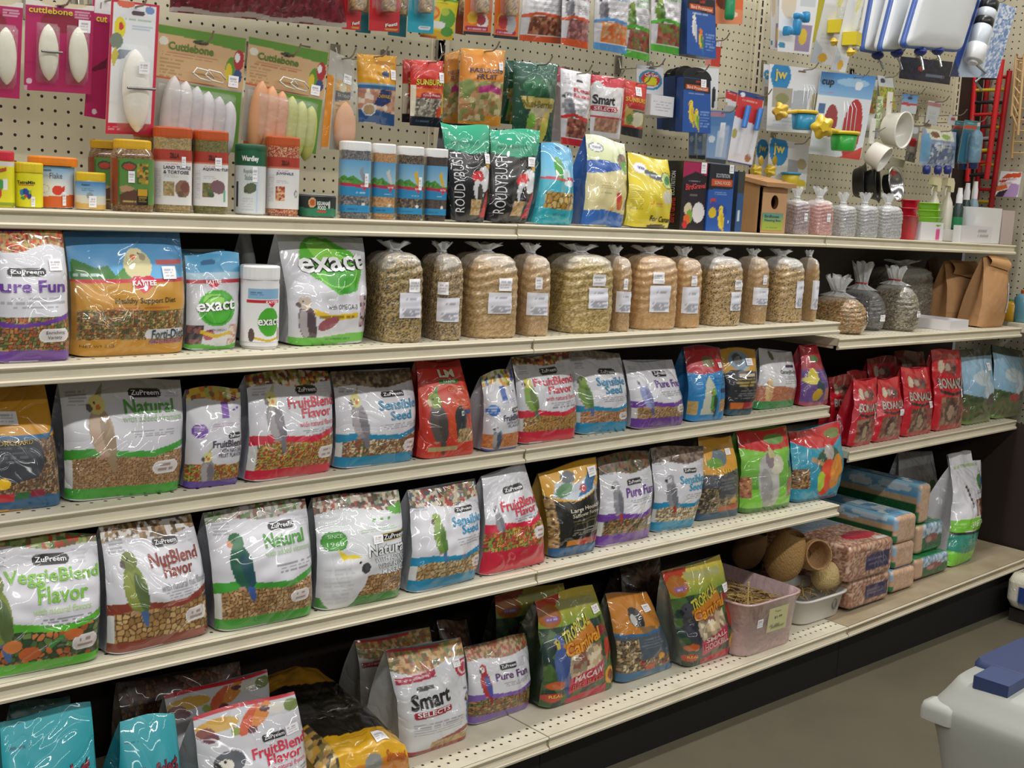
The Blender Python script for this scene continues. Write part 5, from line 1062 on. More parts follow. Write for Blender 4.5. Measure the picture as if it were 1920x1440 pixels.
def igua(a): a.f('1c2420'); a.b(0, .42, '2f7a58', .02, 2.); a.e(.42, .68, .055, .26, 'c8a878'); a.e(.42, .68, .04, .18, 'b0582c'); a.t('IGUANA', .49, .66, .56, .76, 'e0e8e0', -.05, .03); a.t('FOOD', .50, .62, .34, .54, 'e0e8e0', -.05, .03); a.r(.5, .2, .63, .28, 'c8402c'); a.e(.68, .6, .02, .2, 'c8c8c8')
jar('food_can', 'short black and green iguana food can', 'A2', 405, 646, 1248, 1258, 1380, -.235, '8a8c8c', igua, None, '9a9c9c', 2., (.04, .97), .99, -.5, False, cat='can', ridged=False)
def kayt(kind, body):
    def f(a):
        a.f('4a98c8'); a.g(.55, 1, '9cc4d0', '5a98c4'); a.p([(0, .58), (.3, .70), (.36, .66), (.45, .70), (.55, .62), (.62, .58), (1, .56), (1, .5), (0, .5)], '4a8a34'); a.s(['4a8a34', '3a7428', '68a048'], .04, .5, .64, .0, .5)
        a.e(.60, .70, .035, .14, body, .3); a.e(.59, .82, .02, .05, body); a.b(.49, .55, 'b02c48', .012, 1.2); a.b(0, .49, '2a84b4', .012, 1.2); a.s(kind, .03, .12, .32); a.b(.10, .13, '2f8ab8'); a.p([(.56, .56), (.70, .56), (.63, .40)], 'c83048'); a.t('KAYTEE', .57, .69, .49, .53, 'e8d8e0', 0, .02); a.l(.5, .66, .36, .4, 1, 'b0d8e8'); a.e(.62, .16, .03, .03, 'd8d8d8'); a.l(.34, .55, .03, .08, 1, '184a74')
    return f
KG = [['6a6a6c', '4c4c50', '8a888a'], ['b88a5c', 'a0744a', 'c89c70'], ['3c3838', '5a5048', '8a7458'], ['3c3838', '5a4a40', '4a4444']]
for i, (xl, xr, y0, y1, yb, wh) in enumerate(((655, 870, 910, 968, 1386, 'first of four, with a grey crested bird'), (862, 1026, 925, 985, 1394, 'second of four, with tan seeds'), (1022, 1206, 942, 998, 1396, 'third of four, with a yellow bird and dark seeds'), (1200, 1358, 956, 1010, 1402, 'last of four, touching the black pouches'))):
    jar('treat_jar', 'white lidded blue labelled seed jar, ' + wh, 'A2', xl, xr, y0, y1, yb, -.23, 'e8e8e8', kayt(KG[i], ['8a9098', 'c8c4b8', 'd0a82c', 'd0a82c'][i]), KG[i], '', 4., (.09, .86), 1., -.45, False, tags=[(.66, .62, .06, .26)] if i % 2 == 0 else (), group='white lidded seed jars')
# ---- top shelf: pouches, boxes, birdhouse
def roudy(a):
    a.f('17171a'); a.p([(0, .74), (.5, .70), (1, .74), (1, 1), (0, 1)], '1c9a74'); a.g(.74, 1, '148a64', '2ab088'); a.t('MAINTENANCE', .12, .70, .79, .825, '0f6a50', .02, .0)
    a.t('ROUDYBUSH', .06, .27, .10, .70, 'd0d0d4', 0, .0, rot=1); a.e(.78, .45, .20, .13, 'd8d8da'); a.e(.60, .47, .15, .06, 'c8242c', .5); a.e(.62, .32, .13, .12, 'd0d0d2', .2); a.e(.66, .28, .08, .12, '202024'); a.s(['c0a074', 'a88858', 'd0b488'], .02, .08, .24, .45, .72); a.p([(.72, 0), (.95, 0), (.95, .4), (.80, .22)], 'b82430'); a.e(.75, .46, .02, .015, '202020'); a.e(.93, .63, .12, .07, 'd8b03a'); a.b(0, .06, '1c1c20'); a.r(.80, .66, 1, .72, '15182c')
bag('feed_pouch', 'black pouch with a teal zip top, beside the last white lidded jar', 'A3', (85, 732, 378, 762, 356, 1318, 162, 1314), 1, .07, roudy, '18181a', y=-.265, tags=[(.86, .66, .16, .10)], zmax=2, seed=41)
bag('feed_pouch', 'black pouch with a teal zip top, beside the light blue bag', 'A3', (380, 768, 682, 788, 612, 1330, 372, 1316), 1, .07, roudy, '18181a', y=-.262, tags=[(.80, .66, .18, .10)], zmax=2, seed=42)
def kblue(a):
    a.f('38a8bc'); a.g(.58, 1, '7cc0d8', '4aa0d0'); a.e(.42, .68, .14, .15, '3a8a34'); a.e(.38, .72, .10, .11, '4a9a3c'); a.e(.62, .62, .13, .08, 'c8dce0'); a.b(.545, .575, 'b83c50', .01, 1.1); a.p([(.62, .60), (.88, .60), (.74, .50)], 'c8304c'); a.e(.72, .52, .17, .04, 'd8e8ec'); a.s(['b8903c', 'c8a45a', 'a87c30', 'd0b878'], .09, .19, .40, .10, .95, gap='6a5420'); a.b(0, .19, '24a0b0', .01, 1.3); a.t('NET WT 6 OZ', .35, .68, .11, .14, '1a4a58', 0, .0); a.e(.5, .94, .1, .02, '2a6a94')
bag('feed_pouch', 'light blue pouch with yellow biscuits on the top shelf', 'A3', (690, 848, 868, 885, 884, 1340, 645, 1335), 1, .08, kblue, '2a90a8', y=-.262, zmax=2, seed=43)
def vitag(a):
    a.f('d8cc98'); a.g(.72, 1, 'c8d098', 'e0e4c8'); a.e(.2, .87, .16, .045, 'e8e8e8'); a.ring(.2, .87, .17, .05, .15, '6a7a8a'); a.t('Vitakraft', .1, .3, .86, .885, '3a4a7a', 0, .0); a.p([(0, .58), (.3, .60), (.75, .66), (.8, .72), (.3, .74), (0, .72)], '2c5aa8'); a.e(.82, .76, .13, .09, '8a6a5c'); a.e(.86, .7, .11, .07, '5a9a4a'); a.ring(.84, .73, .17, .12, .1, '4a5a6a'); a.l(.2, .62, .42, .5, 3, 'a88a3c'); a.l(.2, .5, .36, .4, 1, '5a7a4a'); a.e(.7, .28, .09, .09, 'c85a2c'); a.e(.66, .34, .06, .06, 'b83a34'); a.e(.5, .20, .06, .03, 'dcb04a'); a.p([(.82, .2), (.98, .42), (1, .4), (.88, .2)], '2c4aa0'); a.b(0, .17, '3468b4', .02, .8)
bag('feed_pouch', 'cream and blue pouch with a green flap on the top shelf', 'A3', (955, 805, 1190, 855, 1190, 1357, 945, 1345), 1, .09, vitag, '2c5aa0', y=-.266, zmax=2, seed=44, wr=.006)
def canar(a):
    a.f('dcc832'); a.e(.22, .82, .14, .07, 'e8e8ec'); a.t('Vita', .16, .3, .80, .84, '3a4a8a', 0, .02); a.e(.5, .73, .22, .05, '4a5058', -.25); a.l(.3, .7, .71, .76, 1, 'c8ccd0'); a.e(.82, .68, .16, .11, 'c8d48a'); a.e(.82, .68, .10, .06, '4a8a4a', .5); a.ring(.82, .68, .17, .12, .1, '3a4a3c'); a.e(.8, .45, .14, .1, 'c8c4b0'); a.l(.03, .25, .25, .52, 9, '8a7a1c'); a.ring(.42, .36, .05, .03, .3, 'd86a2c'); a.l(.5, .7, .3, .36, 2, 'c87a2c'); a.t('For Canaries', .42, 1.02, .105, .185, '2a2614', -.04, .02); a.e(.62, .03, .22, .035, '4a3c14'); a.g(.0, .0, 'ffffff', 'ffffff')
bag('feed_pouch', 'yellow canary food pouch on the top shelf', 'A3', (1208, 922, 1450, 955, 1466, 1372, 1198, 1360), 1, .08, canar, 'c0ac24', y=-.268, zmax=2, seed=45, wr=.006)
def gravs(a): a.f('1c1a1c'); a.t('ECOTRITION', .35, .6, .50, .85, 'c8c8c8', 0, .02, rot=1); a.t('Bird Gravel', .3, .7, .1, .46, 'b8342c', 0, .03, rot=1)
def grav(a): a.f('241c26'); a.p([(0, .76), (.5, .86), (1, .80), (1, 1), (0, 1)], 'a82454'); a.l(.25, .75, .70, .74, 1, 'a8a8b0'); a.t('Bird', .12, .42, .58, .67, 'd0484c', .05, .03); a.t('Gravel', .42, .92, .60, .68, 'd0484c', .05, .03); a.e(.72, .26, .25, .15, 'e0dcdc'); a.e(.3, .3, .16, .10, 'd8c8a8'); a.e(.36, .2, .14, .10, '7aa83c'); a.e(.26, .15, .14, .08, 'd86a2c', .5); a.e(.2, .08, .1, .06, 'c83030'); a.l(.3, .7, .5, .53, 1, '8a7a80')
carton('food_box', 'black and crimson bird gravel box', 'A3', (1560, 968, 1690, 976, 1662, 1382, 1508, 1374), 1, .06, grav, '1c1a1c', y=-.262, sideart=gravs, tags=[(.82, .92, .22, .16)])
def wells(a): a.f('2858a8'); a.p([(0, .62), (1, .64), (1, 1), (0, 1)], '20222c'); a.t('ECOTRITION', .25, .8, .80, .86, 'b8bcc4', 0, .02); a.r(.08, .68, .96, .77, 'c8542c'); a.t('SONG FOOD', .2, .84, .695, .75, 'e8d0b8', 0, .01); a.e(.5, .3, .3, .1, '20489a'); a.e(.22, .44, .12, .05, 'c83a34'); a.e(.24, .38, .15, .07, '3a4a9a'); a.e(.22, .27, .15, .08, 'd8b828'); brd(a, .58, .2, .42, 'canary'); a.l(.2, .8, .54, .6, 2, '8aa8d8'); a.r(.86, .12, .92, .16, 'd8d8d8')
carton('food_box', 'blue box with a yellow canary and a black top, beside the birdhouse', 'A3', (1702, 985, 1852, 988, 1820, 1392, 1668, 1384), 1, .05, wells, '1c3c78', y=-.266, sideart=lambda a: (a.f('24262e'), a.b(0, .6, '244a94')), tags=[(.86, .94, .18, .13)])
carton('food_box', 'dark blue box squeezed between the canary box and the birdhouse', 'A3', (1866, 1040, 1905, 1020, 1890, 1392, 1850, 1390), 1, .05, lambda a: (a.f('2c5488'), a.b(.65, 1, '3a3c38'), a.r(.2, .18, .6, .36, 'c8d4dc')), '2a3a50', y=-.255)
# birdhouse
def house():
    y = -.27; A, B = ony(y, *pq('A4', 278, 1418)[0]), ony(y, *pq('A4', 428, 1420)[0])
    x0, x1 = A[0], B[0]; z = shelfz(1, x0) + .001; w_ = x1 - x0; h = ony(y, *pq('A4', 350, 1150)[0])[2] - z; d = .095
    o = thing('birdhouse', 'raw pine birdhouse with a round hole and a green sign', 'birdhouse', ((x0 + x1) / 2, y, z))
    def board(lo, hi, nm, c='c09468'): return MB().box(lo, hi, c).build(nm, WOOD, o)
    t = .012; hr = w_ * .15; hz = h * .68
    # front board with a real hole
    a = np.linspace(0, 2 * np.pi, 33)[:-1]; mb = MB()
    sq = []
    for q in a:
        c, s = np.cos(q), np.sin(q); k = min(w_ / 2 / max(abs(c), 1e-6), (h - hz if s > 0 else hz) / max(abs(s), 1e-6)); sq.append((c * k, hz + s * k))
    inn = [(np.cos(q) * hr, hz + np.sin(q) * hr * 1.15) for q in a]
    cor = [(w_ / 2, h), (-w_ / 2, h), (-w_ / 2, 0), (w_ / 2, 0)]
    for yy in (0, t):
        mb.grid([[(p[0], yy, p[1]) for p in inn], [(p[0], yy, p[1]) for p in sq]], 'c89c70', False, True)
        for k, c in enumerate(cor):
            j = [i for i in range(32) if abs(math.atan2(c[1] - hz, c[0]) % (2 * np.pi) - a[i]) < .25]
            i0 = int(((math.atan2(c[1] - hz, c[0])) % (2 * np.pi)) / (2 * np.pi) * 32); p, q = sq[i0 % 32], sq[(i0 + 1) % 32]
            mb.add([(p[0], yy, p[1]), (c[0], yy, c[1]), (q[0], yy, q[1])], [np.array([[0, 1, 2]])], 'c89c70', False)
    mb.grid([[(p[0], 0, p[1]) for p in inn], [(p[0], t, p[1]) for p in inn]], '6a4a30', True, True)
    fb_ = mb.build('front_board', WOOD, o)
    for sx in (-1, 1): board((sx * w_ / 2 - (t if sx > 0 else 0), t, 0), (sx * w_ / 2 + (0 if sx > 0 else t), d, h * 1.16 if sx else h), 'side_board', 'b88a5c')
    board((-w_ / 2 + t, t, 0), (w_ / 2 - t, d, t), 'floor_board'); board((-w_ / 2 + t, d - t, t), (w_ / 2 - t, d, h * 1.16), 'back_board', '8a6444')
    v = [(-w_ / 2 - .012, -.02, h + .001), (w_ / 2 + .012, -.02, h + .001), (w_ / 2 + .012, d + .02, h * 1.17 + .004), (-w_ / 2 - .012, d + .02, h * 1.17 + .004)]
    v = np.array(v + [(p[0], p[1], p[2] + t) for p in v]); MB().add(v, [np.array([[0, 3, 2, 1], [4, 5, 6, 7], [0, 1, 5, 4], [1, 2, 6, 5], [2, 3, 7, 6], [3, 0, 4, 7]])], 'b08458', False).build('roof_board', WOOD, o)
    S = lambda u, v_: np.stack([(np.asarray(u) - .5) * w_, np.zeros_like(np.asarray(u, float)), np.asarray(v_) * h], -1)
    def sg(a_): a_.f('a8b848'); a_.g(.4, 1, 'a8b848', '5a9a8a')
    mb = MB(); paint(mb, lambda u, v_: S(.04 + np.asarray(u) * .84, .06 + np.asarray(v_) * .38) + np.array([0, -.0012, 0]), lambda a_: (sg(a_), a_.t('Birdhouse', .1, .8, .72, .9, '2c6a80', 0, .02), a_.t('Nesting Box', .1, .9, .48, .64, '2c6a80', 0, .02), a_.l(.2, .8, .1, .2, 1, '5a6a2c')), 40, 36, 1.2, 3, off=.0004)
    mb.build('green_sign', CARD, fb_)
house()
PER = {'pink': ['c89a94', 'b88480', 'd8b0a8', 'a87874'], 'grey': ['9a9a9a', 'b4b4b4', '828286', 'c4c4c4'], 'mauve': ['a89698', '948488', 'bcacac', '847478']}
for i, (xl, xr, yt, yb, p, wh) in enumerate(((432, 572, 1225, 1428, 'mauve', 'mauve gravel, touching the birdhouse'), (566, 715, 1225, 1432, 'pink', 'pink gravel'), (716, 858, 1258, 1436, 'grey', 'grey gravel, first of three'), (846, 992, 1258, 1438, 'grey', 'grey gravel, middle of three'), (980, 1138, 1262, 1440, 'grey', 'grey gravel against the red scoops'))):
    sack('small clear tied bag of ' + wh, 'A4', xl, xr, yt, yb, 1, .075, PER[p], [(.8, .5, .16, .24)] if i < 2 else [], .6, y=-.285, tops='dcdede', tie='d8d8d8', group=None, fh=.035, name='gravel_bag')
# ---------------------------------------------------------------- goods hanging on the pegboard
def bone(o, S, u, v, w_, h, dp, col, rot=0., name='cuttlebone', m=None, k=2.1):
    """a flattened spindle lying on a card"""
    c = S(np.array([u]), np.array([v]))[0]
    mb = MB(); zz = np.linspace(-1, 1, 19); pr = [(max(.02, (1 - abs(z) ** k)) ** .62, max(.02, (1 - abs(z) ** k)) ** .5, z * h / 2) for z in zz]
    mb.loft(pr, w_, dp, col, 2., 20)
    cs, sn = math.cos(rot), math.sin(rot)
    mb.xf([[cs, 0, sn], [0, 1, 0], [-sn, 0, cs]], c + np.array([0, -dp / 2 - .0005, 0]))
    return mb.build(name, m or SOFTPL, o)
MAG, MAGD = 'b01c5c', '90184c'
def mcard(a):
    a.f(MAG); a.r(0, .945, 1, 1, 'e4dcd4'); a.e(.55, 1.0, .35, .05, 'd8c8a8'); a.t('cuttlebone', .04, .68, .865, .935, 'd8cc3c', 0, .02); a.e(.5, .78, .28, .12, '8c1c34'); a.l(.72, .97, .84, .93, 3, 'd8b8c8', 4); a.r(.0, 0, .04, .05, 'c8a0b0'); a.badge(.03, .12, .07, .14, 'd8c0cc'); a.e(.5, .96, .08, .015, '5a3040')
def two(o, S, u1, u2, w1=.15, bar=True, c='e6e2cc'):
    wd = np.linalg.norm(S(np.array([1.]), np.array([.5]))[0] - S(np.array([0.]), np.array([.5]))[0]); h = wd * 1.28
    for u in (u1, u2):
        if u is None: continue
        b = bone(o, S, u, .43, wd * w1 * 1.9, h * .62, .022, c)
        blister(o, S, u - w1 * 1.0, u + w1 * 1.0, .09, .76, .026)
    if bar and u1 is not None:
        mb = MB(); P = S(np.linspace(u1 - w1, u1 + w1, 6), np.full(6, .43)); P[:, 1] -= .0275; mb.tube(P, .0022, '8a8a88', 6); mb.build('wire_holder', WIRE, o)
o, S, O = card('hang_card', 'magenta cuttlebone card cut off at the photo edge', 'A1', (-330, -30, 148, 20, 124, 636, -340, 600), -.155, mcard, hooked='the magenta card at the photo edge', tags=[])
two(o, S, .20, .76, .15)
o, S, O = card('hang_card', 'magenta card with two white cuttlebones', 'A1', (165, -5, 605, 40, 584, 606, 152, 578), -.155, mcard, hooked='the card with two white cuttlebones', tags=[(.86, .76, .18, .14)])
two(o, S, .31, .75, .15)
card('hang_card', 'magenta card showing only the letters cut, behind the white cuttlebone card', 'A1', (598, -30, 760, -10, 690, 770, 540, 745), -.135, lambda a: (a.f(MAG), a.r(.1, .86, .8, 1, 'e4e0e0'), a.r(.3, .9, .34, .95, '3a2a34'), a.t('cut', .18, .62, .79, .84, 'd8cc3c', 0, .02), a.p([(.05, .38), (.75, .5), (.75, .42), (.3, .38)], '6a1838'), a.badge(.30, .52, .025, .07, 'd8c8d0')), hooked='the magenta card with the letters cut')
def wcard(a):
    a.f('c02440'); a.r(.045, .085, .93, .985, 'e2e4e6'); a.e(.3, .98, .18, .03, 'd86a50'); a.badge(.42, .70, .905, .935, '5a4a54'); a.e(.2, .80, .12, .08, 'e0d034'); a.e(.22, .81, .05, .03, 'c83a2c'); a.e(.14, .70, .13, .06, '7a8474'); a.l(.3, .9, .86, .88, 1, '8ab08a', 2); a.l(.45, .9, .79, .83, 2, 'a0b8c0', 4); a.p([(.08, .56), (.2, .64), (.45, .64), (.3, .57)], '7a8494'); a.p([(.04, .58), (.12, .66), (.2, .6), (.1, .5)], 'c8b84a'); a.l(.05, .3, .03, .06, 2, 'e8a0b0'); a.e(.8, .95, .1, .03, '7a90c0')
o, S, O = card('hang_card', 'tall white cuttlebone card with a red border and one big bone', 'A1', (716, -5, 1026, 35, 984, 868, 676, 860), -.19, wcard, hooked='the tall white cuttlebone card')
bone(o, S, .52, .33, .052, .148, .03, 'eae6da', -.02); blister(o, S, .22, .84, .02, .68, .034)
P = S(np.linspace(.24, .82, 6), np.full(6, .345)); P[:, 1] -= .036; MB().tube(P, .0025, '8c8c8c', 6).build('wire_holder', WIRE, o); sticker(o, S, .56, .50, .22, .09, off=.038)
def tcard(a):
    a.f('c8a478'); a.p([(0, 1), (1, 1), (1, .87), (.6, .90), (.35, .92), (0, .93)], '5a8a2c'); a.badge(.02, .12, .83, .90, 'd8d4c4'); a.t('Cuttlebone', .12, .63, .80, .87, '5a7a2c', 0, .03); a.l(.06, .72, .74, .785, 2, 'a85a30', 4); a.l(.04, .3, .55, .73, 6, '9a7a50', 5); a.p([(0, .56), (1, .54), (1, .52), (0, .54)], 'b8542c'); a.r(0, 0, 1, .54, 'a8a094'); a.p([(.35, .53), (1, .53), (1, 0), (.9, 0), (.82, .40)], '5a8a2c'); a.e(.86, .72, .08, .1, '5a8a2c'); a.e(.82, .68, .04, .08, 'd0b82c'); a.e(.93, .80, .06, .09, 'a82c34'); a.e(.91, .82, .03, .04, 'e0e0dc'); a.e(.93, .66, .05, .06, '3a4a7a'); a.e(.48, .895, .09, .02, '3a3a2c')
def multi(label, zone, q, cols, hk):
    o, S, O = card('hang_card', label, zone, q, -.16, tcard, hooked=hk, tags=[(.88, .61, .12, .1)], hu=.48, hv=.895)
    wd = np.linalg.norm(S(np.array([1.]), np.array([.5]))[0] - S(np.array([0.]), np.array([.5]))[0])
    for k, c in enumerate(cols):
        u = .13 + .134 * k
        bone(o, S, u, .235 - .012 * k, wd * (.205 - .006 * k), wd * (.80 - .035 * k), .034, c, .12, k=2.9)
    for s in (0, .14):
        pts = [S(np.array([x]), np.array([y]))[0] + [0, -.012, 0] for x, y in ((.38 + s, .62), (.42 + s, .67), (.55 + s, .66), (.62 + s, .61), (.58 + s, .575), (.46 + s, .585), (.38 + s, .62))]
        MB().tube(pts, .0018, 'd8d4c8', 6, False).build('clip', PLAST, o)
    blister(o, S, .03, .90, .005, .50, .042)
GREYB = ['b8b2ae', 'c0bab8', 'b4b0b0', 'c2bec0', 'b6b2b4', 'c4c0c4']
multi('tan cuttlebone card with six grey bones under a green top', 'A1', (1015, 152, 1585, 245, 1525, 985, 985, 900), GREYB, 'the six grey bones')
multi('tan cuttlebone card with three orange and three green bones', 'A2', (92, 232, 606, 335, 522, 992, 42, 900), ['c48c62', 'cc9468', 'c88e68', 'b0b45c', 'b8bc68', 'b4b864'], 'the orange and green bones')
# long maroon package at the top edge
card('millet_bag', 'dark maroon clear ended package at the top edge over the tan cards', 'PX', (322, -60, 640, -50, 650, 52, 318, 22), -.16, lambda a: (a.f('6a1424'), a.s(['6a1424', '5a1020', '7a1c2c', '84243a'], .12), a.r(.15, .68, .95, .86, 'd8d0c8', -.05), a.r(.2, .60, .7, .62, 'c8b04a'), a.b(0, .1, 'b8aca4', .03, 3)), bulge=.03, wr=.005, seed=4, back='4a1420', hooked='the maroon package', cat='bag')
# clear pouch with an orange cuttlebone
o, S, O = card('treat_pack', 'clear pack with an orange bone and a navy paper label', 'A2', (612, 320, 772, 392, 735, 965, 552, 960), -.15, lambda a: (a.f('b8b4a8'), a.r(0, .02, .26, .76, 'dc8c24'), a.r(.24, .0, .29, .76, 'd8c8a8'), a.r(.34, .36, .92, .74, 'd8a03c'), a.p([(.36, .5), (.92, .56), (.92, .64), (.36, .62)], '1c2a4c'), a.e(.62, .67, .14, .05, 'e0d8b0'), a.t('SEA TREAT', .42, .86, .565, .60, 'd8c8a0', .0, .0), a.r(.34, .36, .7, .50, 'd8b880'), a.l(.38, .66, .39, .48, 4, '8a5a2c')), hooked='the clear pack with the orange bone', tags=[(.75, .77, .3, .1)], m=FILM2)
bone(o, S, .66, .23, .052, .11, .028, 'cc9468', 0.); blister(o, S, .28, .99, .0, .80, .03)
def ylw(a):
    a.f('d89a1c'); a.p([(0, 0), (1, 0), (1, .52), (0, .54)], 'a8a49c'); a.s(['c89a7c', 'b8846c', 'd8b8a0', 'e0d0c0', 'a87868'], .07, .12, .52); a.r(0, .50, 1, .55, '3a6a9a'); a.p([(.35, .28), (.55, .25), (.8, .34), (.78, .48), (.5, .5)], '2a3a6a'); a.t('CHEWABLE', .42, .76, .38, .43, 'd8a84a', .0, .02); a.b(0, .19, '1f4a7c', .02, .8); a.p([(.3, .82), (.45, .6), (.5, .45), (.42, .66)], '5a8a3c'); a.ring(.24, .2, .17, .09, .15, 'd8dce0'); a.e(.24, .2, .13, .07, 'b09468'); a.e(.62, .88, .3, .03, 'b8781c'); a.e(.6, .72, .1, .05, '3a4a6a'); a.b(.55, .58, '8ab0c8')
card('treat_pouch', 'yellow and blue treat pouch hanging alone', 'A2', (785, 345, 1040, 362, 1024, 812, 796, 786), -.15, ylw, bulge=.02, wr=.004, hooked='the yellow and blue pouch', tags=[(.82, .72, .17, .14)], cat='pouch', hu=.4)
def sunb(a): a.f('c8281c'); a.t('SUNBURST', .1, .96, .62, .71, 'd8c83c', 0, .03, '5a3a14', .06); a.p([(0, .58), (.85, .58), (.95, .48), (.85, .42), (.15, .44), (0, .46)], 'd86a28'); a.badge(.2, .86, .425, .50, '9a1830'); a.t('Fancy Foods', .28, .8, .44, .485, 'e0c8b8', 0, .0); a.s(['8a8478', 'b0a898', '5a544c', 'c8c0b0', '7a7468'], .03, .14, .42); a.r(.0, .14, .1, .62, 'd8d0b8'); a.r(.9, .2, 1, .5, 'd8b828'); a.e(.82, .22, .09, .09, 'd84a28'); a.b(0, .14, '16202c'); a.l(.15, .6, .05, .1, 1, '5a6a7a'); a.b(.84, .86, 'a81c1c')
card('seed_pouch', 'red seed pouch hanging behind its twin beside the upright', 'A2', (1082, 382, 1280, 390, 1270, 800, 1075, 785), -.12, sunb, bulge=.015, back='8a1c1c', cat='pouch')
card('seed_pouch', 'red seed pouch with yellow lettering, front one beside the upright', 'A2', (1132, 384, 1342, 392, 1334, 822, 1126, 806), -.165, sunb, bulge=.016, hooked='the red seed pouches', back='8a1c1c', tags=[(.86, .74, .2, .15)], cat='pouch', wr=.003)
def fab(a): a.f('d8882c'); a.b(.92, 1, 'dc9634'); a.t('FABULOUS', .14, .90, .685, .745, '5a2c3c', 0, .02, 'e0c8a0', .05); a.t('FRUIT', .26, .72, .60, .665, '5a2c3c', 0, .02, 'e0c8a0', .05); a.s(['b8a470', '8a8a50', 'c89468', 'a8784c', 'd0c090', '7a8444'], .07, .05, .58); a.p([(.3, .50), (.6, .54), (.9, .48), (.88, .40), (.6, .45), (.32, .42)], 'b02c7a'); a.r(.58, .02, 1, .14, 'd8902c'); a.b(0, .04, 'd08a2c'); a.e(.12, .5, .12, .1, '8a9a5c', .6)
card('fruit_pouch', 'orange dried fruit pouch hanging behind its twin', 'A3', (108, 325, 196, 300, 186, 740, 92, 735), -.12, fab, bulge=.012, back='b8782c', cat='pouch')
card('fruit_pouch', 'orange dried fruit pouch with a magenta ribbon, front of its hook', 'A3', (203, 287, 470, 302, 440, 760, 188, 748), -.165, fab, bulge=.022, wr=.005, hooked='the orange dried fruit pouches', tags=[(.83, .78, .13, .1)], cat='pouch')
def nutri(a): a.f('1c4a34'); a.g(.75, 1, '1c5038', '22584a'); a.r(0, .80, 1, .83, '2a5a4a'); a.t('Lafeber', .3, .72, .66, .72, '3a7a5a', 0, .02); a.e(.4, .68, .26, .12, '2c6a44'); a.p([(.1, .56), (.9, .54), (.86, .37), (.2, .40)], 'b8a858'); a.t('Nutri-Berries', .15, .86, .42, .51, '7a6a28', 0, .02); a.e(.55, .32, .26, .14, 'b8b090'); a.s(['a88a5c', '8a7a50', 'c0a878'], .05, .05, .3, .3, .75); a.e(.38, .25, .10, .1, '7ab03c'); a.e(.72, .18, .1, .2, 'c8c04a'); a.e(.7, .3, .07, .05, 'd8b86a'); a.r(.2, .5, .23, .62, '16382a')
card('berry_pouch', 'dark green pouch hanging behind its twin with the yellow panel', 'A3', (476, 362, 560, 366, 525, 748, 440, 740), -.12, nutri, bulge=.012, back='183c2c', cat='pouch')
card('berry_pouch', 'dark green pouch with a yellow panel, front of its hook', 'A3', (522, 366, 790, 384, 746, 852, 512, 832), -.165, nutri, bulge=.02, wr=.005, hooked='the dark green pouches', back='183c2c', cat='pouch')
def rewards(c, kind, name, pel, tc='c8344c'):
    def f(a):
        a.f('e4e2e6'); a.l(.06, .25, .80, .95, 5, 'a8a8ae', 4); a.badge(.42, .66, .845, .885, '22242c'); [a.t(s, .30, .90, .71 - .075 * k, .765 - .075 * k, tc, 0, .02) for k, s in enumerate(name)]; brd(a, .18, .52, .42, kind); a.l(.38, .95, .44, .56, 5, '8a8a92', 6, True); a.s(pel, .05, .1, .36, gap=None); a.p([(0, .34), (.3, .38), (1, .33), (1, .38), (.3, .42), (0, .38)], c); a.b(0, .09, c); a.r(0, .09, .14, .34, 'd0ced2')
    return f
DR = ['8a4a34', 'a8604c', '6a3a2c', 'b8845c']
card('treat_pouch', 'pale treat pouch edge behind the white and red one', 'A3', (770, 400, 830, 405, 815, 850, 748, 845), -.11, lambda a: (a.f('c8bcc0'), a.b(.8, 1, 'b83c5c')), bulge=.008, back='b8b0b4', cat='pouch')
card('treat_pouch', 'white and red treat pouch hanging over the light blue bag', 'A3', (802, 408, 985, 446, 948, 884, 805, 862), -.17, rewards('d02c2c', 'grey', ['Real', 'Rewards'], DR), bulge=.018, wr=.004, hooked='the white and red treat pouch', back='d0c8cc', cat='pouch')
def ssel(a): a.f('e0dede'); a.b(.82, 1, 'c0283c', .01, 1.5); a.e(.15, .8, .14, .1, 'c8c8c8'); a.t('Smart', .02, .62, .52, .68, '2a2a30', .0, .03); a.badge(-.02, .72, .41, .50, 'b82c3c'); a.t('SELECTS', .05, .66, .425, .485, 'e8d8d8', 0, .02); a.s(['b08468', 'c89a80', 'a0705c'], .06, .06, .30, .1, .85); a.b(.30, .34, 'c03848'); a.b(0, .08, 'd8d4d4'); a.r(.84, .1, .9, .7, 'b8a8ac')
card('treat_pouch', 'white pouch with black script and a red zip top', 'A3', (985, 446, 1190, 470, 1155, 836, 978, 812), -.16, ssel, bulge=.016, wr=.003, hooked='the red zip top pouch', back='c0b8bc', cat='pouch')
def sbs(a): a.f('c83428'); a.t('SUNBURST', .05, .95, .62, .70, 'd8b83c', 0, .02); a.p([(.06, .56), (.95, .56), (.95, .20), (.06, .2)], 'b8a058'); a.badge(.1, .9, .50, .56, 'a8242c'); a.e(.6, .32, .28, .14, 'd8d4b8'); a.e(.25, .3, .14, .1, '6a8a3c'); a.r(.3, .44, .95, .48, '4a5a68'); a.b(0, .16, '20262c')
card('seed_pouch', 'small red and tan pouch under the white hang box', 'A3', (1182, 478, 1322, 505, 1290, 832, 1166, 806), -.15, sbs, bulge=.014, hooked='the small red and tan pouch', back='8a2c24', tags=[(.52, .82, .26, .16)], cat='pouch')
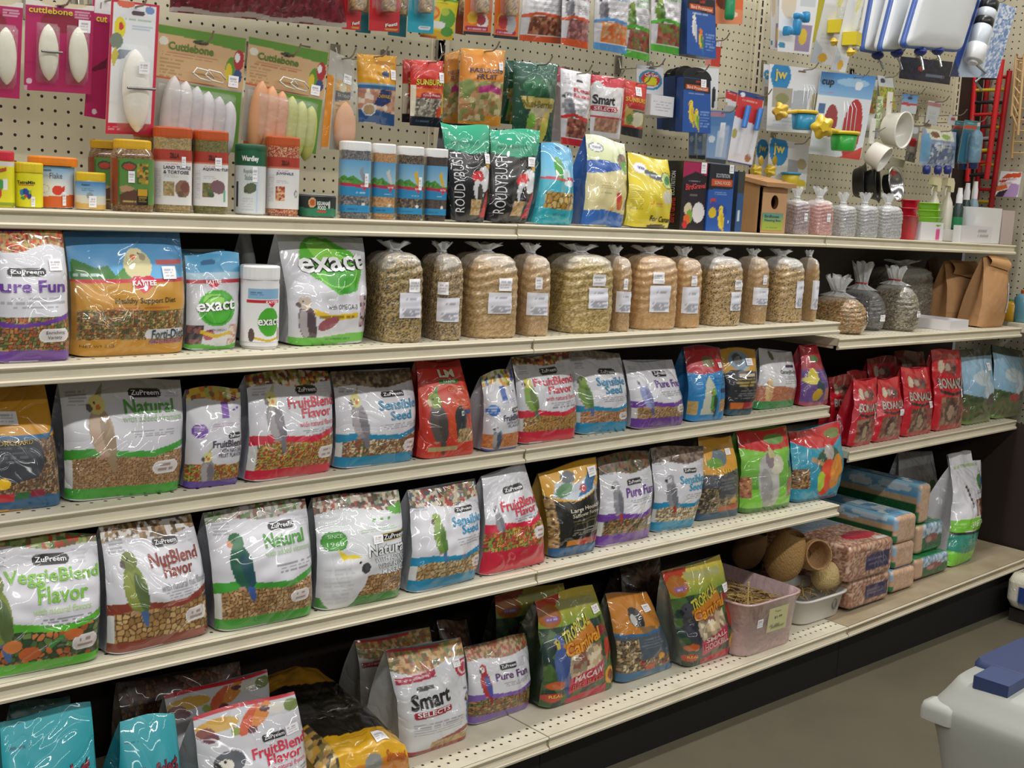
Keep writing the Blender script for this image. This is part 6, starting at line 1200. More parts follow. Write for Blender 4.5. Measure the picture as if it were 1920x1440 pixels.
# white hang box
o, S, O = card('hang_box', 'white hang box with a blue and yellow round logo', 'A3', (1258, 388, 1420, 405, 1418, 572, 1258, 556), -.12, lambda a: (a.f('e2e2e6'), a.e(.55, .93, .18, .04, '6a6a70'), a.ring(.52, .5, .44, .36, .22, '3a90b8'), a.e(.52, .52, .35, .25, 'c83c34'), a.badge(.3, .76, .32, .60, 'd8d428'), a.t('Caitec', .28, .80, .62, .74, 'e8e8ec', 0, .02)), hooked='the white hang box', cat='box')
A, B = ony(-.14, *pq('A3', 1318, 640)[0]) - O, ony(-.14, *pq('A3', 1456, 640)[0]) - O; zt, zb = ony(-.14, *pq('A3', 1390, 575)[0])[2] - O[2], ony(-.14, *pq('A3', 1390, 698)[0])[2] - O[2]
mb = MB().box((A[0], -.035, zb), (B[0], .045, zt), 'dedce0')
paint(mb, lambda u, v: np.stack([A[0] + np.asarray(u) * (B[0] - A[0]), np.full_like(np.asarray(u, float), -.0355), zb + np.asarray(v) * (zt - zb)], -1), lambda a: (a.f('dedce0'), a.l(.1, .9, .2, .75, 4, '8a8a90', 5, True)), 44, 40, 1.2); mb.build('box_body', CARD, o)
# upper row
TUBE = ['a88a5c', '8a6a44', 'c0a478', '6a5238', 'b0905c']
def stick(label, q, col, zone='A2', y=-.16, hk=None, name='Festi', lab=True, art2=None):
    def art(a):
        a.f(col)
        if art2: art2(a)
        elif lab: a.t(name, .52, .92, .07, .13, 'e0dccc', .1, .04, '2a3a6a', .08); a.p([(.5, .05), (.95, .05), (.9, .02), (.55, .02)], 'c8982c')
    o, S, O = card('hang_card', label, zone, q, y, art, hooked=hk)
    c0, c1 = S(np.array([.47]), np.array([.32]))[0], S(np.array([.47]), np.array([.9]))[0]; r = .016
    mb = MB(); zz = np.linspace(0, 1, 22); ph = np.linspace(0, 2 * np.pi, 25)[:-1]
    P = np.array([[(c0[0] + np.cos(p) * r * (.75 if z in (0, 1) else 1), c0[1] - r - .002 + np.sin(p) * r, c0[2] + (c1[2] - c0[2]) * z) for p in ph] for z in zz])
    mb.grid(P, heap(TUBE, 5)(P[..., 0], P[..., 1], P[..., 2]), True, True); mb.add(P[0], [np.arange(24)[None, ::-1]], '8a6a44', False)
    mb.build('seed_stick', SEEDBAG, o); blister(o, S, .2, .76, .28, .93, 2 * r + .008)
    return o
stick('red seed stick card beside the maroon package', (712, -180, 828, -172, 806, 196, 690, 186), 'c01c24', hk='the first red stick card')
stick('teal seed stick card behind the first red one', (800, -180, 900, -172, 872, 216, 775, 205), '2c7a8a', y=-.12, lab=False)
stick('red seed stick card between two teal ones', (868, -180, 1072, -170, 1056, 208, 862, 196), 'c01c24', hk='the second red stick card')
stick('dark teal seed stick card behind the second red one', (1010, -180, 1120, -172, 1100, 240, 985, 225), '2c7a8a', y=-.12, lab=False)
stick('bright teal seed stick card next to the yellow parakeet card', (1124, -180, 1288, -170, 1276, 218, 1110, 204), '1c9ab0', hk='the bright teal stick card', art2=lambda a: (a.badge(.42, .88, .06, .12, 'd0d4d8'), a.l(.48, .82, .075, .105, 1, '3a4a5a')))
def ybird(a): a.f('d8c828'); a.b(.94, 1, '6aa83c'); a.e(.22, .62, .22, .17, 'd86a34'); a.e(.25, .62, .12, .08, 'e0a83c'); a.e(.72, .52, .26, .24, '5a9a3c'); a.e(.6, .68, .14, .1, 'a8b83c'); a.r(.05, .28, .68, .45, 'dcdcd8', -.05); a.p([(0, .0), (.1, .2), (.7, .22), (1, .12), (1, 0)], 'c8a020'); a.e(.78, .2, .2, .12, '4a8a34'); a.r(0, .0, .5, .06, 'b8581c'); a.l(.2, .8, .84, .9, 2, 'a88c18')
card('hang_box', 'yellow card with an orange and a green lovebird', 'A2', (1262, -20, 1440, 6, 1398, 262, 1190, 236), -.14, ybird, hooked='the yellow lovebird card', cat='card')
def omac(a): a.f('d86a20'); a.e(.68, .2, .2, .12, 'e0e0dc'); a.e(.62, .24, .16, .09, 'a82c30'); a.e(.3, .26, .18, .1, 'd8a82c'); a.badge(.05, .9, .06, .13, 'a01c44'); a.l(.12, .85, .07, .11, 1, 'e0b8c8'); a.b(0, .05, '1f1c28'); a.b(.88, 1, 'c85a18')
stick('dark orange stick card behind the macaw stick card', (186, -190, 252, -185, 232, 212, 170, 200), '8a3c1c', 'A3', -.12, lab=False)
stick('orange stick card with a macaw and a maroon plaque', (238, -190, 408, -182, 382, 216, 218, 204), 'd86a20', 'A3', hk='the orange macaw stick card', art2=omac)
stick('orange stick card with a grey parrot, touching the silver pouch', (416, -190, 566, -182, 545, 240, 402, 226), 'd86a20', 'A3', hk='the grey parrot stick card', art2=lambda a: (omac(a), a.e(.68, .22, .22, .13, 'a8a8ac'), a.e(.35, .24, .2, .1, 'b02c30')))
card('treat_pouch', 'white and orange treat pouch behind the lower orange one', 'A3', (590, -170, 818, -165, 810, 264, 555, 242), -.14, rewards('d8582c', 'cocka', ['Real', 'Rewards'], DR, 'd8a0b0'), bulge=.02, wr=.004, hooked='the upper orange pouch', back='b8b8bc', cat='pouch')
card('treat_pouch', 'white and orange treat pouch hanging a little lower at the front', 'A3', (818, -160, 978, -150, 966, 296, 806, 266), -.17, rewards('d8582c', 'grey', ['Real', 'Rewards'], ['7a4a4a', '9a6060', 'b88080'], 'd8a0b0'), bulge=.018, wr=.004, hooked='the lower orange pouch', back='b8b8bc', cat='pouch')
card('treat_pouch', 'white and pale blue treat pouch in the upper row', 'A3', (1010, -170, 1208, -160, 1196, 326, 1000, 292), -.165, rewards('5a9ad8', 'grey', ['Real', 'Rewards'], ['d86a34', 'c8a078', 'd88a4c'], '8ab0d8'), bulge=.02, wr=.004, hooked='the pale blue pouch', back='b0b0b4', cat='pouch')
card('treat_pouch', 'white and green treat pouch hanging lowest in the upper row', 'A3', (1206, -130, 1332, -120, 1334, 370, 1168, 332), -.15, rewards('5ab83c', 'amazon', ['Real', 'Rewards'], ['a85a44', '8a4a3c', '6a7a3c'], 'a8d0a0'), bulge=.018, wr=.004, hooked='the lowest green pouch', back='b0b0b4', cat='pouch')
card('treat_pouch', 'white and green treat pouch next to the tall blue bottle box', 'A3', (1348, -170, 1528, -160, 1512, 332, 1345, 302), -.165, rewards('5ab83c', 'amazon', ['Real', 'Rewards'], ['a85a44', '8a4a3c', '7a8a3c'], 'a8d0a0'), bulge=.02, wr=.004, hooked='the green pouch by the blue box', back='b0b0b4', cat='pouch')
def bprot(kind):
    def f(a): a.f('2454a0'); a.p([(0, .78), (1, .74), (1, 1), (0, 1)], '17191f'); a.r(.08, .79, .92, .88, 'c8541c', -.02); a.t('Bird Protector', .12, .88, .80, .86, 'e8d0c0', -.02, .02); a.r(.45, .92, .62, .96, 'a83028'); a.l(.15, .85, .70, .745, 1, 'b0c0d8', 4); a.l(.62, .95, .1, .42, 6, '8aaad8', 5); (brd(a, .25, .5, .44, 'cocka', crest='e8d8c0'), brd(a, .48, .3, .42, 'conure')) if kind else (brd(a, .3, .38, .5, 'canary'), brd(a, .5, .26, .42, 'canary', body='b8c83c', wing='7a9a3c'))
    return f
card('spray_box', 'tall blue box with an orange parrot and a black top', 'A3', (1522, -20, 1688, 5, 1694, 356, 1518, 326), -.16, bprot(1), t=.05, hooked='the tall blue box', back='1c3a70', cat='box')
card('toy_card', 'orange blister card with a small green bottle', 'A3', (1725, -150, 1905, -140, 1892, 146, 1706, 142), -.10, lambda a: (a.f('d8642c'), a.p([(0, 0), (1, 0), (1, .3), (0, .36)], 'dc8458'), a.e(.4, .5, .3, .2, '6a2c1c'), a.e(.65, .2, .2, .06, 'e8c8b8')), hooked='the orange blister card', cat='card')
_o = bpy.data.objects[[o.name for o in COL.objects if o.name.startswith('toy_card')][0]]
c = ony(-.125, *pq('A3', 1822, 20)[0]) - np.array(_o.location)
MB().loft([(.7, -.045), (.95, -.04), (1, -.03), (1, .03), (.8, .045), (.4, .05)], .032, .026, '1c8a58', 2, 24).xf(np.eye(3), c).build('small_bottle', PLAST, _o)
card('toy_card', 'dark orange card behind the green bottle card', 'A3', (1698, -150, 1760, -150, 1740, 165, 1690, 150), -.07, lambda a: a.f('b8481c'), cat='card')
card('hang_card', 'small red and white card below the empty hook', 'A3', (1690, 238, 1768, 244, 1758, 402, 1668, 392), -.07, lambda a: (a.f('c83c30'), a.r(0, .5, .5, .8, 'd8a8a0'), a.p([(.0, 0), (.4, 0), (.4, .3), (0, .4)], 'd8807c')), tags=[(.75, .88, .34, .24)], hooked='the small red card')
card('hang_card', 'narrow white card with a black drip, behind the blue bottle boxes', 'A3', (1612, 402, 1752, 412, 1742, 658, 1604, 640), -.07, lambda a: (a.f('e0e2e4'), a.e(.82, .35, .09, .2, '2a2c30'), a.e(.8, .12, .08, .1, '2a2c30'), a.l(.3, .6, .4, .8, 4, 'b8bcc0')), cat='card')
hook('empty wire peg hook beside the slotted upright', *(lambda p: (p[0], p[1] + .02, p[2]))(ony(-.16, 1334, 68)))
# black topped blue boxes, four on one hook
bx = [((1402, 470, 1520, 480, 1515, 782, 1402, 775), -.055, 'at the back of the four'), ((1436, 462, 1560, 474, 1560, 786, 1440, 780), -.09, 'second from the back of the four'), ((1472, 455, 1600, 470, 1600, 792, 1474, 786), -.125, 'third from the back of the four'), ((1522, 462, 1682, 482, 1682, 802, 1512, 790), -.165, 'with two yellow parakeets, at the front of the four')]
for k, (q, y, wh) in enumerate(bx):
    o, S, O = card('spray_box', 'blue bottle box with black header, ' + wh, 'A3', q, y, bprot(0), t=.026, back='1c3a70', cat='box', group='blue bottle boxes on one hook', tags=[(.72, .92, .2, .15)] if k == 3 else ())
    h = np.linalg.norm(S(np.array([0.]), np.array([1.]))[0] - S(np.array([0.]), np.array([0.]))[0]); wd = np.linalg.norm(S(np.array([1.]), np.array([0.]))[0] - S(np.array([0.]), np.array([0.]))[0])
    tl_, tr_ = S(np.array([0.]), np.array([1.]))[0], S(np.array([1.]), np.array([1.]))[0]
    a = np.linspace(0, np.pi, 17); P = [(tr_ + tl_) / 2 + np.array([np.cos(q_) * wd / 2, 0, np.sin(q_) * .2 * h]) for q_ in a]; P = np.array(P); P2 = P + [0, .002, 0]
    mb = MB(); mb.add(P, [np.arange(17)[None, :]], '17191f', False); mb.add(P2, [np.arange(17)[None, ::-1]], '17191f', False); mb.grid(np.stack([P, P2], 1), '17191f'); mb.build('hang_header', CARD, o)
    if k == 3: hook('wire peg hook carrying the four blue bottle boxes', O[0] + P[8][0], O[1] - .03, O[2] + P[8][2] - .012)
# clear tubes
for k, (q, y, wh) in enumerate((((1575, 690, 1672, 690, 1640, 955, 1572, 950), -.09, 'back of three'), ((1625, 680, 1712, 680, 1690, 960, 1622, 955), -.12, 'middle of three'), ((1692, 662, 1852, 668, 1792, 985, 1672, 970), -.16, 'front of three, with a pale blue card'))):
    o, S, O = card('tube_pack', 'clear water tube pack, ' + wh, 'A3', q, y, lambda a: (a.f('4a78ac'), a.g(0, .7, '8aa4c4', '5a84b4'), a.r(.05, .88, .6, .97, 'a87a90'), a.e(.2, .45, .14, .07, 'c8d0d8'), a.r(.42, .12, .72, .62, 'b8c8d8'), a.r(.5, .5, .7, .78, 'dce0e8'), a.b(0, .08, '3a4048')), hooked='the clear tube packs' if k == 2 else None, cat='pack')
    c0, c1 = S(np.array([.55]), np.array([.1]))[0], S(np.array([.55]), np.array([.72]))[0]; MB().tube([c0 + [0, -.016, 0], c1 + [0, -.016, 0]], .011, 'c0ccd8', 14).build('water_tube', CLEAR, o)
# ---- right part of the pegboard: cups, feeders, bottles, bowls
def thing_at(name, label, cat, p, group=None): return thing(name, label, cat, tuple(p), 0, group)
def jw(a, u=.22, v=.84, r=.17): a.e(u, v, r, r * a.a, '2484c0'); a.t('jw', u - r * .62, u + r * .62, v - r * a.a * .4, v + r * a.a * .42, 'd8c060', 0, .03)
def cup(parent, c, r, h, col, rim, n=2.):
    """an open tapered feeder cup with a rim band"""
    pr = [(.80, 0), (.84, .1 * h), (1.0, h), (.94, h), (.78, .06 * h)]
    cp = MB().loft(pr, 2 * r, 2 * r, col, n, 32).xf(np.eye(3), c).build('cup', PLAST, parent)
    MB().loft([(1.0, h * .86), (1.10, h * .86), (1.12, h * 1.04), (1.0, h * 1.04)], 2 * r, 2 * r, rim, n, 32, caps=False).xf(np.eye(3), c).build('rim_band', PLAST, cp)
def knob(parent, c, r, col, d=(-1, 0, 0), nm='screw_knob'):
    mb = MB(); a = np.linspace(0, 2 * np.pi, 40, endpoint=False); k = 1 + .16 * np.cos(a * 5)
    d = np.array(d, float); d /= np.linalg.norm(d); e1 = np.cross(d, [0, 0, 1.]); e1 /= np.linalg.norm(e1); e2 = np.cross(e1, d)
    P = [[c + d * t + (e1 * np.cos(q) + e2 * np.sin(q)) * r * s * kk for q, kk in zip(a, k)] for t, s in ((0, .4), (.002, .95), (.012, 1.0), (.016, .5), (.026, .42))]
    mb.grid(P, col, True, True); mb.add(P[-1], [np.arange(40)[None, :]], col, False); mb.add(P[0], [np.arange(40)[None, ::-1]], col, False)
    mb.build(nm, PLAST, parent)
def at(zone, x, y, O, yy): return ony(yy, *pq(zone, x, y)[0]) - O
def cage_bars(parent, c, w_, h, n=4):
    for k in range(n):
        x = -w_ / 2 + w_ * k / (n - 1); MB().tube([c + [x, -.012, 0], c + [x, -.014, h * .8], c + [x * .8, -.006, h]], .0016, 'c8ccd0', 6).build('wire_bar', WIRE, parent)
# two-tone red cards with blue tubes
def rtube(a): a.f('dcdce2'); a.p([(0, .64), (1, .56), (1, 1), (0, 1)], 'c83434'); a.b(.93, 1, '24427c'); a.e(.18, .95, .08, .03, 'e0e0e8'); a.l(.2, .8, .86, .90, 1, 'e8b0b0'); a.e(.1, .40, .1, .07, 'a8a05c'); a.e(.78, .1, .12, .06, 'a87858'); a.b(0, .02, '2c4a84')
card('tube_card', 'red and white tube card hanging behind its twin', 'A4', (70, 548, 150, 575, 120, 700, 60, 690), -.10, rtube)
o, S, O = card('tube_card', 'red and white card with two blue topped tubes', 'A4', (146, 552, 306, 588, 226, 1020, 76, 990), -.16, rtube, hooked='the red and white tube cards', hu=.7)
for u, s in ((.34, 0), (.82, 0)):
    for v0, v1, c, m in ((.5, .80, '2a74c0', PLAST), (.12, .5, 'c8d4dc', CLEAR)):
        a0, a1 = S(np.array([u - .1 * (1 - v0)]), np.array([v0]))[0], S(np.array([u]), np.array([v1]))[0]; MB().tube([a0 + [0, -.012, 0], a1 + [0, -.012, 0]], .0085, c, 12).build('tube_top' if c[0] == '2' else 'clear_tube', m, o)
# cup card, large, and its copy behind
def cupc(a): a.f('e2e4e8'); jw(a, .2, .84, .17); a.r(.08, .36, .42, .66, 'a8a090'); a.e(.25, .5, .12, .08, '8a8a5c'); a.p([(.42, .3), (.7, .3), (.75, .66), (.45, .64)], 'b0b4bc'); a.e(.86, .5, .1, .14, 'c8b890'); a.l(.1, .8, .08, .24, 3, 'c0c4cc'); a.r(.5, .92, .62, .95, '7a5a3a')
card('cup_card', 'white cup card with a round blue badge, behind its twin', 'A4', (300, 392, 420, 405, 390, 800, 285, 790), -.09, cupc)
o, S, O = card('cup_card', 'white card with a round blue badge holding a blue feeder cup', 'A4', (336, 392, 690, 432, 632, 822, 316, 800), -.15, cupc, hooked='the blue feeder cup', hu=.58)
p = at('A4', 540, 795, O, -.215); cup(o, p, .037, .052, '2a92c0', 'd8b428'); knob(o, at('A4', 415, 685, O, -.215), .024, 'd8b43c'); MB().tube([at('A4', 430, 690, O, -.215), p + [-.03, 0, .05]], .006, 'd8b43c', 8).build('knob_stem', PLAST, o); cage_bars(o, p + [0, 0, .052], .055, .075)
# second cup card: green cup
def cup2(a): a.f('dfe4ea'); a.g(.72, 1, '8ab8e0', '3a84cc'); a.e(.6, .9, .3, .05, '9ac4e4'); a.t('cup', .03, .25, .82, .91, '20242c', 0, .02); a.l(.02, .3, .74, .78, 1, 'c86a6a'); a.badge(.64, .78, .82, .92, 'e0e4ec'); a.e(.72, .35, .18, .36, 'b82834'); a.e(.3, .42, .12, .2, '9a3c44'); a.r(.05, .5, .17, .62, '4a6a9a'); a.p([(.55, 0), (1, 0), (1, .16), (.75, .06)], 'c83828'); a.p([(.0, .0), (.5, .0), (.4, .2), (0, .3)], 'd8dce4')
o, S, O = card('cup_card', 'tall card with a blue sky top holding a green feeder cup', 'A4', (655, 438, 990, 470, 892, 982, 575, 942), -.165, cup2, hooked='the green feeder cup', hu=.6)
p = at('A4', 785, 925, O, -.235); cup(o, p, .042, .055, '34a83c', 'd8c024'); knob(o, at('A4', 652, 780, O, -.275), .032, 'd8b82c', (-.5, -.85, 0)); MB().tube([at('A4', 650, 790, O, -.26), p + [-.03, 0, .055]], .007, 'd8b82c', 8).build('knob_stem', PLAST, o); cage_bars(o, p + [0, 0, .055], .065, .09)
# small cup cards
def cups(a): a.f('e0e2e6'); jw(a, .24, .76, .23); a.r(.5, .3, .75, .6, 'a8acb4'); a.e(.84, .55, .12, .12, 'b8a880'); a.badge(.45, 1, 0, .2, 'd8c02c')
card('cup_card', 'small cup card with a blue badge, behind its twin', 'A4', (262, 852, 350, 862, 330, 1090, 240, 1080), -.05, lambda a: (a.f('e0e2e6'), jw(a, .4, .74, .42)))
o, S, O = card('cup_card', 'small card with a blue badge and a yellow and blue cup', 'A4', (336, 842, 582, 892, 556, 1166, 320, 1120), -.085, cups, hooked='the small yellow and blue cup', hu=.62)
p = at('A4', 462, 1130, O, -.122); cup(o, p, .028, .034, 'd8bc2c', '2a92c0')
for k, (x, y) in enumerate(((265, 1050), (350, 1050))): knob(o, at('A4', x, y, O, -.125), .018, 'd8b830'); bone(o, lambda u, v, q=at('A4', x + 10, 985, O, -.11): np.array([q]), .5, .5, .022, .03, .01, 'c8a428', 0, 'wing_nut', PLAST)
# blue clip feeder card and its copy
def clipc(a): a.f('e4e4e6'); a.e(.25, .75, .2, .25, 'd8c8b0'); a.badge(.02, .22, .06, .14, '3a8ab0'); a.r(.48, .04, .95, .42, '9a88a8'); a.e(.7, .25, .12, .12, 'd8b83c'); a.r(.55, .7, .95, 1, 'c8ccd0')
card('clip_card', 'white card edge behind the blue clip card', 'A4', (345, -90, 420, -80, 395, 310, 340, 300), -.09, clipc)
o, S, O = card('clip_card', 'white card with bright blue plastic clips', 'A4', (400, -100, 648, -80, 586, 335, 384, 315), -.15, clipc, hooked='the blue clip card')
for q, w_, h_ in (((515, 100), .034, .016), ((505, 165), .022, .046), ((455, 190), .024, .02), ((560, 105), .02, .03), ((440, 190), .012, .026)):
    c = at('A4', *q, O, -.175); MB().loft([(.8, -h_ / 2), (1, -h_ * .3), (1, h_ * .3), (.8, h_ / 2)], w_, .022, '2484b8', 4, 20).xf(np.eye(3), c).build('blue_clip', PLAST, o)
# yellow tube feeders
def yfe(a): a.f('dcdee2'); a.p([(0, 0), (.55, 0), (.4, .2), (0, .3)], 'b8c0cc'); a.e(.5, .08, .2, .06, 'd8a828'); a.l(.2, .8, .25, .4, 3, 'c4c8d0'); a.r(.55, .5, .9, 1, 'e4e4d8'); a.e(.7, .85, .14, .12, 'd8d04c')
for k, (lab, q, y, bx, kn) in enumerate((('white card with a yellow feeder, back one by the blue edged bottles', (560, -90, 700, -90, 690, 270, 600, 260), -.09, None, None), ('white card with a yellow hooded feeder, middle one', (700, -90, 830, -80, 716, 402, 584, 385), -.14, (750, 165), (718, 258)), ('white card with a yellow hooded feeder hanging lowest, in front', (830, -60, 930, -50, 800, 446, 716, 432), -.215, (842, 240), (818, 322)))):
    o, S, O = card('feeder_card', lab, 'A4', q, y, (lambda a: a.f('d0c83c')) if k == 0 else yfe, hooked=None if k == 0 else 'the ' + lab[13:].split(',')[0] + (' in the middle' if k == 1 else ' lowest'))
    if bx:
        c = at('A4', *bx, O, y - .02); MB().box((-.02, -.022, -.019), (.02, .022, .019), 'd8c41c', rz(.2), c).build('feeder_hood', PLAST, o)
        knob(o, at('A4', *kn, O, y - .03), .011, 'd8b428', (0, -1, 0), 'perch_knob'); c0 = at('A4', bx[0] + 25, bx[1] - 60, O, y - .02); MB().tube([c0, c0 + [.005, 0, .10]], .013, 'c8ccb0', 14).build('clear_tube', CLEAR, o)
# water bottles: flat oval, white with blue edge
def wbottle(label, poly, y, caps, hk=True):
    P = [ony(y, *p) for p in pq('A4', *poly)]; O = sum(P) / len(P); o = thing_at('water_bottle', label, 'bottle', O, 'flat white water bottles')
    Q = np.array([p - O for p in P]); c = Q.mean(0); D = .05
    # rounded outline (Chaikin) in the vertical plane, bellied in depth
    R = Q[:, [0, 2]]
    R = np.concatenate([np.stack([R[i] * (1 - t) + R[(i + 1) % len(R)] * t for t in (0, .2, .4, .6, .8)]) for i in range(len(R))])
    for _ in range(3): N_ = np.roll(R, -1, 0); R = np.stack([.75 * R + .25 * N_, .25 * R + .75 * N_], 1).reshape(-1, 2)
    def ring(s, yy): m = R.mean(0); q = m + (R - m) * s; return np.stack([q[:, 0], np.full(len(q), yy), q[:, 1]], 1)
    rows = [ring(s, yy) for s, yy in ((.001, -D * .5), (.5, -D * .5), (.85, -D * .47), (.93, -D * .38), (.955, -D * .25), (.955, D * .3), (.9, D * .42), (.001, D * .42))]
    MB().grid(rows, 'd8dce0', True, True).build('bottle_body', PLAST, o)
    MB().grid([ring(.955, -D * .27), ring(1.0, -D * .24), ring(1.0, D * .05), ring(.955, D * .08)], '3a5ca8', True, True).build('blue_edge', PLAST, o)
    for cx, cy, tx, ty in caps:
        q = at('A4', cx, cy, O, y - .005); t = at('A4', tx, ty, O, y - .02)
        cp = MB().loft([(.55, .012), (.85, .008), (1, .002), (1, -.004), (.7, -.010), (.4, -.014)], .040, .040, '1c2c7c', 2, 28).xf(np.eye(3), q).build('screw_cap', PLAST, o)
        MB().tube([q + [0, 0, -.01], q * .5 + t * .5, t], .0042, 'b8bcc0', 10).build('steel_spout', METAL, cp)
    if hk: hook('wire peg hook carrying the ' + label.split(',')[0], O[0] - .02, O[1] + .026, O[2] + .02, 0)
wbottle('deepest flat white water bottle, next to the yellow feeders', (975, -150, 1120, -150, 1010, 335, 888, 315), -.09, ((1000, 338, 1035, 425),))
wbottle('middle flat white water bottle of the three', (1110, -150, 1280, -150, 1150, 320, 992, 315), -.15, ((1118, 325, 1150, 428),))
wbottle('big flat white water bottle with two spouts, nearest of the three', (1262, -150, 1640, -150, 1490, 322, 1130, 292), -.22, ((1262, 316, 1280, 430), (1368, 310, 1390, 410)))
# bottle on its blue card
o, S, O = card('bottle_card', 'white bottle with black bands on a blue speckled card', 'A4', (1600, -40, 1850, 50, 1730, 480, 1440, 470), -.20, lambda a: (a.f('b8c8e0'), a.s(['d8e0ec', '6a8ac0', '9ab0d8'], .03, 0, 1, .62, 1), a.p([(0, 0), (.14, 0), (.14, 1), (0, 1)], '2a4a9a'), a.r(.14, .2, .62, .9, 'c8d4e4'), a.p([(0, 0), (.2, 0), (.1, .12), (0, .2)], '1c2c5c')), hooked='the bottle with black bands', hu=.45)
b0, b1 = at('A4', 1580, 390, O, -.23), at('A4', 1690, 10, O, -.23)
ax = b1 - b0; L_ = np.linalg.norm(ax)
for t0, t1, r, c, nm in ((0, .04, .018, 'e4e4e6', 'bottle_neck'), (.04, .30, .034, 'e2e4e6', 'bottle_body'), (.30, .60, .031, 'd0d8e2', 'bottle_body'), (.60, .72, .0318, '16181c', 'black_band'), (.72, .86, .031, 'd0d8e2', 'bottle_body'), (.86, 1.0, .0318, '16181c', 'black_band')): MB().tube([b0 + ax * t0, b0 + ax * (t0 + .01), b0 + ax * (t1 - .01), b0 + ax * t1], [r * .92, r, r, r * .92], c, 20).build(nm, PLAST, o)
MB().tube([b0 + [.03, 0, .0], at('A4', 1660, 450, O, -.23), at('A4', 1600, 500, O, -.23), at('A4', 1635, 550, O, -.23)], .005, 'a8acb0', 8).build('steel_spout', METAL, o)
# dark bottles in the shade behind
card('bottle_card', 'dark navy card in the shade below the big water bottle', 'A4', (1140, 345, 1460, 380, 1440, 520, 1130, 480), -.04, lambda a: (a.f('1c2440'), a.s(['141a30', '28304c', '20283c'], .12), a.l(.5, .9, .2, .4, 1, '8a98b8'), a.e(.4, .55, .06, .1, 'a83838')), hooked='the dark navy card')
# small hanging cards under the bottles
def leafc(a): a.f('dce0e4'); a.r(.0, 0, 1, .62, '8aa848'); a.s(['8ab038', 'b8c048', '5a8a34', 'd0c860', 'c88a5a'], .08, .0, .66); a.badge(.15, .45, .78, .92, '3a4468'); a.e(.5, .15, .3, .12, 'c8784c')
card('toy_card', 'narrow leafy green card behind the large white cup', 'A4', (922, 478, 1000, 482, 985, 700, 915, 690), -.08, leafc, hooked='the leafy green card')
card('toy_card', 'narrow leafy card with a white top over the large white cup', 'A4', (998, 462, 1090, 476, 1112, 668, 1022, 660), -.13, leafc, hooked='the white topped leafy card')
card('toy_card', 'tall pale green strip card beside the large white cup', 'A4', (1000, 590, 1035, 592, 1020, 790, 985, 785), -.15, lambda a: (a.f('c8d0a8'), a.s(['8aa060', 'd8dcc8'], .06, .2, .9)))
card('toy_card', 'blue and white card with a red band', 'A4', (1152, 576, 1250, 582, 1232, 700, 1138, 690), -.12, lambda a: (a.f('d4dae2'), a.g(.55, 1, '8ab4dc', '4a88cc'), a.b(.42, .54, 'c83c48', .02, 1), a.e(.5, .8, .16, .08, '2a3a4c'), a.e(.45, .45, .12, .1, 'd04854')), hooked='the blue and white card')
card('toy_card', 'pale grey and red topped card', 'A4', (1312, 616, 1392, 628, 1360, 770, 1290, 752), -.12, lambda a: (a.f('c8ccd0'), a.b(.78, .92, 'b87a80'), a.l(.2, .8, .2, .6, 4, 'a8acb4')), hooked='the pale grey card')
card('toy_card', 'white ghost shaped tag on the empty corner hook', 'A4', (1438, 702, 1480, 710, 1470, 770, 1425, 760), -.14, lambda a: (a.f('d0d0d4'), a.e(.6, .6, .3, .2, 'b84a50')), hooked='the ghost shaped tag')
card('toy_card', 'clear pack with a red seal and a grey spring', 'A4', (1195, 760, 1262, 770, 1225, 1000, 1165, 985), -.11, lambda a: (a.f('a09a94'), a.e(.5, .52, .4, .13, 'c82834'), a.r(.3, .2, .8, .4, 'c8c4c0'), a.s(['8a8680', 'b8b4b0', '6a6660'], .06, 0, .25), a.e(.6, .85, .3, .1, 'dce0e4')), hooked='the red sealed pack')
card('toy_card', 'dim cream tag below the large white cup', 'A4', (1075, 960, 1170, 985, 1155, 1030, 1070, 1005), -.08, lambda a: a.f('b8b49c'))
o, S, O = card('toy_pack', 'clear pack with birds on its header and a dark blue base', 'A4', (1275, 785, 1482, 812, 1468, 1032, 1252, 1015), -.17, lambda a: (a.f('8a9cb8'), a.g(0, .7, 'a8b4c4', '7a90b4'), a.r(.1, .72, .86, 1, 'd8dcc8'), a.e(.3, .86, .12, .09, '7a4a34'), a.e(.6, .82, .14, .07, '8ab04c'), a.p([(.0, .1), (.0, .8), (.15, .9), (.2, .1)], '6aa0c8'), a.s(['5a6c90', '8a9cb0', 'c8d0d8', '4a5c8c'], .1, .06, .6, .2, .9), a.l(.3, .8, .5, .66, 2, 'd8d8d8')), bulge=.018, wr=.006, hooked='the pack with the dark blue base', cat='pack')
for x in (1300, 1370, 1430): MB().loft([(.6, .014), (1, .008), (1, -.008), (.7, -.016)], .03, .026, '24307c', 2, 18).xf(np.eye(3), at('A4', x, 1040, O, -.18)).build('blue_foot', PLAST, o)
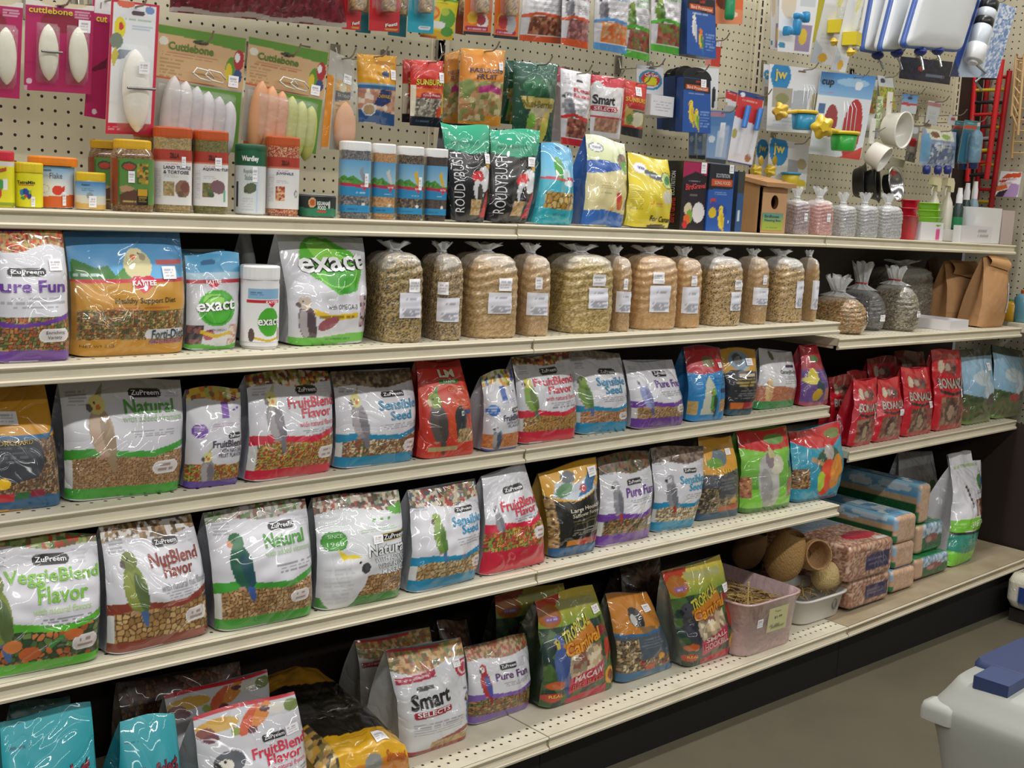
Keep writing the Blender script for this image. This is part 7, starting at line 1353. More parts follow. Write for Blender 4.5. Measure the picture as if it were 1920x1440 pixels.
for k, (q, y, wh) in enumerate((((1455, 735, 1545, 745, 1530, 1010, 1450, 1000), -.13, 'behind its twin'), ((1535, 735, 1632, 745, 1600, 1000, 1490, 990), -.17, 'in front of its twin'))):
    o, S, O = card('bottle_pack', 'dark teal bottle with a red and teal tag, ' + wh, 'A4', q, y, lambda a: (a.f('2f6a84'), a.r(0, .78, 1, 1, '3a8a98'), a.r(.05, .80, .8, .88, 'c8442c'), a.e(.9, .93, .1, .06, 'd8c8c8'), a.l(.2, .6, .9, .97, 1, 'b8d8dc')), hooked='the teal bottle ' + wh, cat='pack')
    c = S(np.array([.5]), np.array([.36]))[0]; MB().loft([(.6, -.055), (.95, -.05), (1, -.03), (1, .03), (.85, .048), (.4, .06)], .05, .044, '2c5c78', 2, 26).xf(np.eye(3), c + [0, -.024, 0]).build('bottle_body', BLUECL, o)
    MB().loft([(.9, -.075), (1, -.07), (1, -.055)], .032, .032, '1a2450', 2, 20).xf(np.eye(3), c + [0, -.024, 0]).build('screw_cap', PLAST, o)
# white cups: open bowls tilted on hooks
def tcup(label, c, y, r, h, ax, hk, col='e6e4da'):
    O = ony(y, *pq('A4', *c)[0]); o = thing_at('hanging_cup', label, 'cup', O)
    ax = np.array(ax, float); ax /= np.linalg.norm(ax); e1 = np.cross(ax, [0, 0, 1.]); e1 /= np.linalg.norm(e1); e2 = np.cross(e1, ax)
    M = np.stack([e1, e2, ax], 1)
    MB().loft([(.001, -h / 2), (.80, -h / 2), (.86, -h * .44), (.98, h * .42), (1.03, h * .46), (1.03, h * .5), (.95, h * .5), (.93, h * .42), (.80, -h * .38), (.001, -h * .4)], 2 * r, 2 * r, col, 2, 48, caps=False).xf(M).build('cup_bowl', PLAST, o)
    MB().box((-.012, -.006, -.005), (.012, .0, .075), col).xf(np.eye(3), -ax * h * .42 + np.array([0, .008, r * .75])).build('hanger_tab', PLAST, o)
    hook('wire peg hook carrying ' + hk, O[0] - ax[0] * h * .42, O[1] + .0, O[2] + r * .75 + .045, .012)
tcup('large white plastic cup, its open mouth turned aside', (1110, 795), -.19, .058, .062, (.06, -1, -.08), 'the large white cup')
tcup('smaller white plastic cup hanging below the large one', (1000, 955), -.19, .042, .056, (.22, -.85, -.46), 'the smaller white cup')
tcup('pale cup behind the large white one', (945, 775), -.10, .04, .05, (.35, -.92, .1), 'the pale cup', 'c8ccd0')
# bowls
def bowl(label, c, y, r, h, ax, col, m):
    O = ony(y, *pq('A4', *c)[0]); ax = np.array(ax, float); ax /= np.linalg.norm(ax); e1 = np.cross(ax, [0, 0, 1.]); e1 /= np.linalg.norm(e1); e2 = np.cross(e1, ax)
    mb = MB().loft([(.001, -h / 2), (.6, -h / 2), (.72, -h * .4), (.86, h * .2), (.95, h * .42), (1.04, h * .47), (1.05, h * .5), (.96, h * .5), (.88, h * .38), (.78, h * .1), (.62, -h * .36), (.001, -h * .40)], 2 * r, 2 * r, col, 2, 48, caps=False).xf(np.stack([e1, e2, ax], 1))
    return tag(mb.build('food_bowl', m, None, tuple(O)), label, 'bowl')
bowl('black glossy bowl leaning at the back of the bowls on the top shelf', (888, 1120), -.12, .062, .04, (.45, -.88, .1), '121214', PLAST)
bowl('black glossy bowl leaning between the other two bowls', (965, 1130), -.165, .060, .04, (.40, -.9, .12), '161618', PLAST)
bowl('polished steel bowl showing its bright inside', (1085, 1135), -.205, .056, .036, (.12, -.96, .22), 'c8c8c8', METAL)
# scoops, tubs, bottles and boxes at the far end of the top shelf
def z1(x): return shelfz(1, x) + .001
def onshelf(name, label, cat, zone, x, yb, y, group=None):
    p = ony(y, *pq(zone, x, yb)[0]); return thing(name, label, cat, (p[0], y, z1(p[0])), 0, group)
def scoopbox(label, x, y, w_, d_, h, col, name='plastic_scoop', cat='scoop', z0=0., n=4, rot=0., handle=True, gr=None):
    o = onshelf(name, label, cat, 'A4', x, 1415, y, gr); o.rotation_euler = (0, 0, rot); o.location.z += z0
    MB().loft([(.78, .0), (.82, .003), (1.0, h), (1.06, h), (1.06, h + .003), (.95, h + .003), (.93, h), (.76, .006)], w_, d_, col, n, 40).build('scoop_bowl', PLAST, o)
    if handle: MB().box((-.011, -d_ / 2 - .07, h - .006), (.011, -d_ / 2 + .002, h), col).xf(rz(1.2)).build('handle', PLAST, o)
    return o
scoopbox('deep red plastic bin of scoops beside the grey gravel', 1176, -.235, .064, .06, .075, 'b8142c', 'plastic_tub', 'tub', handle=False)
for k in range(2): scoopbox(('lower', 'upper')[k] + ' of two red scoops resting in the deep red bin', 1178 + 4 * k, -.235, .062, .06, .022, 'c81a30', z0=.078 + .026 * k, n=3, rot=.3 + .3 * k, handle=False)
for k in range(4): scoopbox('lime green scoop, ' + ('bottom', 'second from the bottom', 'third from the bottom', 'top')[k] + ' of the stack', 1318 - 6 * k, -.225, .085, .075, .020, '86c424', z0=.032 + .0235 * k, n=6, rot=.25 + .06 * k, handle=False)
def boxw(label, x0, x1, yt, yb, y, d_, col='dcdce0', name='white_box', arts=None, zone='A4', open_=False, m=CARD):
    A, B = ony(y, *pq(zone, x0, yb)[0]), ony(y, *pq(zone, x1, yb)[0]); h = ony(y, *pq(zone, (x0 + x1) / 2, yt)[0])[2] - z1(A[0])
    w_ = B[0] - A[0]; o = thing(name, label, 'box', (A[0], y, z1((A[0] + B[0]) / 2)))
    mb = MB(); mb.box((0, 0, 0), (w_, d_, h), col)
    if arts: paint(mb, lambda u, v: np.stack([np.asarray(u) * w_, np.full_like(np.asarray(u, float), -.0006), np.asarray(v) * h], -1), arts, (x1 - x0) / 3.3, (yb - yt) / 3.3, w_ / h, 4, off=.0005)
    mb.build('box_body', m, o); return o
boxw('low white card box with a pink tag under the lime scoops', 1262, 1400, 1362, 1425, -.265, .075, arts=lambda a: (a.f('dcdce0'), a.r(.68, .1, .84, .62, 'd84890')))
boxw('low white card box with grey print at the shelf end', 1512, 1700, 1385, 1432, -.275, .03, arts=lambda a: (a.f('d4d2d6'), a.l(.5, .9, .3, .8, 2, '6a6a70')))
boxw('large plain white box at the end of the top shelf', 1592, 1752, 1272, 1400, -.235, .09, 'd8d8d8')
boxw('small pinkish box against the large plain white one', 1756, 1830, 1290, 1425, -.225, .07, 'c0b0ac', 'small_box')
tray('card_tray', 'white tray standing behind the low boxes on the top shelf', ((ony(-.2, *pq('A4', 1420, 1400)[0])[0], -.235), (ony(-.2, *pq('A4', 1535, 1400)[0])[0], -.12)), z1(2.), .04, 'd8d6d8')
def trigger(label, x, yt, y):
    o = onshelf('spray_bottle', label, 'bottle', 'A4', x, 1400, y); h = ony(y, *pq('A4', x, yt)[0])[2] - o.location.z
    MB().loft([(.9, 0), (1, .004), (1, h * .5), (.8, h * .62), (.36, h * .72), (.36, h * .78)], .042, .036, 'd8d4c4', 3, 28).build('bottle_body', PLAST, o)
    v = [(-.034, h * .88), (-.03, h), (.008, h), (.018, h * .93), (.016, h * .78), (-.004, h * .78), (-.006, h * .87)]
    mb = MB(); f = np.array([(a, -.011, b) for a, b in v]); g = f + [0, .022, 0]; mb.add(f, [np.arange(7)[None, :]], 'd8d0a8', False); mb.add(g, [np.arange(7)[None, ::-1]], 'd8d0a8', False); mb.grid(np.stack([np.vstack([f, f[:1]]), np.vstack([g, g[:1]])]), 'd8d0a8', False); mb.build('trigger_head', PLAST, o)
    MB().tube([(-.012, 0, h * .88), (-.024, 0, h * .8), (-.022, 0, h * .72)], .0035, 'e0dcd0', 8).build('trigger', PLAST, o)
trigger('cream trigger spray bottle beside the lime scoops', 1330, 1085, -.17); trigger('cream trigger spray bottle beside the white capped bottles', 1412, 1090, -.165)
for k, (x, yt, y, band, wh) in enumerate(((1482, 1150, -.19, '1c7a48', 'with a green band'), (1525, 1120, -.115, '1c4a30', 'behind the green banded one'), (1572, 1110, -.115, '3a6a94', 'with a blue band'))):
    o = onshelf('white_capped_bottle', 'small dark bottle with a white cap, ' + wh, 'bottle', 'A4', x, 1405, y); h = ony(y, *pq('A4', x, yt)[0])[2] - o.location.z
    MB().loft([(.95, 0), (1, .004), (1, h * .62), (.6, h * .72)], .036, .036, '16302c' if k < 2 else '8aa0b0', 2, 28).build('bottle_body', PLAST, o)
    MB().loft([(1.01, h * .25), (1.02, h * .26), (1.02, h * .45), (1.01, h * .46)], .036, .036, band, 2, 28, caps=False).build('band_label', CARD, o)
    MB().loft([(.62, h * .70), (.62, h * .86), (.5, h * .9), (.42, h)], .036, .036, 'e4e4e8', 2, 24).build('spray_cap', PLAST, o)
# ---- right hand wall (it faces along the run): ladders and a perch card
XR = 2.62
def wallp(px, x=XR - .03): return on(0, x, *px)
def ladder(label, railL, railR, n, cols, rail, x, zone='A5', r=.0105, hk=True):
    a0, a1 = (wallp(p, x) for p in pq(zone, *railL)); b0, b1 = (wallp(p, x) for p in pq(zone, *railR))
    O = (a0 + b0) / 2; o = thing_at('bird_ladder', label, 'ladder', O)
    MB().tube([a0 - O, a1 - O], r, rail, 10).build('side_rail', PLAST if rail[0] != 'c' or rail == 'c81e24' else WOOD, o); MB().tube([b0 - O, b1 - O], r, rail, 10).build('side_rail', PLAST, o)
    for k in range(n):
        t = (k + .5) / n; MB().tube([a0 * (1 - t) + a1 * t - O, b0 * (1 - t) + b1 * t - O], r * .62, cols[k % len(cols)], 8).build('rung', PLAST, o)
    t_ = .5 * (a0 + b0)
    if hk:
        p = a0 * .5 + b0 * .5; tt = .5 / n; zr = (a0 * (1 - tt) + a1 * tt + b0 * (1 - tt) + b1 * tt) / 2
        mb = MB().tube([(XR + .002, zr[1], zr[2] + .02), (XR - .004, zr[1], zr[2] + .006), (x - .02, zr[1], zr[2] + .006), (x - .03, zr[1], zr[2] + .02)], .0022, 'a09a8c', 8)
        tag(mb.build('peg_hook', WIRE), 'wire peg hook carrying the ' + label, 'hook')
RC = ['c01c24', '20222a', 'c8a82c', '20222a', 'b82428', '20222a', '8a8c90', 'c8b428']
ladder('bright red ladder with yellow and black rungs', (1012, -40, 930, 1060), (1242, -40, 1100, 1040), 10, RC, 'c81e24', XR - .075)
ladder('dark red ladder behind the bright red one', (1120, 60, 1000, 1290), (1312, 60, 1140, 1300), 11, ['b81c24', 'c8a82c', '2a2a30'], 'a8141c', XR - .03)
ladder('pale wooden ladder near the photo edge', (1372, -80, 1325, 470), (1440, -80, 1385, 640), 7, ['d8b888'], 'd0ac78', XR - .06, r=.005)
ladder('longer pale wooden ladder behind the first one', (1402, -60, 1330, 850), (1500, -40, 1455, 850), 9, ['d0b080'], 'c09a64', XR - .03, r=.005)
def rcard(name, label, zone, q, x, art, cat='card', hk=None, **k):
    p = [on(0, x, *a) for a in pq(zone, *q)]; y = float(sum(a[1] for a in p) / 4)
    cx, cy = [sum(a[i] for a in pq(zone, *q)) / 4 for i in (0, 1)]; y = on(0, x, cx, cy)[1]
    return card(name, label, zone, q, y, art, cat=cat, yaw=-math.pi / 2, **k)
def perch(a): a.f('e0dce0'); a.p([(0, .6), (.3, .9), (1, .98), (1, .8), (.5, .72), (.2, .5)], 'c8481c'); a.t('pacific', .1, .8, .62, .76, 'e8d8e0', .05, .02, 'a8244c', .05); a.t('perch', .08, .66, .46, .60, 'e8d8e0', .05, .02, 'a8244c', .05); a.p([(0, .2), (.5, .35), (.4, .5), (0, .42)], 'd8642c'); a.p([(0, 0), (.4, 0), (.5, .3), (.1, .2)], '2a1c2c'); a.p([(.35, 0), (.95, 0), (1, .5), (.6, .55)], 'a888b8')
o, S, O = rcard('perch_card', 'white and orange perch card with pink lettering', 'A5', (1252, 965, 1440, 975, 1400, 1200, 1195, 1195), XR - .08, perch, t=.03)
hook_ = MB().tube([(XR + .002, O[1], O[2] + .045), (XR - .085, O[1], O[2] + .045), (XR - .1, O[1], O[2] + .055)], .0022, 'a09a8c', 8); tag(hook_.build('peg_hook', WIRE), 'wire peg hook carrying the perch card', 'hook')
# ---- red bedding bags on the lower third shelf
def red(txt='BONANZA'):
    def f(a):
        a.f('c8182c'); a.e(.5, .78, .22, .09, '8a3c3c'); a.e(.4, .79, .08, .05, 'b8a090'); a.e(.6, .77, .07, .05, '4a3c3c'); a.e(.22, .80, .08, .08, 'd8c8b0'); a.t(txt, .10, .92, .53, .66, 'b8b0a4', -.02, .03, '3a2c2c', .06); a.p([(.1, .52), (.5, .47), (.9, .50), (.9, .47), (.5, .43), (.1, .48)], '2a2428')
        a.s(['7a4a3c', '8a5c4a', '5a342c', 'a07c64'], .06, .06, .42, .12, .88); a.e(.4, .24, .16, .14, '4a3430'); a.e(.42, .22, .1, .1, 'a88a70'); a.e(.75, .3, .12, .14, '8a3a3c'); a.b(0, .06, 'b01424'); a.b(.93, 1, 'd02030')
    return f
RT = [(.82, .45, .16, .10)]
R_ = 'red bedding bag '
for lab, q, y, d in ((R_ + 'in the back row, highest one', (1000, 935, 1195, 925, 1200, 1440, 1010, 1460), -.09, .06), (R_ + 'in the back row, dim and middle one', (815, 975, 1010, 962, 1015, 1480, 820, 1500), -.165, .06),
                     (R_ + 'in the back row, lowest and dim', (680, 1068, 872, 1050, 880, 1520, 690, 1540), -.17, .06), (R_ + 'pushed against the teal lory bag', (556, 1100, 705, 1092, 700, 1590, 556, 1610), -.24, .05),
                     (R_ + 'in front, wrinkled and low, first of two', (722, 1132, 882, 1112, 842, 1584, 692, 1602), -.335, .074), (R_ + 'in front, second of the two low ones', (884, 1122, 1032, 1108, 1045, 1532, 848, 1578), -.335, .074),
                     (R_ + 'with grey arched lettering, leaning beside the tallest', (1030, 1045, 1230, 1042, 1256, 1490, 1052, 1526), -.335, .074), (R_ + 'tallest and nearest the green and blue bags', (1200, 930, 1440, 915, 1462, 1449, 1262, 1484), -.335, .074)):
    bag('bedding_bag', lab, 'B4', q, 3, d, red(), 'b81428', y=y, zmax=1.0, wr=.008, tags=RT if 'front' in lab or 'tall' in lab else [], m=FILM, lines=None)
def hay(a): a.f('3f5a3c'); a.g(.3, .95, '8ab4d0', 'a0c4dc'); a.b(.9, 1, '2c3c34'); a.e(.5, .62, .3, .1, 'c8d8e0'); a.e(.7, .45, .2, .12, 'c8dce8'); a.p([(0, .42), (.3, .38), (.6, .34), (1, .3), (1, 0), (0, 0)], '4a5c34'); a.e(.8, .24, .2, .16, '3a2c34'); a.e(.3, .34, .2, .04, '2c4428'); a.s(['4a5c34', '5a6a3c', '6a5a3c'], .05, 0, .25); a.b(0, .05, '6a8038')
bag('hay_bag', 'green and pale blue bag, first of two at the end of the lower third shelf', 'B4', (1442, 918, 1650, 912, 1656, 1412, 1464, 1438), 3, .09, hay, '2c3c2c', y=-.33, zmax=.985, tags=[(.74, .76, .16, .10)], wr=.005)
bag('hay_bag', 'green and pale blue bag, last on the lower third shelf', 'B4', (1658, 888, 1860, 935, 1862, 1376, 1664, 1412), 3, .09, lambda a: (hay(a), a.e(.5, .3, .16, .06, 'a82c34')), '2c3c2c', y=-.325, zmax=.985, wr=.005)

# ---- lowest deck, right half
def rbox(w_, d_, h, r, fn, top, rz_=.012, step=.006, bulge=0., seed=1):
    """rounded block; fn(x, y, z) and top(x, y) give colours"""
    per = []
    for cx, cy, a0 in ((w_ / 2 - r, -d_ / 2 + r, -np.pi / 2), (w_ / 2 - r, d_ / 2 - r, 0), (-w_ / 2 + r, d_ / 2 - r, np.pi / 2), (-w_ / 2 + r, -d_ / 2 + r, np.pi)):
        for a in np.linspace(a0, a0 + np.pi / 2, 5): per.append((cx + r * math.cos(a), cy + r * math.sin(a)))
    per = np.array(per + per[:1]); seg = np.linalg.norm(np.diff(per, axis=0), axis=1); s = np.concatenate([[0], np.cumsum(seg)]); n = max(24, int(s[-1] / step))
    t = np.linspace(0, s[-1], n, endpoint=False); X = np.interp(t, s, per[:, 0]); Y = np.interp(t, s, per[:, 1])
    zs = [(-rz_, 0), (-rz_ * .3, rz_ * .3), (0, rz_)] + [(0, z) for z in np.linspace(rz_, h - rz_, max(4, int(h / step)))[1:-1]] + [(0, h - rz_), (-rz_ * .3, h - rz_ * .3), (-rz_, h)]
    P = np.array([np.stack([X * (1 + 2 * i / w_), Y * (1 + 2 * i / d_), np.full(n, z)], 1) for i, z in zs])
    if bulge: P[..., :2] *= (1 + bulge * np.sin(np.pi * P[..., 2:3] / h)); P[..., 0] += .0025 * nz(P[..., 1] / .08, P[..., 2] / .05, seed); P[..., 1] += .0025 * nz(P[..., 0] / .08, P[..., 2] / .05, seed + 2)
    mb = MB(); mb.grid(P, fn(P[..., 0], P[..., 1], P[..., 2]), True, True)
    u, v = np.meshgrid(np.linspace(-w_ / 2 + rz_, w_ / 2 - rz_, max(4, int(w_ / step))), np.linspace(-d_ / 2 + rz_, d_ / 2 - rz_, max(4, int(d_ / step))))
    G = np.stack([u, v, np.full_like(u, h) + .003 * np.cos(u / w_ * np.pi) * np.cos(v / d_ * np.pi)], -1); mb.grid(G, top(u, v))
    B_ = np.stack([u, v, np.zeros_like(u)], -1)[::len(u) - 1, ::len(u[0]) - 1]; mb.grid(B_, '6a6058', False)
    return mb
def artfn(front, side, w_, d_, h, seed=1):
    def fn(x, y, z):
        A = Art(np.clip(x / w_ + .5, 0, 1), np.clip(z / h, 0, 1), w_ / h, seed); front(A)
        B = Art(np.clip(.5 - y / d_, 0, 1), np.clip(z / h, 0, 1), d_ / h, seed + 1); side(B)
        m = (y < -d_ / 2 + .012)[..., None]
        return np.where(m, A.c, B.c)
    return fn
def topfn(art, w_, d_, seed=2):
    def fn(x, y): A = Art(np.clip(x / w_ + .5, 0, 1), np.clip(y / d_ + .5, 0, 1), w_ / d_, seed); art(A); return A.c
    return fn
def bale(label, zone, bl, br, top, d_, front, side, tp, y=None, z=None, group=None, name='bedding_bale', r=.012):
    b0, b1 = pq(zone, *bl)[0], pq(zone, *br)[0]
    if z is None: z = shelfz(5, ony(-.4, *b1)[0]) + .002
    if y is None: y = float(np.clip((onz(z, *b0)[1] + onz(z, *b1)[1]) / 2, -.485, -.1 - d_))
    A, B = ony(y, *b0), ony(y, *b1); w_ = B[0] - A[0]; h = ony(y, *pq(zone, *top)[0])[2] - z
    o = thing(name, label, 'bale', ((A[0] + B[0]) / 2, y + d_ / 2, z), 0, group)
    rbox(w_, d_, h, r, artfn(front, side, w_, d_, h, hash_(label) % 99), topfn(tp, w_, d_), bulge=.0, seed=hash_(label) % 50).build('film_wrapped_block', FILM2, o)
    return o, (w_, d_, h, y, z)
SHAV = ['c89c84', 'b88870', 'd8b4a0', 'a87862', 'c8a890']
pk = lambda a: (a.s(SHAV, .09, 0, 1, gap='8a6450'), a.r(.36, .22, .92, .66, '3c3a5c', .02), a.l(.42, .86, .34, .58, 2, '8a7a94'))
pks = lambda a: a.s(SHAV, .09, 0, 1, gap='8a6450')
pkt = lambda a: (a.s(SHAV, .03, 0, 1, gap='8a6450'), a.g(.5, 1, '8a9aa8', 'a8b4bc'), a.e(.62, .2, .34, .09, 'a81c34'), a.r(.7, .04, .95, .09, 'd8d0d0'))
o, (w1, d1, h1, y1, zb) = bale('pinkish wood shavings bale under another one', 'D7', (902, 512), (1132, 440), (1020, 312), .34, pk, pks, pkt, y=-.44)
bale('pinkish wood shavings bale with a red oval on top', 'D7', (900, 320), (1150, 268), (1030, 118), .36, pk, pks, pkt, y=-.45, z=zb + h1 + .0015)
TAN = ['c8a488', 'c09a7c', 'd0ae94']
tf = lambda a: (a.s(TAN, .05), a.r(0, 0, .1, .3, '2c7a48'), a.r(0, .55, .08, .9, '9ab4c8'))
def tsd(a): a.f('c8a07c'); a.b(0, .50, '1c5c34'); a.b(.50, .66, 'c8a884'); a.g(.66, 1, '5aa0c8', '8ab8d0'); a.e(.3, .8, .14, .12, 'd8e0e4'); a.e(.7, .85, .2, .1, 'd0dce4'); a.e(.5, .68, .1, .08, 'c8d8e0')
ttp = lambda a: (a.f('8ab0c8'), a.s(['8ab0c8', 'c8d4d8', '5a98c0'], .12), a.r(0, 0, 1, .04, 'c8a488'))
o, (w2, d2, h2, y2, zb2) = bale('tan wood block bale with a green foot, lowest of its stack', 'D7', (1140, 446), (1278, 410), (1205, 275), .32, tf, tsd, ttp, y=-.43)
o, (w3, d3, h3, y3, zb3) = bale('tan wood block bale, second of its stack', 'D7', (1160, 288), (1275, 258), (1215, 122), .32, tf, tsd, ttp, y=-.42, z=zb2 + h2 + .0015)
bale('long sky blue and green bale on top of the tan stack', 'C4', (1172, 726), (1290, 692), (1230, 582), .34, tf, tsd, ttp, y=-.42, z=zb3 + h3 + .0015)
def gf(a): a.f('2c5a3c'); a.g(.55, 1, '8aa8c8', 'b0c8e0'); a.s(['8aa8c8', 'c8d4e0', '6a8a9a'], .12, .55, 1); a.e(.55, .5, .24, .14, '8a4a48'); a.e(.45, .45, .1, .1, 'b08078'); a.b(0, .2, '2a6a3a'); a.r(0, 0, .2, 1, 'c8a488'); a.l(.3, .8, .05, .16, 1, '6a9a70')
gs = lambda a: (a.s(TAN, .05), a.b(.8, 1, '1c7a44'))
gt = lambda a: (a.f('1c7440'), a.e(.6, .3, .3, .1, '2c8a54'))
o, (w4, d4, h4, y4, zb4) = bale('dark green bedding bale on the deck beside the white litter bag', 'D7', (1278, 388), (1470, 345), (1380, 195), .26, gf, gs, gt, y=-.41)
o, (w5, d5, h5, y5, zb5) = bale('dark green bedding bale set back on top of another', 'D7', (1292, 182), (1440, 160), (1365, 8), .24, gf, gs, gt, y=-.38, z=zb4 + h4 + .0015)
bale('highest sky blue and green bale, resting on the dark green stack', 'C4', (1310, 566), (1372, 545), (1345, 400), .33, tf, tsd, ttp, y=-.37, z=zb5 + h5 + .0015)
# white litter bag with a gathered top
def litter(a): a.f('dcdce2'); a.b(0, .34, '2c8a78', .0); a.p([(0, 0), (.5, 0), (1, .06), (1, .14), (.4, .12), (0, .16)], '7ac83a'); a.b(.34, .46, '74bc2c', .01, .6); a.b(.315, .345, '1c2420'); a.t('BREEDER', .42, .95, .375, .43, 'c8e0b0', .05, .02); a.l(.4, .95, .2, .3, 4, '7ab8a8', 5); a.e(.82, .80, .13, .07, '5a8a3a'); a.e(.86, .80, .05, .05, '4a6ab0'); a.p([(.3, .78), (.34, .80), (.5, .6), (.48, .56)], '3a3438'); a.r(.62, .48, .98, .64, '7a4a38'); a.e(.7, .55, .06, .08, 'c8b0a0'); a.l(.66, .95, .68, .73, 2, '6a6a70'); a.l(.1, .9, .94, .99, 1, '8ab83c', 3); a.l(.05, .3, .38, .44, 2, 'b0d890')
def litters(a): a.f('d8d8de')
o, S = bag('litter_bag', 'white and green litter bag standing alone at the end of the lowest deck', 'C4', (1492, 285, 1672, 250, 1622, 852, 1480, 930), 5, .17, litter, 'd4d4da', y=-.40, zmax=.60, wr=.006)
u, v = np.meshgrid(np.linspace(.0, .70, 9), np.linspace(0, 1, 6)); P = S(u, np.full_like(u, .98)); P[..., 2] += v * .042; P[..., 1] += .004 * np.sin(u * 14) + .012 * v; mb = MB(); mb.grid(P, 'dcdce2'); mb.grid(P + [0, .006, 0], 'c8c8d0'); mb.build('folded_top', FILM2, o)
bag('litter_bag', 'dim white bag against the back board over the bales', 'C4', (1190, 215, 1390, 205, 1440, 700, 1180, 740), 5, .1, lambda a: (a.f('c8c8cc'), a.e(.75, .6, .1, .08, '6a8a5a'), a.p([(.4, .5), (.5, .7), (.6, .5)], '8a8488')), 'b4b4ba', y=-.14, zmax=.60)
# bins
z5 = lambda p: shelfz(5, onz(.17, *p)[0] + .22) + .001
def bin_(name, label, zone, fl, fr, topf, d_, m, col, taper=.93, n=7., rim=.006, part='bin_shell', dy=0.):
    p, q = pq(zone, *fl)[0], pq(zone, *fr)[0]; z = z5(p); y = float(np.clip((onz(z, *p)[1] + onz(z, *q)[1]) / 2 + dy, -.488, -.1)); A, B = ony(y, *p), ony(y, *q); w_ = (B[0] - A[0]) / taper; h = ony(y, *pq(zone, *topf)[0])[2] - z
    o = thing(name, label, 'bin', ((A[0] + B[0]) / 2, y + d_ / 2, z))
    t = .004
    MB().loft([(taper * .98, 0), (taper, .004), (1, h - .006), (1 + 2 * rim / w_, 1 + 2 * rim / d_, h - .005), (1 + 2 * rim / w_, 1 + 2 * rim / d_, h), (1 - t / w_, 1 - t / d_, h), (taper - 2 * t / w_, taper - 2 * t / d_, .006)], w_, d_, col, n, 96).build(part, m, o)
    S = lambda u, v: np.stack([(np.asarray(u) - .5) * w_ * .94, -d_ / 2 * (taper + (1 - taper) * np.asarray(v)) - .001, np.asarray(v) * h], -1)
    return o, S, w_, h, y, z
def straw(o, n, w_, d_, z0, h, seed, cols=('b89a5c', 'a08448', 'c8ac70', '8a6c3c'), nm='straw_tangle', L=.12):
    r = np.random.default_rng(seed); mb = MB()
    for k in range(n):
        c = np.array([r.uniform(-w_ / 2, w_ / 2) * .8, r.uniform(-d_ / 2, d_ / 2) * .85, z0 + r.uniform(0, h)]); a = r.uniform(0, 2 * np.pi); l = L * r.uniform(.3, .6); dv = np.array([math.cos(a) * l, math.sin(a) * l, r.uniform(-.01, .015)])
        e = [np.clip(c + dv * s, [-w_ * .42, -d_ * .42, .006], [w_ * .42, d_ * .42, 1]) for s in (-1, 0, 1)]; e[1][2] += .008; mb.tube(e, .0016, cols[k % len(cols)], 5, False)
    ob = mb.build(nm, STRAW, o); ob['kind'] = 'stuff'; return ob
o, S, wb, hb, yb, zz_ = bin_('clear_bin', 'translucent pinkish plastic bin with a yellow price note', 'D7', (300, 804), (608, 699), (430, 455), .34, PINKBIN, 'd8b8b8')
sticker(o, S, .56, .60, .36, .46, lambda a: (a.f('d0cc98'), a.t('Toys', .3, .6, .78, .88, '6a6448', 0, 0), a.t('$1.99', .32, .7, .52, .64, '4a4638', 0, 0), a.l(.12, .9, .1, .32, 2, '4a4638', 3)), 'price_note'); sticker(o, S, .24, .60, .1, .16)
sh = MB(); zt = hb * .62; u, v = np.meshgrid(np.linspace(-wb * .40, wb * .40, 24), np.linspace(-.135, .135, 24)); sh.grid(np.stack([u, v, zt + .012 * nz(u / .05, v / .05, 4)], -1), '8a6a3c')
MB_ = tag(sh.build('nesting_straw', STRAW, None, tuple(o.location)), 'heap of brown nesting straw inside the pinkish bin', 'straw'); MB_['kind'] = 'stuff'
so = straw(None, 90, wb, .3, zt + .014, .012, 3); so.location = o.location; tag(so, 'loose straw stalks on the heap in the pinkish bin', 'straw')
for k, (x, y0, y1_) in enumerate(((320, 470, 345),)):
    p0, p1 = ony(yb + .02, *pq('D7', x, y0)[0]), ony(yb + .02, *pq('D7', x + 2, y1_)[0]); tag(MB().tube([p0 - [0, 0, .06], p1], .0025, 'c8ac70', 7).build('straw_stick', STRAW), 'upright straw stick at the front of the pinkish bin', 'stick')
o, S, wt, ht, yt_, ztb = bin_('white_tub', 'low white plastic tub holding a straw nest', 'D7', (640, 605), (880, 535), (780, 425), .18, SOFTPL, 'cfcdc8', .88, 5., .008, 'tub_shell'); tubO = np.array(o.location)
MB().tube([S(np.array([.72]), np.array([.55]))[0] + np.array([.011 * math.cos(q), 0, .016 * math.sin(q)]) for q in np.linspace(0, 2 * np.pi, 17)], .0022, '6a6a66', 6, False).build('round_emblem', PLAST, o)
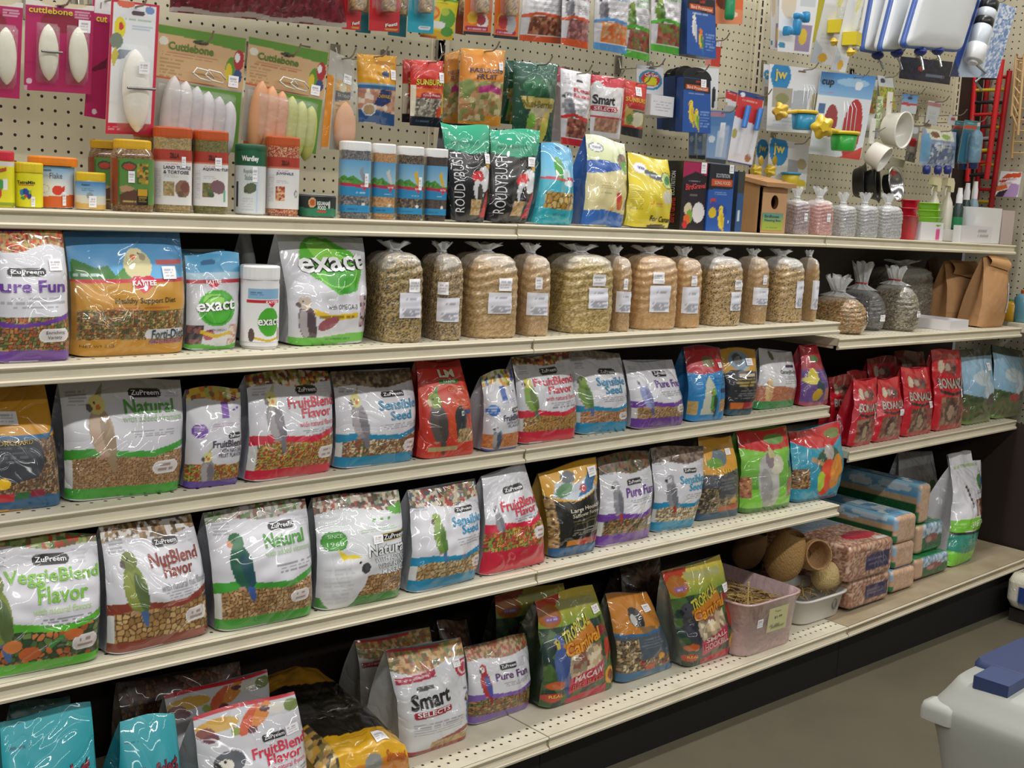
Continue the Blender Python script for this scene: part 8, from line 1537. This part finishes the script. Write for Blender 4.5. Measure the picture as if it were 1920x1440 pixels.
def woven(label, c, R, ax, h, col='b08a58', mouth=.6, name='woven_nest', zone='D7', y=-.3):
    """a woven straw nest: a bellied shell with an open mouth"""
    O = ony(y, *pq(zone, *c)[0]); ax = np.array(ax, float); ax /= np.linalg.norm(ax); e1 = np.cross(ax, [.01, .02, 1.]); e1 /= np.linalg.norm(e1); e2 = np.cross(e1, ax)
    zz = np.linspace(-1, 1, 34); a = np.linspace(0, 2 * np.pi, 64, endpoint=False); base = lin(col); rr = np.random.default_rng(int(c[0]))
    P, C = [], []
    for z in zz:
        s = (1 - max(0, -z) ** 2.4) ** .5 if z < 0 else 1 - (1 - mouth) * z ** 1.6
        s = max(s, .03); P.append([(math.cos(q) * R * s * (1 + .02 * math.sin(q * 24 + (z * 16) * math.pi)), math.sin(q) * R * s, z * h / 2) for q in a]); C.append([base * (.8 + .35 * (.5 + .5 * math.sin(q * 24 + z * 50))) for q in a])
    for z, k in ((.97, .90), (.4, .85), (-.4, .8), (-.8, .5)):
        s = (1 - max(0, -z) ** 2.4) ** .5 if z < 0 else 1 - (1 - mouth) * z ** 1.6
        P.append([(math.cos(q) * R * s * k, math.sin(q) * R * s * k, z * h / 2) for q in a]); C.append([base * .8 for q in a])
    mb = MB(); mb.grid(P, np.array(C), True, True).xf(np.stack([e1, e2, ax], 1))
    return tag(mb.build(name, STRAW, None, tuple(O)), label, 'nest')
p = ony(yt_ + .06, *pq('D7', 800, 340)[0])
woven('pale plaited straw nest lying in the white tub', (782, 305), .043, (.55, -.35, .55), .11, 'd0b67c', .75, y=yt_ + .06)
woven('tan woven hive nest with a dark hole on top, behind the tub', (535, 195), .058, (.1, -.25, 1), .16, 'a8844e', .55, y=-.33)
woven('round woven basket nest showing its open mouth', (690, 185), .048, (-.35, -.9, .25), .075, 'b0885a', .94, y=-.375)
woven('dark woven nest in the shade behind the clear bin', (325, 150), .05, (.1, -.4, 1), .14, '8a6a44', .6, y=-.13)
so = straw(None, 26, wt, .14, ht * .55, .03, 9, L=.1); so.location = tubO; tag(so, 'loose straw stalks at the bottom of the white tub', 'straw')
# ---- perpendicular run at the far end
struct(MB().box((2.20, -1.7, 0), (2.618, -.53, .045), '1c1613').build('trim_1', DARK))
def wl(a): a.f('d8d4c0'); a.r(.10, .16, .98, .66, '243c80'); a.e(.5, .4, .2, .12, '4a70b0'); a.l(.05, .9, .80, .88, 1, 'b8b09a')
ob = thing('bedding_bale', 'cream white bale with a blue label on the far low platform', 'bale', (2.31, -.765, .046))
def wfn(x, y, z):
    A = Art(np.clip(.5 - y / .5, 0, 1), np.clip(z / .135, 0, 1), .5 / .135, 3); wl(A); return A.c
rbox(.27, .5, .135, .035, wfn, lambda x, y: np.where((np.abs(x + .05) < .04)[..., None], lin('6a3050'), lin('d8d4c0')), rz_=.035).build('film_wrapped_block', FILM2, ob)
# goods seen past the end of the second shelf
shz = 1.02
struct(MB().box((2.42, -1.5, shz - .03), (2.618, -.30, shz), 'c8c0a8').build('trim_2', LIP))
for k, (x, yt, yb, c, c2, wh) in enumerate(((550, 770, 1010, 'c89a28', '8aa878', 'yellow bottle in clear film on the far shelf'), (650, 690, 1060, '5a8a98', 'c0582c', 'teal bottle with an orange cap at the photo edge'))):
    p = on(0, 2.5, *pq('B5', x, yb)[0]); o = thing('supply_bottle', wh, 'bottle', (2.5, p[1], shz + .001)); h = on(0, 2.5, *pq('B5', x, yt)[0])[2] - shz
    MB().loft([(.9, 0), (1, .01), (1, h * .75), (.7, h * .86), (.4, h * .9)], .07, .07, c, 2.4, 28).build('bottle_body', PLAST, o); MB().loft([(.5, h * .88), (.5, h)], .07, .07, c2, 2, 20).build('screw_cap', PLAST, o)

# ---- pet kennel in the aisle, cut by the photo edge
def kennel():
    X0, X1, Y0, Y1, H = .398, 1.02, -1.93, -1.185, .438
    o = thing('pet_kennel', 'grey white plastic pet kennel with a blue top hatch in the aisle', 'kennel', ((X0 + X1) / 2, (Y0 + Y1) / 2, 0))
    w_, d_ = X1 - X0, Y1 - Y0
    pr = [(.88, .83, 0.), (.90, .85, .02), (.92, .87, .12), (.95, .90, .21), (.975, .935, .28), (.99, .965, .325), (1., .99, .35), (1.0, 1.0, .365), (1.0, 1.0, .38), (.985, .985, .39), (.95, .965, .402), (.90, .94, .42), (.87, .925, .432), (.84, .91, H), (.6, .7, H + .001)]
    MB().loft(pr, w_, d_, 'a6a8a2', 11., 140).build('kennel_shell', SOFTPL, o)
    L = lambda x, y, z: np.array([x - (X0 + X1) / 2, y - (Y0 + Y1) / 2, z])
    MB().loft([(1, 0), (1, .022), (.9, .034), (.6, .038)], .06, .075, 'aeb0aa', 5, 32).xf(np.eye(3), L(.425, -1.222, .354)).build('corner_lug', SOFTPL, o)
    MB().loft([(1, 0), (1, .026), (.97, .034), (.90, .038)], .44, .30, 'a6a8a2', 9, 64).xf(np.eye(3), L(.735, -1.515, H - .012)).build('raised_shoulder', SOFTPL, o)
    hp = MB().loft([(1, 0), (1, .014), (.95, .022)], .46, .135, '2b3a62', 12, 40).xf(np.eye(3), L(.785, -1.275, H - .008)).build('hatch_panel', SOFTPL, o)
    MB().box((-.042, -.036, 0), (.042, .036, .026), '31416a').xf(rz(.05), L(.487, -1.305, H - .002)).build('hatch_latch', SOFTPL, hp)
    MB().box((-.15, -.009, 0), (.15, .009, .016), '3f5c94').xf(rz(.02), L(.80, -1.318, H + .008)).build('hatch_handle', PLAST, hp)
    MB().tube([L(.44, -1.315, .335) + [0, 0, 0], L(.402, -1.315, .335)], .011, '77776f', 16).build('bolt', METAL, o)
kennel()
